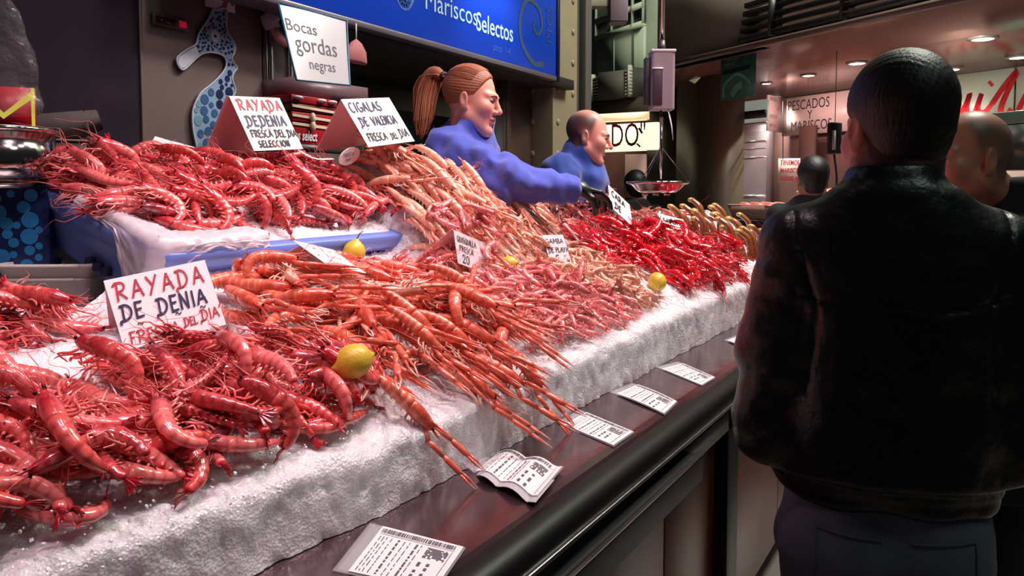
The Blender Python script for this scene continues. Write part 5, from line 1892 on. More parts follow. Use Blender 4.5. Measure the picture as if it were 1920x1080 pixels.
def jacket(p):
    d = s_loft(p, [(0.925, 0, 0.005, 0.188, 0.128), (0.955, 0, 0.005, 0.188, 0.130), (0.985, 0, 0.0, 0.200, 0.142), (1.10, 0, 0, 0.198, 0.138), (1.25, 0, -0.005, 0.198, 0.138),
                   (1.36, 0, -0.010, 0.194, 0.126), (1.42, 0, -0.015, 0.172, 0.108), (1.47, 0, -0.020, 0.130, 0.092), (1.51, 0, -0.018, 0.090, 0.086)], 2.5)
    for s in (-1, 1):
        arm = s_chain(p, [(s * 0.160, -0.015, 1.392), (s * 0.200, -0.035, 1.20), (s * 0.212, -0.03, 1.045), (s * 0.180, 0.10, 1.00), (s * 0.13, 0.21, 1.01)], [0.068, 0.062, 0.056, 0.052, 0.045], 0.03)
        arm = arm + 0.5 * folds(p * np.array([1, 1, 1.6]), 0.006)
        d = smin(d, arm, 0.035)
    # collar
    d = smin(d, s_loft(p, [(1.47, 0, -0.018, 0.088, 0.085), (1.545, 0, -0.012, 0.076, 0.078)], 2.1), 0.015)
    d = smax(d, -s_loft(p, [(1.515, 0, -0.008, 0.070, 0.072), (1.60, 0, -0.006, 0.070, 0.072)], 2.1), 0.006)
    # yoke and armhole seams pressed into the leather
    z = p[..., 2]
    x = p[..., 0]
    back = p[..., 1] < 0.02
    seam = np.abs(z - (1.285 + 0.9 * x * x)) + (np.abs(x) > 0.175) * 1.0
    d = d + np.where(back, 0.0035 * np.exp(-(seam / 0.004) ** 2), 0)
    arm_seam = np.abs(np.abs(x) - (0.172 - 0.28 * np.clip(1.42 - z, 0, 0.14) + 0.1 * np.clip(1.28 - z, 0, 0.2))) + ((z < 1.13) | (z > 1.45)) * 1.0
    d = d + np.where(back, 0.004 * np.exp(-(arm_seam / 0.004) ** 2), 0)
    band = np.abs(z - 0.972) 
    d = d + 0.005 * np.exp(-(band / 0.006) ** 2)
    return d + folds(p, 0.0035) * np.clip((1.40 - z) / 0.1, 0.2, 1)


cloth('leather_jacket', jacket, (-0.33, -0.18, 0.90), (0.33, 0.29, 1.58), 0.0055, LEATHER, man, BM)


def jeans(p):
    d = s_loft(p, [(0.82, 0, 0, 0.178, 0.118), (0.90, 0, 0, 0.176, 0.115), (0.97, 0, 0, 0.165, 0.105)], 2.4)
    for s in (-1, 1):
        d = smin(d, s_chain(p, [(s * 0.088, 0, 0.82), (s * 0.094, 0.01, 0.48), (s * 0.098, -0.01, 0.07)], [0.094, 0.073, 0.062], 0.02), 0.03)
        d = smin(d, s_ell(p, (s * 0.075, -0.055, 0.84), (0.085, 0.07, 0.085)), 0.04)
    return d + folds(p, 0.003)


cloth('jeans', jeans, (-0.24, -0.17, 0.03), (0.24, 0.17, 0.99), 0.008, DENIM, man, BM)


def onto(fn, x, z, off, y0=-0.30):
    y = np.full(np.shape(x), y0)
    for _ in range(60):
        y = y + np.maximum(fn(np.stack([x, y, z], -1)), 0) * 0.8
    return np.stack([x, y - off, z], -1)


for s in (-1, 1):
    u = np.linspace(0, 1, 12)
    xs = np.concatenate([s * (0.022 + 0.105 * u), np.full(8, s * 0.127), s * (0.127 - 0.105 * u)])
    zs = np.concatenate([0.885 + 0.010 * u - 0.0 * u, np.linspace(0.895, 0.80, 8), 0.80 - 0.03 * np.sin(u * math.pi)])
    xs, zs = np.append(xs, xs[0]), np.append(zs, zs[0])
    child(MB().tube(xf(BM, onto(jeans, xs, zs, 0.001)), 0.0022, 5), 'pocket_seam', mat('denim_stitch', (96, 100, 116), 0.8), man)
for s in (-1, 1):
    child_sdf('shoe', lambda p, s=s: smax(s_cap(p, (s * 0.098, -0.05, 0.045), (s * 0.11, 0.14, 0.035), 0.05, 0.042), 0.002 - p[..., 2], 0.01), (-0.2, -0.13, -0.01), (0.2, 0.22, 0.12), 0.008,
              mat('dark_shoe', (30, 28, 28), 0.4), man, BM)

# ---- vendor: woman with a ponytail reaching over the display
WM = headM((-1.581, 2.346, 1.823), 20, 8, 0, 0.97)
woman = person('woman with a reddish ponytail and blue fleece jacket reaching over the seafood', WM, None, (-1.629, 2.354, 1.687), 0.0028,
               dict(nose=0.85, jaw=0.92, female=True, cheek=1.02), face_col(C(236, 168, 148), C(206, 84, 92), 0, blush=0.22), 0.050)
eyes(woman, WM, C(110, 60, 46), 0.001)


def hair_cap(p):
    d = s_ell(p, (0, -0.016, 0.045), (0.0800, 0.1020, 0.0915))
    cut = np.maximum(p[..., 1] - 0.050 - 0.55 * (p[..., 2] - 0.06), -0.055 - p[..., 2] - 0.3 * p[..., 1])
    for s in (-1, 1):
        cut = smax(cut, -s_ell(p, (s * 0.085, 0.016, -0.016), (0.032, 0.030, 0.036)), 0.008)
    # combed back towards the tie
    q = p - np.array([0, -0.125, 0.075])
    ang = np.arctan2(q[..., 0], q[..., 2] + 0.02)
    return smax(d, cut, 0.010) + 0.0012 * np.sin(ang * 46)


tie = np.array([0, -0.118, 0.078])
HC = C(160, 96, 66)
child_sdf('hair', hair_cap, (-0.10, -0.14, -0.09), (0.10, 0.11, 0.15), 0.003, HAIRM, woman, WM, HC)
WMi = np.linalg.inv(WM)
pt = [xf(WM, tie[None])[0]] + [np.array(q) for q in ((-1.733, 2.320, 1.927), (-1.758, 2.313, 1.870), (-1.751, 2.287, 1.779), (-1.745, 2.262, 1.686))]


def tail_path(k, n=16):
    return spline(pt, 5)


core = tail_path(0)
mb = MB()
tt = np.linspace(0, 1, len(core))
mb.tube(core, np.interp(tt, [0, 0.15, 0.45, 0.8, 1], [0.013, 0.027, 0.037, 0.028, 0.005]), 14, 0, HC)
rr = random.Random(9)
for k in range(170):
    a, b = rr.uniform(0, 6.28), rr.uniform(0.75, 1.12)
    off = np.array([math.cos(a), math.sin(a) * 0.9, 0.15 * math.sin(a)])
    R = np.interp(tt, [0, 0.15, 0.45, 0.8, 1], [0.012, 0.034, 0.050, 0.042, 0.014]) * b
    e = int(len(core) * rr.uniform(0.8, 1.0))
    jit = np.array([[0.006 * math.sin(3 * q + a * 3), 0.006 * math.cos(4 * q + a), 0] for q in tt])
    P = core + off * R[:, None] + jit
    mb.tube(P[:e], np.linspace(0.0024, 0.0012, e), 4, 0, HC * rr.uniform(0.6, 2.3), caps=False)
child(mb, 'ponytail', HAIRM, woman)
M0 = frame(pt[0], pt[1] - pt[0], (0, 0, 1))
child(MB().lathe([(0.012, -0.006), (0.019, -0.004), (0.019, 0.004), (0.012, 0.006)], 16, 0, M0 @ np.array(Matrix.Rotation(math.pi / 2, 4, 'Y'))), 'hair_tie', mat('hair_tie', (20, 16, 20), 0.6), woman)
# strands combed over the skull to the tie
mb = MB()
for k in range(120):
    a = rr.uniform(-1.35, 1.35)
    s0 = np.array([0.074 * math.sin(a), 0.050 - 0.03 * abs(a), 0.055 + 0.065 * math.cos(a)])
    s1 = np.array([0.084 * math.sin(a), -0.03, 0.050 + 0.090 * math.cos(a)])
    P = bez(s0, s1 * np.array([1.05, 1, 1.04]), tie, 10)
    n = P - np.array([0, -0.016, 0.045])
    k0 = np.linalg.norm(n / np.array([0.0812, 0.1030, 0.0925]), axis=1, keepdims=True)
    P = np.array([0, -0.016, 0.045]) + n / np.minimum(k0, 1.0)
    mb.tube(xf(WM, P), 0.0012, 4, 0, HC * rr.uniform(0.7, 1.8), caps=False)
child(mb, 'combed_hair', HAIRM, woman)
A_, B2 = np.array((-1.648, 2.387, 1.644)), np.array((-1.748, 2.422, 1.332))
S1, S2 = np.array((-1.597, 2.241, 1.634)), np.array((-1.659, 2.520, 1.641))
E1, W1 = np.array((-1.372, 2.241, 1.534)), np.array((-1.222, 2.423, 1.508))
NB = np.array((-1.601, 2.362, 1.723))


def fleece(p):
    d = s_cap(p, A_, B2, 0.125, 0.16)
    d = smin(d, s_cap(p, S1, S2, 0.075, 0.075), 0.06)
    d = smin(d, s_cap(p, A_, NB, 0.10, 0.062), 0.04)
    arm = s_chain(p, [S1, E1, W1], [0.082, 0.074, 0.050], 0.04)
    ax = (W1 - E1) / np.linalg.norm(W1 - E1)
    t = (p - E1) @ ax
    arm = arm + 0.007 * np.sin(t * 70 + 2 * np.sin(p[..., 2] * 34)) * np.clip(1 - np.abs(t) / 0.16, 0, 1) + 0.006 * np.exp(-((t - 0.235) / 0.012) ** 2)
    d = smin(d, arm, 0.05)
    d = smin(d, s_cap(p, NB, NB + np.array([0.020, 0.008, 0.035]), 0.070, 0.066), 0.02)
    d = smax(d, -s_cap(p, NB + np.array([0.02, 0.008, 0.03]), NB + np.array([0.04, 0.015, 0.13]), 0.058, 0.066), 0.006)
    return d + folds(p, 0.010) + folds(p[..., [1, 2, 0]] * 1.7, 0.006)


lo = np.minimum.reduce([A_, B2, S1, S2, E1, W1]) - 0.19
hi = np.maximum.reduce([A_, B2, S1, S2, E1, W1, NB]) + 0.16
cloth('fleece_jacket', fleece, lo, hi, 0.0065, FLEECE, woman)
# apron-dark trousers below the jacket down to the platform
cloth('trousers', lambda p: smin(s_cap(p, B2, (B2[0] - 0.02, B2[1] - 0.07, 0.26), 0.12, 0.08), s_cap(p, B2, (B2[0] - 0.02, B2[1] + 0.10, 0.26), 0.12, 0.08), 0.05),
      (B2[0] - 0.2, B2[1] - 0.25, 0.19), (B2[0] + 0.2, B2[1] + 0.3, B2[2] + 0.14), 0.012, DARKCLOTH, woman)


def hand(root, name, W, K, U, m, curl=0.5, spread=0.25, s=1.0, thumb=1):
    """palm and five fingers: W wrist point, K knuckle direction, U back-of-hand direction"""
    F = frame(W, K, np.cross(U, K))          # x to the knuckles, y across, z back of the hand
    lens = [0.070, 0.080, 0.075, 0.060]
    def fn(p):
        d = s_cap(p, (-0.03, 0, 0), (0.02, 0, 0), 0.030, 0.030)
        for k in range(4):
            y = (k - 1.5) * 0.020
            d = smin(d, s_cap(p, (0.015, y * 0.7, 0), (0.085, y, 0.004), 0.016, 0.0115), 0.012)
        for k in range(4):
            y = (k - 1.5) * 0.020
            a, pts, rad = 0.25, [np.array([0.083, y, 0.004])], [0.0105]
            for j_, fr in enumerate((0.45, 0.3, 0.25)):
                a += curl * (0.6 + 0.25 * j_) + 0.1 * ((k * 7) % 3 - 1)
                pts.append(pts[-1] + lens[k] * fr * np.array([math.cos(a), spread * (k - 1.5) * 0.5, -math.sin(a)]))
                rad.append(0.0098 - 0.001 * j_)
            d = smin(d, s_chain(p, pts, rad, 0.003), 0.004)
        ty = -0.035 * thumb
        d = smin(d, s_chain(p, [(0.012, ty * 0.5, -0.004), (0.045, ty * 1.35, -0.022), (0.068, ty * 1.4, -0.046), (0.078, ty * 1.2, -0.070)], [0.016, 0.0125, 0.011, 0.009], 0.006), 0.010)
        return d
    P, Q = sdf_mesh(fn, (-0.07, -0.075, -0.12), (0.19, 0.075, 0.045), 0.0028)
    return MB().add(xf(F, P * s), Q.tolist()).obj(name, m, root)


hand(woman, 'glove', np.array((-1.202, 2.435, 1.509)), np.array((-1.147, 2.537, 1.484)) - np.array((-1.202, 2.435, 1.509)), (0.25, 0.1, 1), GLOVE, 0.42, 0.25, 1.0, 1)

# ---- second vendor, a man looking down
VM = headM((-1.564, 3.287, 1.752), 24, 10, 0, 0.98)
vendor = person('balding male vendor in a blue jacket looking down, behind the far counter', VM, None, (-1.625, 3.289, 1.638), 0.0034,
                dict(nose=1.05, jaw=1.08, cheek=1.06), face_col(C(228, 158, 140), C(186, 96, 92), 0.35, C(52, 36, 34), 0.12), 0.060)
eyes(vendor, VM, C(70, 48, 40))
VA, VB = np.array((-1.635, 3.323, 1.551)), np.array((-1.647, 3.340, 1.218))
VS, VS2, VE, VW = np.array((-1.632, 3.141, 1.591)), np.array((-1.676, 3.513, 1.612)), np.array((-1.551, 3.058, 1.376)), np.array((-1.408, 3.117, 1.335))
VN = np.array((-1.604, 3.280, 1.674))


def vj(p):
    d = s_cap(p, VA, VB, 0.150, 0.175)
    d = smin(d, s_cap(p, VS, VS2, 0.075, 0.075), 0.06)
    d = smin(d, s_cap(p, VA, VN, 0.11, 0.066), 0.05)
    d = smin(d, s_chain(p, [VS, VE, VW], [0.078, 0.066, 0.05], 0.04), 0.04)
    d = smin(d, s_cap(p, VN, VN + np.array([0.020, 0.008, 0.035]), 0.080, 0.074), 0.02)
    d = smax(d, -s_cap(p, VN + np.array([0.02, 0.008, 0.03]), VN + np.array([0.04, 0.015, 0.13]), 0.066, 0.072), 0.006)
    return d + folds(p, 0.007) + folds(p[..., [1, 2, 0]] * 1.7, 0.004)


lo = np.minimum.reduce([VA, VB, VS, VS2, VE, VW]) - 0.2
hi = np.maximum.reduce([VA, VB, VS, VS2, VE, VW, VN]) + 0.17
cloth('work_jacket', vj, lo, hi, 0.008, FLEECE2, vendor)
hand(vendor, 'hand', VW, (0.8, 0.4, -0.3), (0.2, 0.1, 1), mat('hand_skin', (226, 158, 140), 0.45), 0.5)
cloth('trousers', lambda p: smin(s_cap(p, VB, (VB[0], VB[1] - 0.09, 0.26), 0.13, 0.08), s_cap(p, VB, (VB[0], VB[1] + 0.09, 0.26), 0.13, 0.08), 0.05),
      (VB[0] - 0.22, VB[1] - 0.3, 0.19), (VB[0] + 0.22, VB[1] + 0.3, VB[2] + 0.15), 0.014, DARKCLOTH, vendor)

# ---- bald customer beyond the leather jacket
CM = headM((-0.024, 2.282, 1.568), 214, 2, 0, 0.98)
bald = person('bald man in a dark coat seen in profile behind the man in leather', CM, None, (0.015, 2.347, 1.488), 0.003,
              dict(nose=1.0, jaw=1.1, cheek=1.08), face_col(C(222, 150, 128), C(180, 92, 86), 0.35, C(120, 92, 78), 0.1), 0.064)
eyes(bald, CM, C(96, 74, 62), br=0.8)
cx_, cy_ = (np.array((0.027, 2.384, 1.574))[i] for i in (0, 1))
DM = yawm((cx_, cy_, 0), RAD(203 - 90))


def coat(p):
    d = s_loft(p, [(0.72, 0, 0, 0.21, 0.14), (1.0, 0, 0, 0.20, 0.14), (1.22, 0, 0, 0.205, 0.135), (1.36, 0, -0.01, 0.19, 0.115), (1.44, 0, -0.025, 0.12, 0.10), (1.53, 0, -0.035, 0.088, 0.09)], 2.4)
    for s in (-1, 1):
        d = smin(d, s_chain(p, [(s * 0.185, -0.01, 1.36), (s * 0.24, -0.01, 1.05), (s * 0.22, 0.1, 0.82)], [0.072, 0.06, 0.05], 0.03), 0.04)
    d = smax(d, -s_loft(p, [(1.48, 0, -0.02, 0.070, 0.075), (1.6, 0, 0.0, 0.07, 0.085)], 2.1), 0.006)
    return d + folds(p, 0.004)


cloth('dark_coat', coat, (-0.32, -0.2, 0.70), (0.32, 0.2, 1.56), 0.008, DARKCLOTH, bald, DM)
cloth('trousers', lambda p: smin(s_cap(p, (-0.09, 0, 0.8), (-0.09, 0, 0.05), 0.085, 0.06), s_cap(p, (0.09, 0, 0.8), (0.09, 0, 0.05), 0.085, 0.06), 0.03),
      (-0.2, -0.12, -0.01), (0.2, 0.12, 0.9), 0.014, DARKCLOTH, bald, DM)

# ---- shopper in red, cut off by the right edge
rp = np.array((0.235, 2.989, 1.257))
RM = yawm((rp[0], rp[1], 0), RAD(121 - 90))
RH = headM((rp[0], rp[1] + 0.02, 1.53), 121, 0, 0, 0.95)
red = person('shopper in a red coat at the right edge of the picture', RH, None, (rp[0], rp[1], 1.30), 0.005, {}, face_col(C(222, 160, 140), C(190, 90, 90)))
child_sdf('hair', dark_hair, (-0.10, -0.14, -0.11), (0.10, 0.10, 0.15), 0.005, HAIRM, red, RH, C(40, 28, 24))


def rcoat(p):
    d = s_loft(p, [(0.64, 0, 0, 0.235, 0.17), (0.9, 0, 0, 0.20, 0.14), (1.15, 0, 0, 0.185, 0.125), (1.27, 0, 0, 0.175, 0.11), (1.36, 0, 0, 0.09, 0.085)], 2.3)
    for s in (-1, 1):
        d = smin(d, s_chain(p, [(s * 0.165, 0, 1.27), (s * 0.215, 0, 1.02), (s * 0.19, 0.06, 0.78)], [0.065, 0.055, 0.045], 0.03), 0.03)
    return d + folds(p, 0.004)


cloth('red_coat', rcoat, (-0.32, -0.2, 0.62), (0.32, 0.2, 1.40), 0.01, REDCLOTH, red, RM)
cloth('trousers', lambda p: smin(s_cap(p, (-0.11, 0, 0.7), (-0.13, 0, 0.05), 0.09, 0.07), s_cap(p, (0.09, 0, 0.7), (0.09, 0, 0.05), 0.09, 0.07), 0.03),
      (-0.25, -0.12, -0.01), (0.2, 0.12, 0.8), 0.014, DARKCLOTH, red, RM)


# ---- two far figures of whom little more than dark heads shows
def far_person(label, hpos, heading, hz, hair, s=0.97):
    M = headM(hpos, heading, 0, 0, s)
    b = yawm((hpos[0], hpos[1], 0), RAD(heading - 90))
    o = person(label, M, None, (hpos[0], hpos[1], hpos[2] - 0.24), 0.006, {}, face_col(C(190, 130, 110), C(160, 90, 84)))
    child_sdf('hair', dark_hair, (-0.10, -0.14, -0.11), (0.10, 0.10, 0.15), 0.005, HAIRM, o, M, hair)
    t = hpos[2] - 0.125
    fn = lambda p: smin(s_loft(p, [(t - 0.62, 0, 0, 0.20, 0.13), (t - 0.2, 0, 0, 0.19, 0.125), (t - 0.05, 0, 0, 0.17, 0.10), (t + 0.05, 0, 0, 0.085, 0.08)], 2.3),
                        smin(s_chain(p, [(-0.17, 0, t - 0.06), (-0.23, 0, t - 0.33), (-0.2, 0.08, t - 0.55)], [0.065, 0.055, 0.045], 0.03),
                             s_chain(p, [(0.17, 0, t - 0.06), (0.23, 0, t - 0.33), (0.2, 0.08, t - 0.55)], [0.065, 0.055, 0.045], 0.03), 0.01), 0.03)
    cloth('coat', fn, (-0.32, -0.2, t - 0.66), (0.32, 0.22, t + 0.08), 0.014, DARKCLOTH, o, b)
    cloth('trousers', lambda p: smin(s_cap(p, (-0.09, 0, t - 0.6), (-0.09, 0, 0.05), 0.085, 0.06), s_cap(p, (0.09, 0, t - 0.6), (0.09, 0, 0.05), 0.085, 0.06), 0.03),
          (-0.2, -0.12, -0.01), (0.2, 0.12, t - 0.5), 0.02, DARKCLOTH, o, b)
    return o


far_person('dark haired person in black seen from behind, by the notice about frozen seafood', (-0.751, 4.346, 1.564), 110, 1.5, C(16, 12, 12))
far_person('dark haired person far off, mostly hidden below the hanging scale', (-2.130, 5.269, 1.541), 130, 1.5, C(14, 10, 10))

# ------------------------------------------------------------------ across the aisle
def wallb(mb, p0, p1, z0, z1, th, back=True):
    """upright slab between two ground points, its thickness away from the camera"""
    p0, p1 = np.array(p0[:2], float), np.array(p1[:2], float)
    d = p1 - p0
    n = np.array([-d[1], d[0]])
    n /= np.linalg.norm(n)
    if n @ ((p0 + p1) / 2) < 0:
        n = -n
    if not back:
        n = -n
    L_ = np.linalg.norm(d)
    F = np.eye(4)
    F[:3, 0] = (*(d / L_), 0)
    F[:3, 1] = (*n, 0)
    F[:3, 3] = (*p0, 0)
    return mb.box((0, 0, z0), (L_, th, z1), 0, F)


def planeb(p0, p1, z):
    """lettering frame on an upright face running from p0 (left) to p1 (right)"""
    p0, p1 = np.array(p0, float), np.array(p1, float)
    d = p1 - p0
    d[2] = 0
    F = frame((p0[0], p0[1], z), d, (0, 0, 1))
    F[:3, 3] += F[:3, 2] * 0.004
    return F, float(np.linalg.norm(d))


ZC = 2.45
fA0, fA1 = (-2.128, 5.694, 2.450), (0.562, 4.090, 2.450)
fB0, fB1 = (-3.150, 8.760, 2.450), (0.930, 6.608, 2.450)
SOFFIT = mat('canopy_soffit', (128, 92, 84), 0.18, var=0.05, vscale=2, spec=0.6)  # brownish tint stands in for reds reflected in pale panels
mb = MB()
P = [fA0, fA1, fB1, fB0]
mb.prism([(p[0], p[1]) for p in P], ZC, ZC + 0.06)
struct(mb.obj('ceiling_canopy', SOFFIT, bevel=0.004), 'glossy pale canopy ceiling of the facing fish stall, reflected reds in its tint')
mb = MB()
q0, q1 = (-2.128, 5.694, 2.450), (-1.252, 5.170, 2.450)
wallb(mb, q0, q1, ZC, 3.02, 0.12)
struct(mb.obj('wall_fascia', TAUPE), 'taupe fascia above the facing stall')
mb = MB()
wallb(mb, fA0, fA1, ZC - 0.012, ZC + 0.02, 0.05, False)
struct(mb.obj('trim_3', mat('canopy_edge', (104, 80, 70), 0.4)), 'edge strip of the canopy')
mb = MB()
q2 = (-1.312, 5.205, 2.450)
for k in range(5):
    wallb(mb, q2, fA1, ZC + 0.03 + 0.055 * k, ZC + 0.06 + 0.055 * k, 0.10 - 0.012 * k, False)
for px in (0.12, 0.36, 0.62, 0.86):
    a = np.array(q2) * (1 - px) + np.array(fA1) * px
    b = np.array(q2) * (1 - px - 0.006) + np.array(fA1) * (px + 0.006)
    wallb(mb, a, b, ZC + 0.02, ZC + 0.32, 0.11, False)
struct(mb.obj('trim_shutter', mat('shutter_dark', (44, 40, 40), 0.4, 0.3)), 'dark rolling shutter slats above the canopy')
# hall wall above the canopy, with windows
w0, w1 = (-4.958, 9.376, 2.693), (-2.579, 7.784, 2.937)
mb = MB()
wallb(mb, w0, w1, 0, 6.0, 0.2)
struct(mb.obj('wall_hall', GREENGREY), 'grey green wall of the market hall with a tall window')
v0, v1 = (-1.731, 6.770, 2.879), (0.693, 5.061, 2.736)
mb = MB()
wallb(mb, w1, v1, 2.5, 6.0, 0.2)
struct(mb.obj('wall_upper', mat('upper_wall', (92, 86, 78), 0.7, var=0.1, vscale=1.5)), 'dim wall of the hall above the facing stall')


def window(name, p0, p1, z0, z1, label, bars, mid):
    r = thing(name, label, 'window', tuple(np.array([*((np.array(p0[:2]) + np.array(p1[:2])) / 2), z0])))
    r['kind'] = 'structure'
    mb = MB()
    wallb(mb, p0, p1, z0, z1, 0.03, False)
    part(mb, 'pane', mat('window_glass', (30, 34, 34), 0.12, spec=0.6), r)
    mb = MB()
    p0, p1 = np.array(p0, float), np.array(p1, float)
    for t in bars:
        a, b = p0 + (p1 - p0) * max(0, t - 0.02), p0 + (p1 - p0) * min(1, t + 0.02)
        wallb(mb, a, b, z0, z1, 0.06, False)
    for z in mid:
        wallb(mb, p0, p1, z - 0.03, z + 0.03, 0.06, False)
    part(mb, 'frame', mat('window_frame', (150, 158, 140), 0.5), r)
    return r


window('window_1', (-3.939, 8.562, 3.186), (-3.137, 8.055, 3.260), 3.349, 4.9, 'tall window of the hall above the air conditioner', (0, 0.35, 0.78, 1), (3.349, 3.55, 4.2))
mb = MB()
wallb(mb, (-3.915, 8.541, 3.180), (-3.137, 8.055, 3.260), 2.75, 3.349 - 0.03, 0.04, False)
for t in (0.35, 0.78):
    a = np.array((-3.898, 8.504, 3.173)) * (1 - t) + np.array((-3.122, 8.017, 3.252)) * t
    mb.tube([(a[0], a[1], 2.75), (a[0], a[1], 3.349)], 0.025, 6)
struct(mb.obj('trim_4', mat('pale_green_panel', (128, 136, 118), 0.6)), 'pale green panel under the hall window')
window('window_2', (-2.398, 7.095, 3.234), (-2.058, 7.008, 3.240), 3.15, 3.6, 'dark upper window above the taupe fascia', (0, 0.5, 1), (3.15,))
# air conditioner with louvres
a0, a1, a2 = np.array((-3.722, 7.899, 2.711)), np.array((-3.055, 7.475, 2.610)), np.array((-3.026, 7.847, 2.653))
z0, z1 = 2.497, 2.795
ac = thing('air_conditioner', 'grey louvred air conditioning unit below the hall window', 'air conditioner', (a1[0], a1[1], z0))
mb = MB()
dd = a1 - a0
wallb(mb, a0, a1, z0, z1, 0.5)
part(mb, 'casing', mat('unit_dark', (52, 52, 48), 0.6), ac)
for k in range(8):
    mb = MB()
    z = z0 + 0.02 + (z1 - z0 - 0.06) * k / 7
    wallb(mb, a0, a1, z, z + 0.016, 0.04, False)
    part(mb, 'louvre', mat('louvre_grey', (150, 146, 134), 0.5), ac)
for t in (0.0, 0.08, 0.96):
    mb = MB()
    wallb(mb, a0 + dd * t, a0 + dd * (t + 0.035), z0, z1 + 0.02, 0.05, False)
    part(mb, 'casing_bar', mat('louvre_grey', (150, 146, 134), 0.5), ac)
mb = MB()
wallb(mb, a1, a2, z0, z1 - 0.02, 0.4)
part(mb, 'side_vent', mat('unit_side', (74, 70, 64), 0.6), ac)
# bracket of the unit, beam below
mb = MB()
wallb(mb, (-3.712, 7.771, 2.462), (-2.591, 7.386, 2.358), 2.322, z0 - 0.002, 0.5)
struct(mb.obj('trim_5', mat('dim_beam', (84, 74, 60), 0.6)), 'dim brown beam under the air conditioner')
# mauve lamp box on a bracket
lb = np.array((-2.437, 5.647, 2.917))
bxo = thing('lamp_box', 'mauve box lamp on a beige bracket beside the end of the blue sign', 'lamp', tuple(lb))
part(MB().box((-0.07, -0.08, -0.10), (0.07, 0.08, 0.22), 0, yawm(lb, 0.55)), 'housing', mat('mauve_box', (122, 100, 112), 0.5), bxo, bevel=0.01)
part(MB().box((-0.50, -0.05, 0.02), (-0.07, 0.05, 0.10), 0, yawm(lb, 0.55)), 'bracket', mat('beige_bracket', (150, 138, 118), 0.5), bxo, bevel=0.006)
part(MB().box((-0.05, -0.06, 0.22), (0.05, 0.06, 1.2), 0, yawm(lb, 0.55)), 'hanger', mat('mauve_box', (122, 100, 112), 0.5), bxo)
# lit sign behind the second vendor
s0, s1 = (-3.353, 6.671, 2.019), (-2.466, 6.617, 1.983)
zb_, zt_ = 1.896, 2.140
ls = thing('lit_sign', 'bright white lit sign with dark letters behind the second vendor', 'sign', tuple(np.array(s0)))
mb = MB()
wallb(mb, s0, s1, zb_, zt_, 0.12)
part(mb, 'lit_face', mat('lit_white', (250, 240, 205), 0.4, emit=1.25), ls)
F_, L_ = planeb(s0, s1, zb_)
mb = text_mesh('ADO"', 0.30, F_ @ np.array(Matrix.Translation((L_ * 0.34, 0.04, 0.0))), sx=0.62)
part(mb, 'lettering', mat('dark_red_letter', (96, 22, 30), 0.5), ls, smooth=False)
mb = MB()
mb.ribbon([(L_ * 0.80, 0.20), (L_ * 0.84, 0.15)], 0.02, F_).ribbon([(L_ * 0.78, 0.06), (L_ * 0.82, 0.03)], 0.015, F_)
part(mb, 'printed_mark', mat('mark_dark', (70, 60, 40), 0.5), ls, smooth=False)
mb = MB()
wallb(mb, (-3.314, 6.591, 2.213), (-2.555, 6.635, 2.178), zt_ + 0.03, zt_ + 0.10, 0.1)
part(mb, 'upper_strip', mat('lit_strip', (255, 214, 170), 0.4, emit=0.8), ls)
# back of that stall: brown doors and a pinkish pier
mb = MB()
wallb(mb, (-3.992, 7.680, 1.882), (-2.626, 7.505, 1.842), 0, 2.25, 0.15)
struct(mb.obj('wall_brown', mat('brown_wall', (98, 62, 54), 0.5, var=0.1)), 'brown wall behind the lit sign')
mb = MB()
wallb(mb, (-3.019, 7.210, 1.840), (-2.823, 7.269, 1.837), 0, zb_, 0.2)
struct(mb.obj('column_pink', mat('pink_pier', (176, 138, 128), 0.6)), 'pinkish pier under the lit sign')
mb = MB()
wallb(mb, (-2.575, 6.656, 1.807), (-2.297, 6.706, 1.802), 0, 2.55, 0.2)
struct(mb.obj('column_dim', mat('dim_grey', (70, 68, 60), 0.6)), 'dim grey post beside the pier')
mb = MB()
wallb(mb, (-2.247, 6.502, 1.793), (-1.830, 6.167, 1.770), 0, ZC, 0.3)
struct(mb.obj('column_olive', mat('olive_pier', (112, 98, 80), 0.5, var=0.06)), 'olive brown pier carrying the canopy')
# hanging scale
sx, sy = (np.array((-1.206, 3.282, 1.967))[i] for i in (0, 1))
sc_ = thing('hanging_scale', 'grey hanging scale on a chrome pole with a steel pan over the far display', 'scale', (sx, sy, 1.53))
part(MB().tube([(sx, sy, 2.13), (sx, sy, 4.2)], 0.012, 14), 'pole', SHINE, sc_)
part(MB().tube([(sx, sy, 2.10), (sx, sy, 2.16)], [0.02, 0.014], 14), 'collar', mat('dark_collar', (60, 54, 54), 0.4), sc_)
zt, zb2 = 2.116, 1.857
Ms = yawm((sx, sy, 0), RAD(31))
rings = [rring(-0.052, -0.045, 0.052, 0.045, 0.015, z) for z in (zb2, zb2 + 0.01, zt - 0.012, zt)]
mb, V, F = loft_rings(rings)
part(mb.add(xf(Ms, np.array(V)), F), 'housing', mat('scale_grey', (178, 160, 166), 0.35, 0.3), sc_, smooth=False, bevel=0.004)
part(MB().box((-0.054, -0.048, zt - 0.012), (0.054, 0.046, zt), 0, Ms), 'top_cap', mat('pale_cap', (220, 210, 214), 0.3), sc_, bevel=0.003)
part(MB().box((-0.047, -0.050, zb2 + 0.02), (-0.004, -0.044, zt - 0.088), 0, Ms), 'display', mat('scale_display', (74, 62, 70), 0.3), sc_, bevel=0.003)
part(MB().box((-0.049, -0.052, zt - 0.088), (-0.002, -0.044, zt - 0.080), 0, Ms), 'display_lip', mat('pale_cap', (220, 210, 214), 0.3), sc_)
part(MB().box((-0.075, -0.02, zb2 + 0.02), (-0.050, 0.03, zt - 0.03), 0, Ms), 'side_box', mat('dark_collar', (60, 54, 54), 0.4), sc_, bevel=0.004)
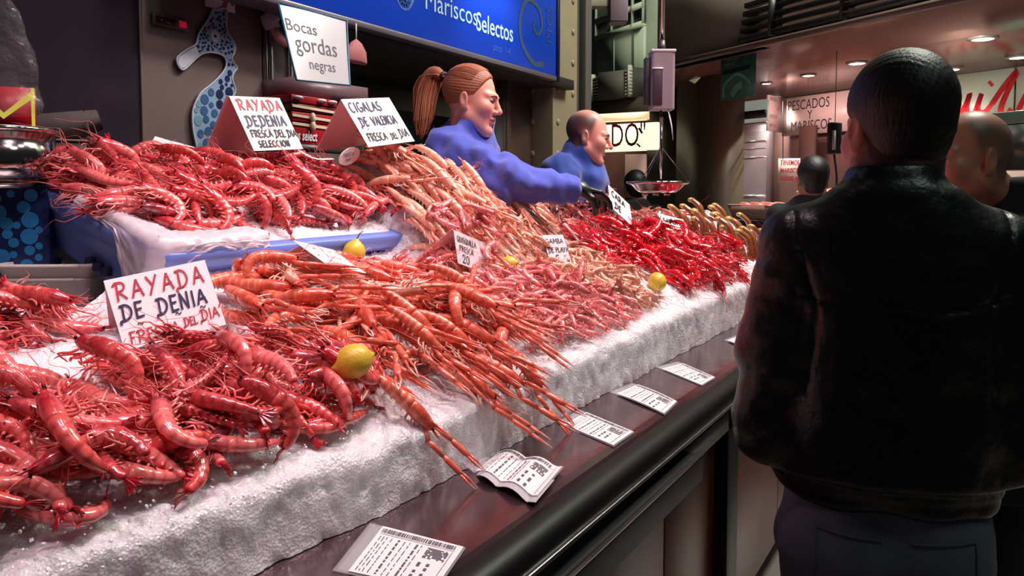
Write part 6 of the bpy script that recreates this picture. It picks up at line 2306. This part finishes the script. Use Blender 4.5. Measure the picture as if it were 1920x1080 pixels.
part(MB().tube([(sx, sy, zb2), (sx, sy, 1.60)], 0.005, 8), 'rod', mat('dark_collar', (60, 54, 54), 0.4), sc_)
part(MB().tube([(sx + 0.004, sy - 0.004, zb2 - 0.03), (sx + 0.004, sy - 0.004, 1.555)], [0.009, 0.004], 8), 'hook', SHINE, sc_)
bl = [np.array((-1.170, 3.273, 1.859)), np.array((-1.156, 3.277, 1.789)), np.array((-1.148, 3.277, 1.726))]
part(MB().tube(bl, [(0.014, 0.003), (0.013, 0.003), (0.006, 0.002)], 8), 'handle_strip', mat('pale_cap', (220, 210, 214), 0.3), sc_)
Mp = np.eye(4)
Mp[:3, 3] = (*np.array((-1.207, 3.251, 1.522))[:2], 1.495)
prof = [(0.0005, 0.0), (0.075, 0.0), (0.095, 0.012), (0.118, 0.034), (0.136, 0.040), (0.139, 0.046), (0.134, 0.050), (0.116, 0.042), (0.09, 0.020), (0.07, 0.008), (0.0005, 0.007)]
part(MB().lathe(prof, 48, 0, Mp), 'pan', SHINE, sc_)
for s in (-0.05, 0.0, 0.05):
    part(MB().lathe([(0.0005, -0.012), (0.012, -0.012), (0.016, 0.0), (0.0005, 0.001)], 12, 0, Mp @ np.array(Matrix.Translation((s, -0.02, 0)))), 'pan_foot', SHINE, sc_)
for a in (0.3, 2.4, 4.5):
    part(MB().tube([xf(Mp, np.array([[0.134 * math.cos(a), 0.134 * math.sin(a), 0.046]]))[0], (sx, sy, 1.70)], 0.0012, 5), 'wire', mat('thin_wire', (110, 100, 100), 0.4, 0.8), sc_)
# green poster hanging from the canopy
g0, g1 = (-1.607, 5.581, 2.351), (-1.322, 5.398, 2.304)
gz0, gz1 = 2.163, 2.509
gp = thing('hanging_poster', 'green poster with a pale house outline hanging from the canopy edge', 'poster', tuple(np.array(g0)))
mb = MB()
wallb(mb, g0, g1, gz0, gz1, 0.012)
part(mb, 'board', mat('poster_green', (58, 112, 92), 0.5), gp)
F_, L_ = planeb(g0, g1, gz0)
H_ = gz1 - gz0
mb = MB().ribbon(spline([(L_ * 0.12, 0.02), (L_ * 0.14, H_ * 0.30), (L_ * 0.5, H_ * 0.48), (L_ * 0.86, H_ * 0.30), (L_ * 0.88, 0.02)], 5), 0.02, F_)
mb.ribbon([(L_ * 0.36, H_ * 0.06), (L_ * 0.5, H_ * 0.22), (L_ * 0.66, H_ * 0.26)], 0.05, F_)
part(mb, 'house_outline', mat('poster_pale', (120, 160, 142), 0.5), gp, smooth=False)
part(MB().ribbon([(L_ * 0.08, H_ * 0.56), (L_ * 0.88, H_ * 0.58)], 0.028, F_), 'title_bar', mat('poster_bar', (14, 30, 26), 0.5), gp, smooth=False)
mb = text_mesh('mercat', 0.055, F_ @ np.array(Matrix.Translation((L_ * 0.12, H_ * 0.78, 0))))
text_mesh('central', 0.04, F_ @ np.array(Matrix.Translation((L_ * 0.12, H_ * 0.68, 0))), 0, mb)
part(mb, 'lettering', mat('poster_pale', (120, 160, 142), 0.5), gp, smooth=False)
hk = spline([(-1.467, 5.501, 2.509), (-1.473, 5.502, 2.580), (-1.429, 5.473, 2.614), (-1.327, 5.355, 2.561), (-1.288, 5.316, 2.508)], 5)
part(MB().tube(hk, 0.008, 6), 'hook', BLACK, gp)
# shop behind glass: green posts, chrome rails, lit case
d0, d1 = (-1.948, 6.564, 1.788), (-1.456, 6.356, 1.768)
mb = MB()
wallb(mb, (-2.449, 8.138, 1.863), (-1.799, 7.943, 1.840), 0, ZC, 0.1)
struct(mb.obj('wall_shop', mat('shop_mauve', (112, 90, 94), 0.5, var=0.2, vscale=2)), 'mauve back wall of the glazed shop')
sf = thing('shop_front', 'green framed glass shop front with chrome rails across the aisle', 'shop front', tuple(np.array(d0) * np.array([1, 1, 0])))
mb = MB()
wallb(mb, (-1.955, 6.560, 1.788), (-1.878, 6.513, 1.785), 0, 2.3, 0.06)
part(mb, 'post', mat('green_metal', (112, 132, 116), 0.4), sf)
for y_, r_ in ((235, 0.012), (268, 0.010), (281, 0.007), (298, 0.011), (369, 0.016)):
    z = 1.48 + (368 - y_) / 1450 * 6.35
    part(MB().tube([(d0[0], d0[1], z), (d1[0], d1[1], z)], r_, 8), 'rail', mat('chrome_rail', (220, 214, 218), 0.2, 0.7), sf)
mb = MB()
wallb(mb, d0, d1, 1.48 + (368 - 232) / 1450 * 6.35, 1.48 + (368 - 192) / 1450 * 6.35, 0.03)
part(mb, 'lit_case', mat('case_glow', (200, 214, 200), 0.4, emit=0.28), sf)
mb = MB()
wallb(mb, d0, d1, 1.48 + (368 - 224) / 1450 * 6.3, 1.48 + (368 - 210) / 1450 * 6.3, 0.03, False)
part(mb, 'dark_bar', BLACK, sf)
F_, L_ = planeb(d0, d1, 0.0)
part(MB().box((0.02, 0.2, -0.01), (L_, 2.0, -0.005), 0, F_), 'glass', mat('shop_glass', (210, 214, 216), 0.05, alpha=0.16, spec=0.6), sf)
for y_ in (250, 330):
    part(MB().box((L_ * 0.17, 1.48 + (368 - y_ - 8) / 1450 * 6.35, 0.0), (L_ * 0.19, 1.48 + (368 - y_ + 16) / 1450 * 6.35, 0.012), 0, F_), 'clip', STEEL, sf)
# sign wall under the canopy
mb = MB()
sA, sB = (-1.856, 8.077, 2.450), (0.930, 6.608, 2.450)
wallb(mb, (-1.895, 8.178, 1.851), sB, 0, ZC, 0.15)
struct(mb.obj('wall_stall', mat('stall_wall', (150, 112, 104), 0.5, var=0.12, vscale=2)), 'pinkish back wall of the facing fish stall')
mb = MB()
wallb(mb, (-1.408, 7.533, 1.814), (-1.255, 7.450, 1.807), 0, 2.12, 0.04, False)
struct(mb.obj('door_1', mat('brown_door', (92, 62, 56), 0.5)), 'brown door in the back wall of the facing stall')


def sign_on(p0, p1, z0, z1, label, face, th=0.04):
    r = thing('wall_sign', label, 'sign', tuple(np.array(p0)))
    mb = MB()
    wallb(mb, p0, p1, z0, z1, th, False)
    part(mb, 'board', face, r)
    F, L = planeb(p0, p1, z0)
    F[:3, 3] += F[:3, 2] * (th - 0.002)
    return r, F, L


PINKB = mat('pink_white_board', (214, 182, 176), 0.4)
p0, p1 = (-1.653, 7.968, 2.450), (-0.804, 7.522, 2.450)
z0 = 2.07
r, F_, L_ = sign_on(p0, p1, z0, 2.43, 'pale sign reading PESCADOS Y MARISCOS under the canopy', PINKB)
H_ = 0.36
mb = text_mesh('PESCADOS', 0.135, F_ @ np.array(Matrix.Translation((L_ * 0.07, H_ * 0.66, 0))), sx=0.72)
text_mesh('Y', 0.115, F_ @ np.array(Matrix.Translation((L_ * 0.31, H_ * 0.40, 0))), 0, mb, sx=0.8)
text_mesh('MARISCOS', 0.135, F_ @ np.array(Matrix.Translation((L_ * 0.11, H_ * 0.10, 0))), 0, mb, sx=0.72)
part(mb, 'lettering', INK_BLACK, r, smooth=False)
r, F_, L_ = sign_on((-1.708, 7.441, 2.238), (-1.628, 7.842, 2.269), z0 + 0.02, 2.42, 'narrow side panel with small print left of the fish sign', PINKB, 0.02)
mb = text_mesh('SERVICIO', 0.05, F_ @ np.array(Matrix.Translation((0.02, 0.28, 0))), sx=0.7)
text_mesh('A', 0.05, F_ @ np.array(Matrix.Translation((L_ * 0.45, 0.20, 0))), 0, mb)
text_mesh('DOMICILIO', 0.05, F_ @ np.array(Matrix.Translation((0.02, 0.12, 0))), 0, mb, sx=0.65)
text_mesh('96 391 26 22', 0.04, F_ @ np.array(Matrix.Translation((0.02, 0.04, 0))), 0, mb, sx=0.65)
part(mb, 'lettering', INK_GREY, r, smooth=False)
# white sign with red script
p0, p1 = (-0.543, 7.384, 2.450), (0.221, 6.981, 2.450)
r, F_, L_ = sign_on(p0, p1, 2.02, 2.44, 'white sign with big red handwriting above the bald man', mat('script_board', (226, 226, 208), 0.4))
RED = mat('script_red', (196, 28, 34), 0.4)


def scr(x, y):
    """px on the photographed sign to board coordinates"""
    u = (x - 1700) / 206.0
    u = u / (u + (1 - u) * 0.893)       # foreshortening of the board
    return (u * L_, 0.42 * ((152.4 - 0.133 * (x - 1700)) + 84 - 0.12 * (x - 1700) * 0.2 - y) / 82.0)


mb = MB()
for st, w in (([(1795, 172), (1791, 186), (1796, 198), (1806, 198), (1818, 184), (1826, 166), (1821, 186), (1826, 198), (1836, 194)], 0.040),
              ([(1836, 194), (1848, 164), (1842, 184), (1846, 192), (1856, 190), (1868, 178)], 0.038),
              ([(1862, 150), (1867, 146)], 0.05),
              ([(1868, 178), (1890, 150), (1912, 128), (1900, 150), (1886, 180), (1888, 192), (1896, 192), (1906, 182)], 0.044),
              ([(1776, 148), (1787, 152), (1780, 168), (1772, 190), (1762, 206)], 0.034),
              ([(1786, 152), (1760, 140), (1735, 150), (1722, 176), (1730, 205), (1756, 204), (1772, 186), (1750, 178)], 0.044)):
    Q = spline([scr(*p) for p in st], 6)
    mb.ribbon(Q, w, F_)
part(mb, 'lettering', RED, r, smooth=False)
p0, p1 = (0.241, 6.970, 2.450), (0.799, 6.676, 2.450)
r, F_, L_ = sign_on(p0, p1, 2.02, 2.44, 'continuation of the white script sign at the picture edge', mat('script_board', (226, 226, 208), 0.4))
mb = MB().ribbon(spline([(0.02, 0.1), (0.12, 0.3), (0.2, 0.38), (0.14, 0.2), (0.1, 0.06), (0.2, 0.08)], 6), 0.04, F_)
part(mb, 'lettering', RED, r, smooth=False)
# dark green unit under it
gA, gB = (0.063, 6.388, 2.048), (0.449, 6.149, 2.006)
gu = thing('wall_unit', 'dark green box unit under the script sign at the right edge', 'unit', tuple(np.array(gA)))
mb = MB()
wallb(mb, gA, gB, 1.97, 2.06, 0.3)
part(mb, 'casing', mat('unit_green', (58, 72, 64), 0.4), gu, bevel=0.01)
mb = MB()
wallb(mb, gA, gB, 1.66, 1.965, 0.28)
part(mb, 'dark_front', mat('unit_black', (20, 22, 22), 0.3), gu)
# notice about frozen seafood
n0, n1 = (-1.465, 6.848, 1.697), (-1.295, 6.892, 1.696)
nz0, nz1 = 1.593, 1.801
no = thing('notice', 'white notice with red print reading TENEMOS MARISCO CONGELADO', 'notice', tuple(np.array(n0)))
mb = MB()
wallb(mb, n0, n1, nz0, nz1, 0.006)
part(mb, 'sheet', mat('notice_white', (226, 204, 196), 0.5), no)
F_, L_ = planeb(n0, n1, nz0)
H_ = nz1 - nz0
mb = text_mesh('TENEMOS', 0.055, F_ @ np.array(Matrix.Translation((0.018, H_ * 0.74, 0))), sx=0.62, off=0.001)
text_mesh('MARISCO', 0.055, F_ @ np.array(Matrix.Translation((0.018, H_ * 0.42, 0))), 0, mb, sx=0.66, off=0.001)
text_mesh('CONGELADO', 0.055, F_ @ np.array(Matrix.Translation((0.010, H_ * 0.08, 0))), 0, mb, sx=0.56, off=0.001)
part(mb, 'lettering', INK_RED, no, smooth=False)
part(MB().tube([(-1.424, 6.832, 1.786), (-1.439, 6.858, 2.283)], 0.004, 6), 'string', BLACK, no)
# black handset-like device on the pier
k0 = np.array((-0.835, 5.602, 1.859))
dv = thing('black_device', 'black device with a pale strip hanging beside the ear of the man in leather', 'device', tuple(k0))
Fk = frame(k0, (0.857, 0.515, 0), (0, 0, 1))
part(MB().box((-0.045, -0.10, -0.03), (0.04, 0.115, 0.03), 0, Fk), 'casing', BLACK, dv, bevel=0.012)
part(MB().box((-0.03, -0.07, 0.0305), (-0.005, 0.06, 0.032), 0, Fk), 'pale_strip', mat('pale_strip', (150, 140, 138), 0.5), dv)
part(MB().tube(spline([k0 + np.array([0, 0, -0.1]), k0 + np.array([0.02, 0, -0.3]), k0 + np.array([-0.02, 0.1, -0.6])], 5), 0.008, 6), 'cable', BLACK, dv)
part(MB().tube([k0 + np.array([0, 0, 0.1]), k0 + np.array([0, 0, 0.9])], 0.0025, 6), 'hanger', BLACK, dv)
# recessed ceiling lights
DL = [((-0.001, 5.614, 2.450), 0.075, 'recessed ceiling light farthest right over the script sign', 7), ((0.216, 6.485, 2.450), 0.07, 'recessed ceiling light at the right picture edge', 6),
      ((-0.392, 5.911, 2.450), 0.07, "recessed ceiling light just above the leather jacket man's hair", 5), ((-0.214, 6.833, 2.450), 0.085, 'recessed ceiling light at the left end of the script sign', 8),
      ((-0.779, 6.163, 2.450), 0.068, "recessed ceiling light left of the leather jacket man's head", 5), ((-1.188, 6.580, 2.450), 0.055, 'recessed ceiling light above the word PESCADOS', 4),
      ((-1.578, 6.855, 2.450), 0.045, 'recessed ceiling light right of the green poster', 3), ((-1.718, 7.847, 2.450), 0.05, 'small recessed ceiling light at the back, over the side panel', 3),
      ((-2.265, 7.289, 2.450), 0.095, 'recessed ceiling light at the left end of the canopy by the olive pier', 4)]
GLOW = mat('lamp_glow', (255, 250, 235), 0.4, emit=6.0)
for loc, rad, lab, pw in DL:
    t = thing('ceiling_light', lab, 'ceiling light', (loc[0], loc[1], ZC - 0.02), 'recessed lights of the canopy')
    Ml = np.eye(4)
    Ml[:3, 3] = (loc[0], loc[1], ZC)
    part(MB().lathe([(0.0005, -0.010), (rad * 0.8, -0.010), (rad * 0.82, -0.006)], 24, 0, Ml), 'lens', GLOW, t)
    part(MB().lathe([(rad * 0.82, -0.012), (rad * 1.15, -0.006), (rad * 1.18, -0.001), (rad * 0.82, -0.001)], 24, 0, Ml), 'rim', mat('lamp_rim', (150, 140, 136), 0.3, 0.6), t)
    lamp('canopy_spot', 'SPOT', (loc[0], loc[1], ZC - 0.03), (loc[0], loc[1], 0), pw * 9.0, (1.0, 0.97, 0.88) if loc[0] < 0.2 else (0.85, 1.0, 0.85), 0.05, 120, 0.8)
# counter of the facing stall with fish boxes
f0 = np.array((-1.380, 5.708, 1.375))
lamp('counter_fill', 'SPOT', (f0[0] + 0.1, f0[1] + 0.1, 2.40), (f0[0] + 0.3, f0[1] + 0.25, 1.3), 45, (1.0, 0.78, 0.74), 0.05, 75, 0.8)
fc = thing('facing_counter', 'low counter of the facing stall carrying boxes of pink fish', 'counter', (f0[0], f0[1], 0))
Fc = yawm((f0[0], f0[1], 0), math.atan2(-0.585, 0.81))
part(MB().box((-0.30, 0.0, 0.0), (1.6, 0.9, 1.27), 0, Fc), 'counter_body', mat('counter_steel', (120, 104, 104), 0.35, 0.4), fc, bevel=0.01)
part(MB().box((-0.32, -0.03, 1.27), (1.62, 0.93, 1.31), 0, Fc), 'counter_top', STEEL, fc, bevel=0.008)
SALM = mat('pink_fish', (238, 128, 112), 0.3, var=0.2, vscale=18, coat=0.4)
BOXW = mat('fish_box', (238, 190, 176), 0.5)
k = 0
for i, (u, v, z, lab) in enumerate([(-0.06, 0.16, 1.312, 'white fish box of pink fish at the left end of the facing counter'), (0.50, 0.16, 1.312, 'white fish box of pink fish in the middle of the facing counter'),
                                    (0.22, 0.60, 1.312, 'white fish box of pink fish at the back of the facing counter')]):
    c0 = xf(Fc, np.array([[u, v, z]]))[0]
    t = thing('fish_box', lab, 'fish box', tuple(c0))
    Mb = yawm(c0, math.atan2(-0.585, 0.81) + 0.1 * (i - 1))
    hh = 0.10 + 0.10 * (i == 2)
    rings = [rring(-0.22, -0.15, 0.22, 0.15, 0.02, 0), rring(-0.25, -0.18, 0.25, 0.18, 0.02, hh), rring(-0.235, -0.165, 0.235, 0.165, 0.02, hh), rring(-0.21, -0.14, 0.21, 0.14, 0.02, hh - 0.05)]
    mb, V, F = loft_rings(rings)
    part(mb.add(xf(Mb, np.array(V)), F), 'box_wall', BOXW, t)
    part(MB().tube(xf(Mb, np.array(rring(-0.25, -0.18, 0.25, 0.18, 0.02, hh) + [(0.25, -0.16, hh)])), 0.008, 6), 'box_rim', BOXW, t)
    for j in range(9):
        px, py = -0.16 + 0.16 * (j % 3), -0.09 + 0.09 * (j // 3)
        cc = xf(Mb, np.array([[px, py, hh - 0.045]]))[0]
        f = thing('pink_fish', ['piece of pink fish in the left box of the facing counter', 'piece of pink fish in the middle box of the facing counter', 'piece of pink fish in the raised back box of the facing counter'][i], 'fish', tuple(cc),
                  ['pink fish in the left box', 'pink fish in the middle box', 'pink fish in the back box'][i])
        a = rr.uniform(-0.5, 0.5)
        Q = xf(Mb, np.array([(px - 0.07, py, hh - 0.03), (px - 0.02, py + 0.01, hh + 0.0), (px + 0.05, py, hh - 0.005), (px + 0.085, py - 0.01, hh - 0.02), (px + 0.11, py, hh)]))
        part(MB().tube(Q, [(0.012, 0.01), (0.04, 0.028), (0.034, 0.024), (0.012, 0.010), (0.03, 0.004)], 10), 'body', SALM, f)
# ------------------------------------------------------------------ small things on the wall of the stall
# hanging white sign
h0, h1 = np.array((-1.995, 1.825, 2.115)), np.array((-1.942, 2.090, 2.104))
h3 = np.array((-1.898, 1.807, 1.855))
h2 = np.array((-1.890, 2.047, 1.866))
hs_ = thing('hanging_sign', 'white plastic sign hanging from the blue fascia, lettered in grey', 'sign', tuple(h0))
n = 12
V = []
for s in (0, -0.003):
    for i in range(n + 1):
        for j in range(n + 1):
            u, v = i / n, j / n
            p = (h0 * (1 - u) + h1 * u) * (1 - v) + (h3 * (1 - u) + h2 * u) * v
            V.append(p + np.array([0.5, -0.86, 0]) * (s + 0.003 * math.sin(u * 4 + v * 2)))
q = (n + 1) ** 2
f = []
for i in range(n):
    for j in range(n):
        a = i * (n + 1) + j
        f += [(a, a + 1, a + n + 2, a + n + 1), (q + a, q + a + n + 1, q + a + n + 2, q + a + 1)]
part(MB().add(np.array(V), f), 'plastic_sheet', mat('sign_plastic', (216, 210, 216), 0.3, spec=0.6), hs_)
wl, hl = float(np.linalg.norm(h1 - h0)), float(np.linalg.norm((h0 + h1) / 2 - (h2 + h3) / 2))
mb = MB()
for tx, sz, ou, ov, sx_ in (('Bocas', 0.23, 0.03, 0.66, 0.92), ('gordas', 0.33, 0.12, 0.40, 0.80), ('negras', 0.21, 0.28, 0.17, 0.88)):
    t_ = text_mesh(tx, sz * hl, np.eye(4), sx=sx_)
    for V, c_, in zip(t_.v, t_.c):
        u, v = ou + V[:, 0] / wl, 1 - (ov + V[:, 1] / hl)
        u, v = u[:, None], v[:, None]
        P = (h0 * (1 - u) + h1 * u) * (1 - v) + (h3 * (1 - u) + h2 * u) * v
        P = P + np.array([0.5, -0.86, 0]) * (0.003 * np.sin(u * 4 + v * 2) + 0.0015)
        mb.v.append(P)
        mb.c.append(c_)
        mb.f += [[mb.n + i for i in q_] for q_ in t_.f]
        mb.m += t_.m
        mb.n += len(P)
part(mb, 'lettering', INK_GREY, hs_, smooth=False)
E_ = np.array([h0, h1, h2, h3, h0])
part(MB().tube(E_, 0.004, 6), 'sign_rim', mat('teal_edge', (60, 120, 150), 0.4), hs_)
# crumpled clear bag bunched on the post
cbp = np.array((-2.345, 2.104, 2.153))
mb = MB()
mb.ball((0, 0, 0), 0.035, 18, 12)
V = mb.v[0]
V *= (1 + 0.35 * np.array([noise.noise(Vector(v * 60)) for v in V]))[:, None]
mb.v[0] = V + cbp
t = thing('bunched_bag', 'bunched clear plastic bag stuck on the steel post', 'plastic bag', tuple(cbp))
part(mb, 'bag_film', mat('bunched_film', (220, 216, 226), 0.15, alpha=0.6, spec=0.8), t)
part(MB().tube([cbp + np.array([0, 0, -0.02]), cbp + np.array([0.02, 0.02, -0.06]), cbp + np.array([0.04, 0.05, -0.09])], [0.012, 0.02, 0.012], 8), 'pink_tail', mat('pink_film', (220, 150, 150), 0.3), t)
# thermostat display on the steel panel, price slip above it
def onsteel(y, z):
    return frame((-2.3915, y, z), (0, 1, 0), (0, 0, 1))


ya, za = 1.633, 2.068
th = thing('thermostat', 'small red lit thermostat display on the steel wall panel', 'thermostat', (-2.39, ya, za))
Ft = onsteel(ya, za)
wt = 1.773 - ya
part(MB().box((0, -0.012, 0), (wt, 0.03, 0.008), 0, Ft), 'bezel', mat('thermo_bezel', (120, 104, 108), 0.3, 0.5), th, bevel=0.002)
part(MB().box((wt * 0.08, -0.007, 0.0081), (wt * 0.62, 0.018, 0.009), 0, Ft), 'display', mat('thermo_dark', (70, 20, 34), 0.2), th)
part(MB().box((wt * 0.72, -0.004, 0.0081), (wt * 0.92, 0.018, 0.0095), 0, Ft), 'lit_button', mat('thermo_red', (200, 20, 50), 0.3, emit=0.4), th)
ya, za = 1.846, 2.159
sl = thing('wall_slip', 'small white slip with orange print at the top of the steel panel', 'slip', (-2.39, ya, za))
Fs = onsteel(ya, za)
ws = 1.975 - ya
part(MB().box((0, 0, 0), (ws, 0.14, 0.003), 0, Fs), 'paper', WHITE, sl)
mb = MB().ribbon([(ws * 0.6, 0.01), (ws * 0.75, 0.05), (ws * 0.95, 0.03)], 0.02, Fs, 0.004).ribbon([(ws * 0.75, 0.05), (ws * 0.85, 0.09)], 0.02, Fs, 0.004)
part(mb, 'orange_print', mat('orange_print', (214, 110, 60), 0.5), sl, smooth=False)
mb = MB()
pen_text(mb, 'DE LA', ws * 0.12, 0.05, 0.03, 0.004, Fs, gap=0.1)
pen_text(mb, 'MAR', ws * 0.2, 0.012, 0.022, 0.003, Fs, gap=0.1)
part(mb, 'lettering', INK_GREY, sl, smooth=False)
# seahorse plaque: outline board, bubbles of its skin, eye, snout
KY = lambda x: np.interp(x, [330, 355, 380, 410, 445], [1.720, 1.773, 1.828, 1.896, 1.980])


def KZ(x, y):
    yy = KY(x)
    D = float(np.array([-2.39 * -math.sin(RAD(31)) + yy * math.cos(RAD(31))]) [0])
    return 1.48 + (368 - y) / 1450 * D * 1.0


sh = thing('seahorse_plaque', 'pale blue bubble patterned seahorse plaque on the steel wall panel', 'plaque', (-2.39, float(KY(395)), 1.6))
OUT = [(400, 22), (408, 26), (417, 22), (426, 26), (424, 48), (426, 66), (434, 80), (440, 92), (438, 104), (433, 112), (438, 124), (443, 131), (436, 140), (433, 152), (438, 168), (437, 178),
       (428, 190), (420, 205), (412, 225), (404, 250), (398, 275), (392, 300), (370, 300), (362, 270), (357, 240), (357, 214), (362, 196), (374, 176), (392, 162), (410, 146), (421, 130), (422, 116), (414, 107),
       (396, 103), (382, 104), (368, 112), (345, 133), (336, 132), (330, 120), (332, 110), (352, 96), (366, 88), (372, 70), (380, 56), (392, 40)]
OUT = [(float(KY(x)), KZ(x, y)) for x, y in OUT]
cy0, cz0 = OUT[0]
Fp = onsteel(cy0, cz0)
loc = spline([(a - cy0, b - cz0) for a, b in OUT] + [(OUT[0][0] - cy0, OUT[0][1] - cz0)], 3)[:-1]
part(MB().prism(loc.tolist()[::-1], 0.0, 0.008, 0, Fp), 'board', mat('plaque_pale', (150, 176, 206), 0.4), sh, smooth=False)
part(MB().tube(xf(Fp, np.concatenate([np.c_[loc, np.full(len(loc), 0.009)], [[*loc[0], 0.009]]])), 0.0028, 6), 'white_rim', mat('plaque_white', (216, 222, 232), 0.4), sh)
snout = [(366, 92), (372, 106), (343, 131), (337, 131), (332, 120), (334, 111)]
sn = [(float(KY(x)) - cy0, KZ(x, y) - cz0) for x, y in snout]
part(MB().prism(sn[::-1] if False else sn, 0.0085, 0.0105, 0, Fp), 'snout', mat('plaque_white', (216, 222, 232), 0.4), sh, smooth=False)
eyec = (float(KY(402)) - cy0, KZ(402, 73) - cz0)
part(MB().prism(arc(*eyec, 0.018, 0.022, 0, 345, 24), 0.0085, 0.0115, 0, Fp), 'eye_ring', mat('plaque_white', (216, 222, 232), 0.4), sh, smooth=False)
part(MB().prism(arc(*eyec, 0.006, 0.006, 0, 340, 16), 0.0116, 0.0125, 0, Fp), 'pupil', INK_BLUE, sh, smooth=False)
BM2 = [mat('bubble_navy', (30, 40, 84), 0.4), mat('bubble_blue', (60, 100, 150), 0.4), mat('bubble_teal', (120, 160, 180), 0.4)]
rr = random.Random(2)
bs = []
lx, ly = loc[:, 0], loc[:, 1]
tries = 0
while len(bs) < 95 and tries < 30000:
    tries += 1
    u, v = rr.uniform(lx.min(), lx.max()), rr.uniform(ly.min(), ly.max())
    low = v < -0.20
    r0_ = 0.017 if v < -0.28 else 0.011 if low else 0.0055
    rad = r0_ * rr.uniform(0.75, 1.1) * (1 if len(bs) < 60 else 0.7)
    if not inpoly(u, v, loc.tolist()) or np.min(np.hypot(lx - u, ly - v)) < rad + 0.004:
        continue
    if any(math.hypot(u - a, v - b) < rad + c + 0.002 for a, b, c in bs) or math.hypot(u - eyec[0], v - eyec[1]) < rad + 0.024 or inpoly(u, v, sn):
        continue
    bs.append((u, v, rad))
for u, v, rad in bs:
    dark = 0 if (u > lx.min() + 0.62 * (lx.max() - lx.min()) or v > -0.2) else 1 if u > lx.min() + 0.35 * (lx.max() - lx.min()) else 2
    part(MB().prism(arc(u, v, rad, rad * 1.1, 0, 340, 14), 0.0085, 0.0098, 0, Fp), 'bubble', BM2[dark], sh, smooth=False)
# red boxes on the shelf between the cards
RB = mat('red_box', (176, 20, 34), 0.4)
b0 = np.array((-2.171, 2.040, 1.676))
b1 = np.array((-2.168, 2.276, 1.690))
zs = [1.675, 1.756, 1.794, 1.825, 1.857]
labs = ['red carton with white lettering, lowest of the stack between the price cards', 'red carton with a pale bow, second from the bottom of the stack', 'dark red carton, third from the bottom of the stack', 'red carton with white lids, topmost of the stack']
for i in range(4):
    t = thing('red_carton', labs[i], 'box', (b0[0], b0[1], zs[i]), 'red cartons stacked behind the price cards')
    mb = MB()
    wallb(mb, b0, b1, zs[i] + 0.002, zs[i + 1] - 0.002, 0.25)
    part(mb, 'carton_body', RB if i != 2 else mat('dark_red_box', (120, 18, 30), 0.4), t, bevel=0.003)
    F_, L_ = planeb(b0, b1, zs[i])
    hgt = zs[i + 1] - zs[i]
    if i == 0:
        mb = text_mesh('mariscos select', 0.052, F_ @ np.array(Matrix.Translation((-0.08, 0.014, 0))), sx=0.62, shear=0.2, off=0.0012)
        part(mb, 'lettering', WHITE, t, smooth=False)
    if i in (0, 1, 2):
        yb = hgt * (0.86 if i == 0 else 0.5)
        mb = MB().ribbon([(0.0, yb + 0.004), (L_, yb - 0.004)], 0.010, F_, 0.001)
        part(mb, 'ribbon', mat('cream_band', (240, 220, 190), 0.4), t, smooth=False)
    if i in (0, 1):
        c = xf(F_, np.array([[L_ * 0.40, yb, 0.006]]))[0]
        part(MB().ball(c, (0.012, 0.012, 0.020), 12, 8), 'bow', mat('cream_band', (240, 220, 190), 0.4), t)
    if i == 3:
        for u in (0.12, 0.62, 0.86):
            c = xf(F_, np.array([[L_ * u, hgt * 0.6, 0.0]]))[0]
            part(MB().ball(c, (0.02, 0.02, 0.008), 12, 6), 'white_lid', WHITE, t)
mb = MB()
wallb(mb, np.array((-2.162, 1.986, 1.659)), np.array((-2.155, 2.342, 1.678)), zs[0] - 0.03, zs[0], 0.4)
wallb(mb, np.array((-2.162, 1.986, 1.659)), np.array((-2.155, 2.342, 1.678)), 0.2, zs[0] - 0.03, 0.3)
o = mb.obj('shelf_unit', mat('shelf_dark', (70, 56, 54), 0.4))
tag(o, 'dark shelf unit carrying the red cartons behind the display', 'shelf')
mb = MB()
wallb(mb, np.array((-2.218, 2.083, 1.863)), np.array((-2.174, 2.461, 1.872)), zs[4] + 0.004, zs[4] + 0.07, 0.25)
o = mb.obj('mauve_package', mat('mauve_pack', (120, 92, 98), 0.35))
tag(o, 'long mauve package lying on top of the red cartons', 'package')
# pinkish scoop hanging in the recess
ps = np.array((-2.152, 2.370, 2.062))
o = thing('pink_cloth', 'pinkish cloth hanging in the dark recess right of the white sign', 'cloth', tuple(ps))
mb = MB().tube([ps + np.array([0, 0, 0.045]), ps + np.array([0, 0, 0.03]), ps, ps + np.array([0, 0, -0.04]), ps + np.array([0, 0, -0.05])], [(0.004, 0.004), (0.03, 0.015), (0.055, 0.02), (0.06, 0.02), (0.055, 0.012)], 20, up=(1, 0, 0))
part(mb, 'cloth_fold', mat('pink_rag', (196, 116, 116), 0.7), o)
part(MB().tube([ps + np.array([0, 0, 0.04]), (ps[0], ps[1], 2.17)], 0.003, 6), 'loop', WHITE_PLASTIC, o)
# glass door in the recess with dim reflections
gd = thing('glass_cabinet', 'dim glass fronted cabinet in the recess behind the woman', 'cabinet', (-3.0, 3.2, 0.2))
part(MB().box((-3.12, 3.353, 0.2), (-3.0, 4.805, 2.0)), 'cabinet_frame', mat('cab_frame', (84, 80, 76), 0.35, 0.5), gd, bevel=0.006)
part(MB().box((-3.0, 3.398, 0.3), (-2.994, 4.733, 1.93)), 'glass', mat('cab_glass', (58, 66, 62), 0.08, spec=0.7), gd)
part(MB().box((-2.994, 3.948, 0.3), (-2.98, 4.004, 1.93)), 'mullion', mat('cab_frame', (84, 80, 76), 0.35, 0.5), gd)
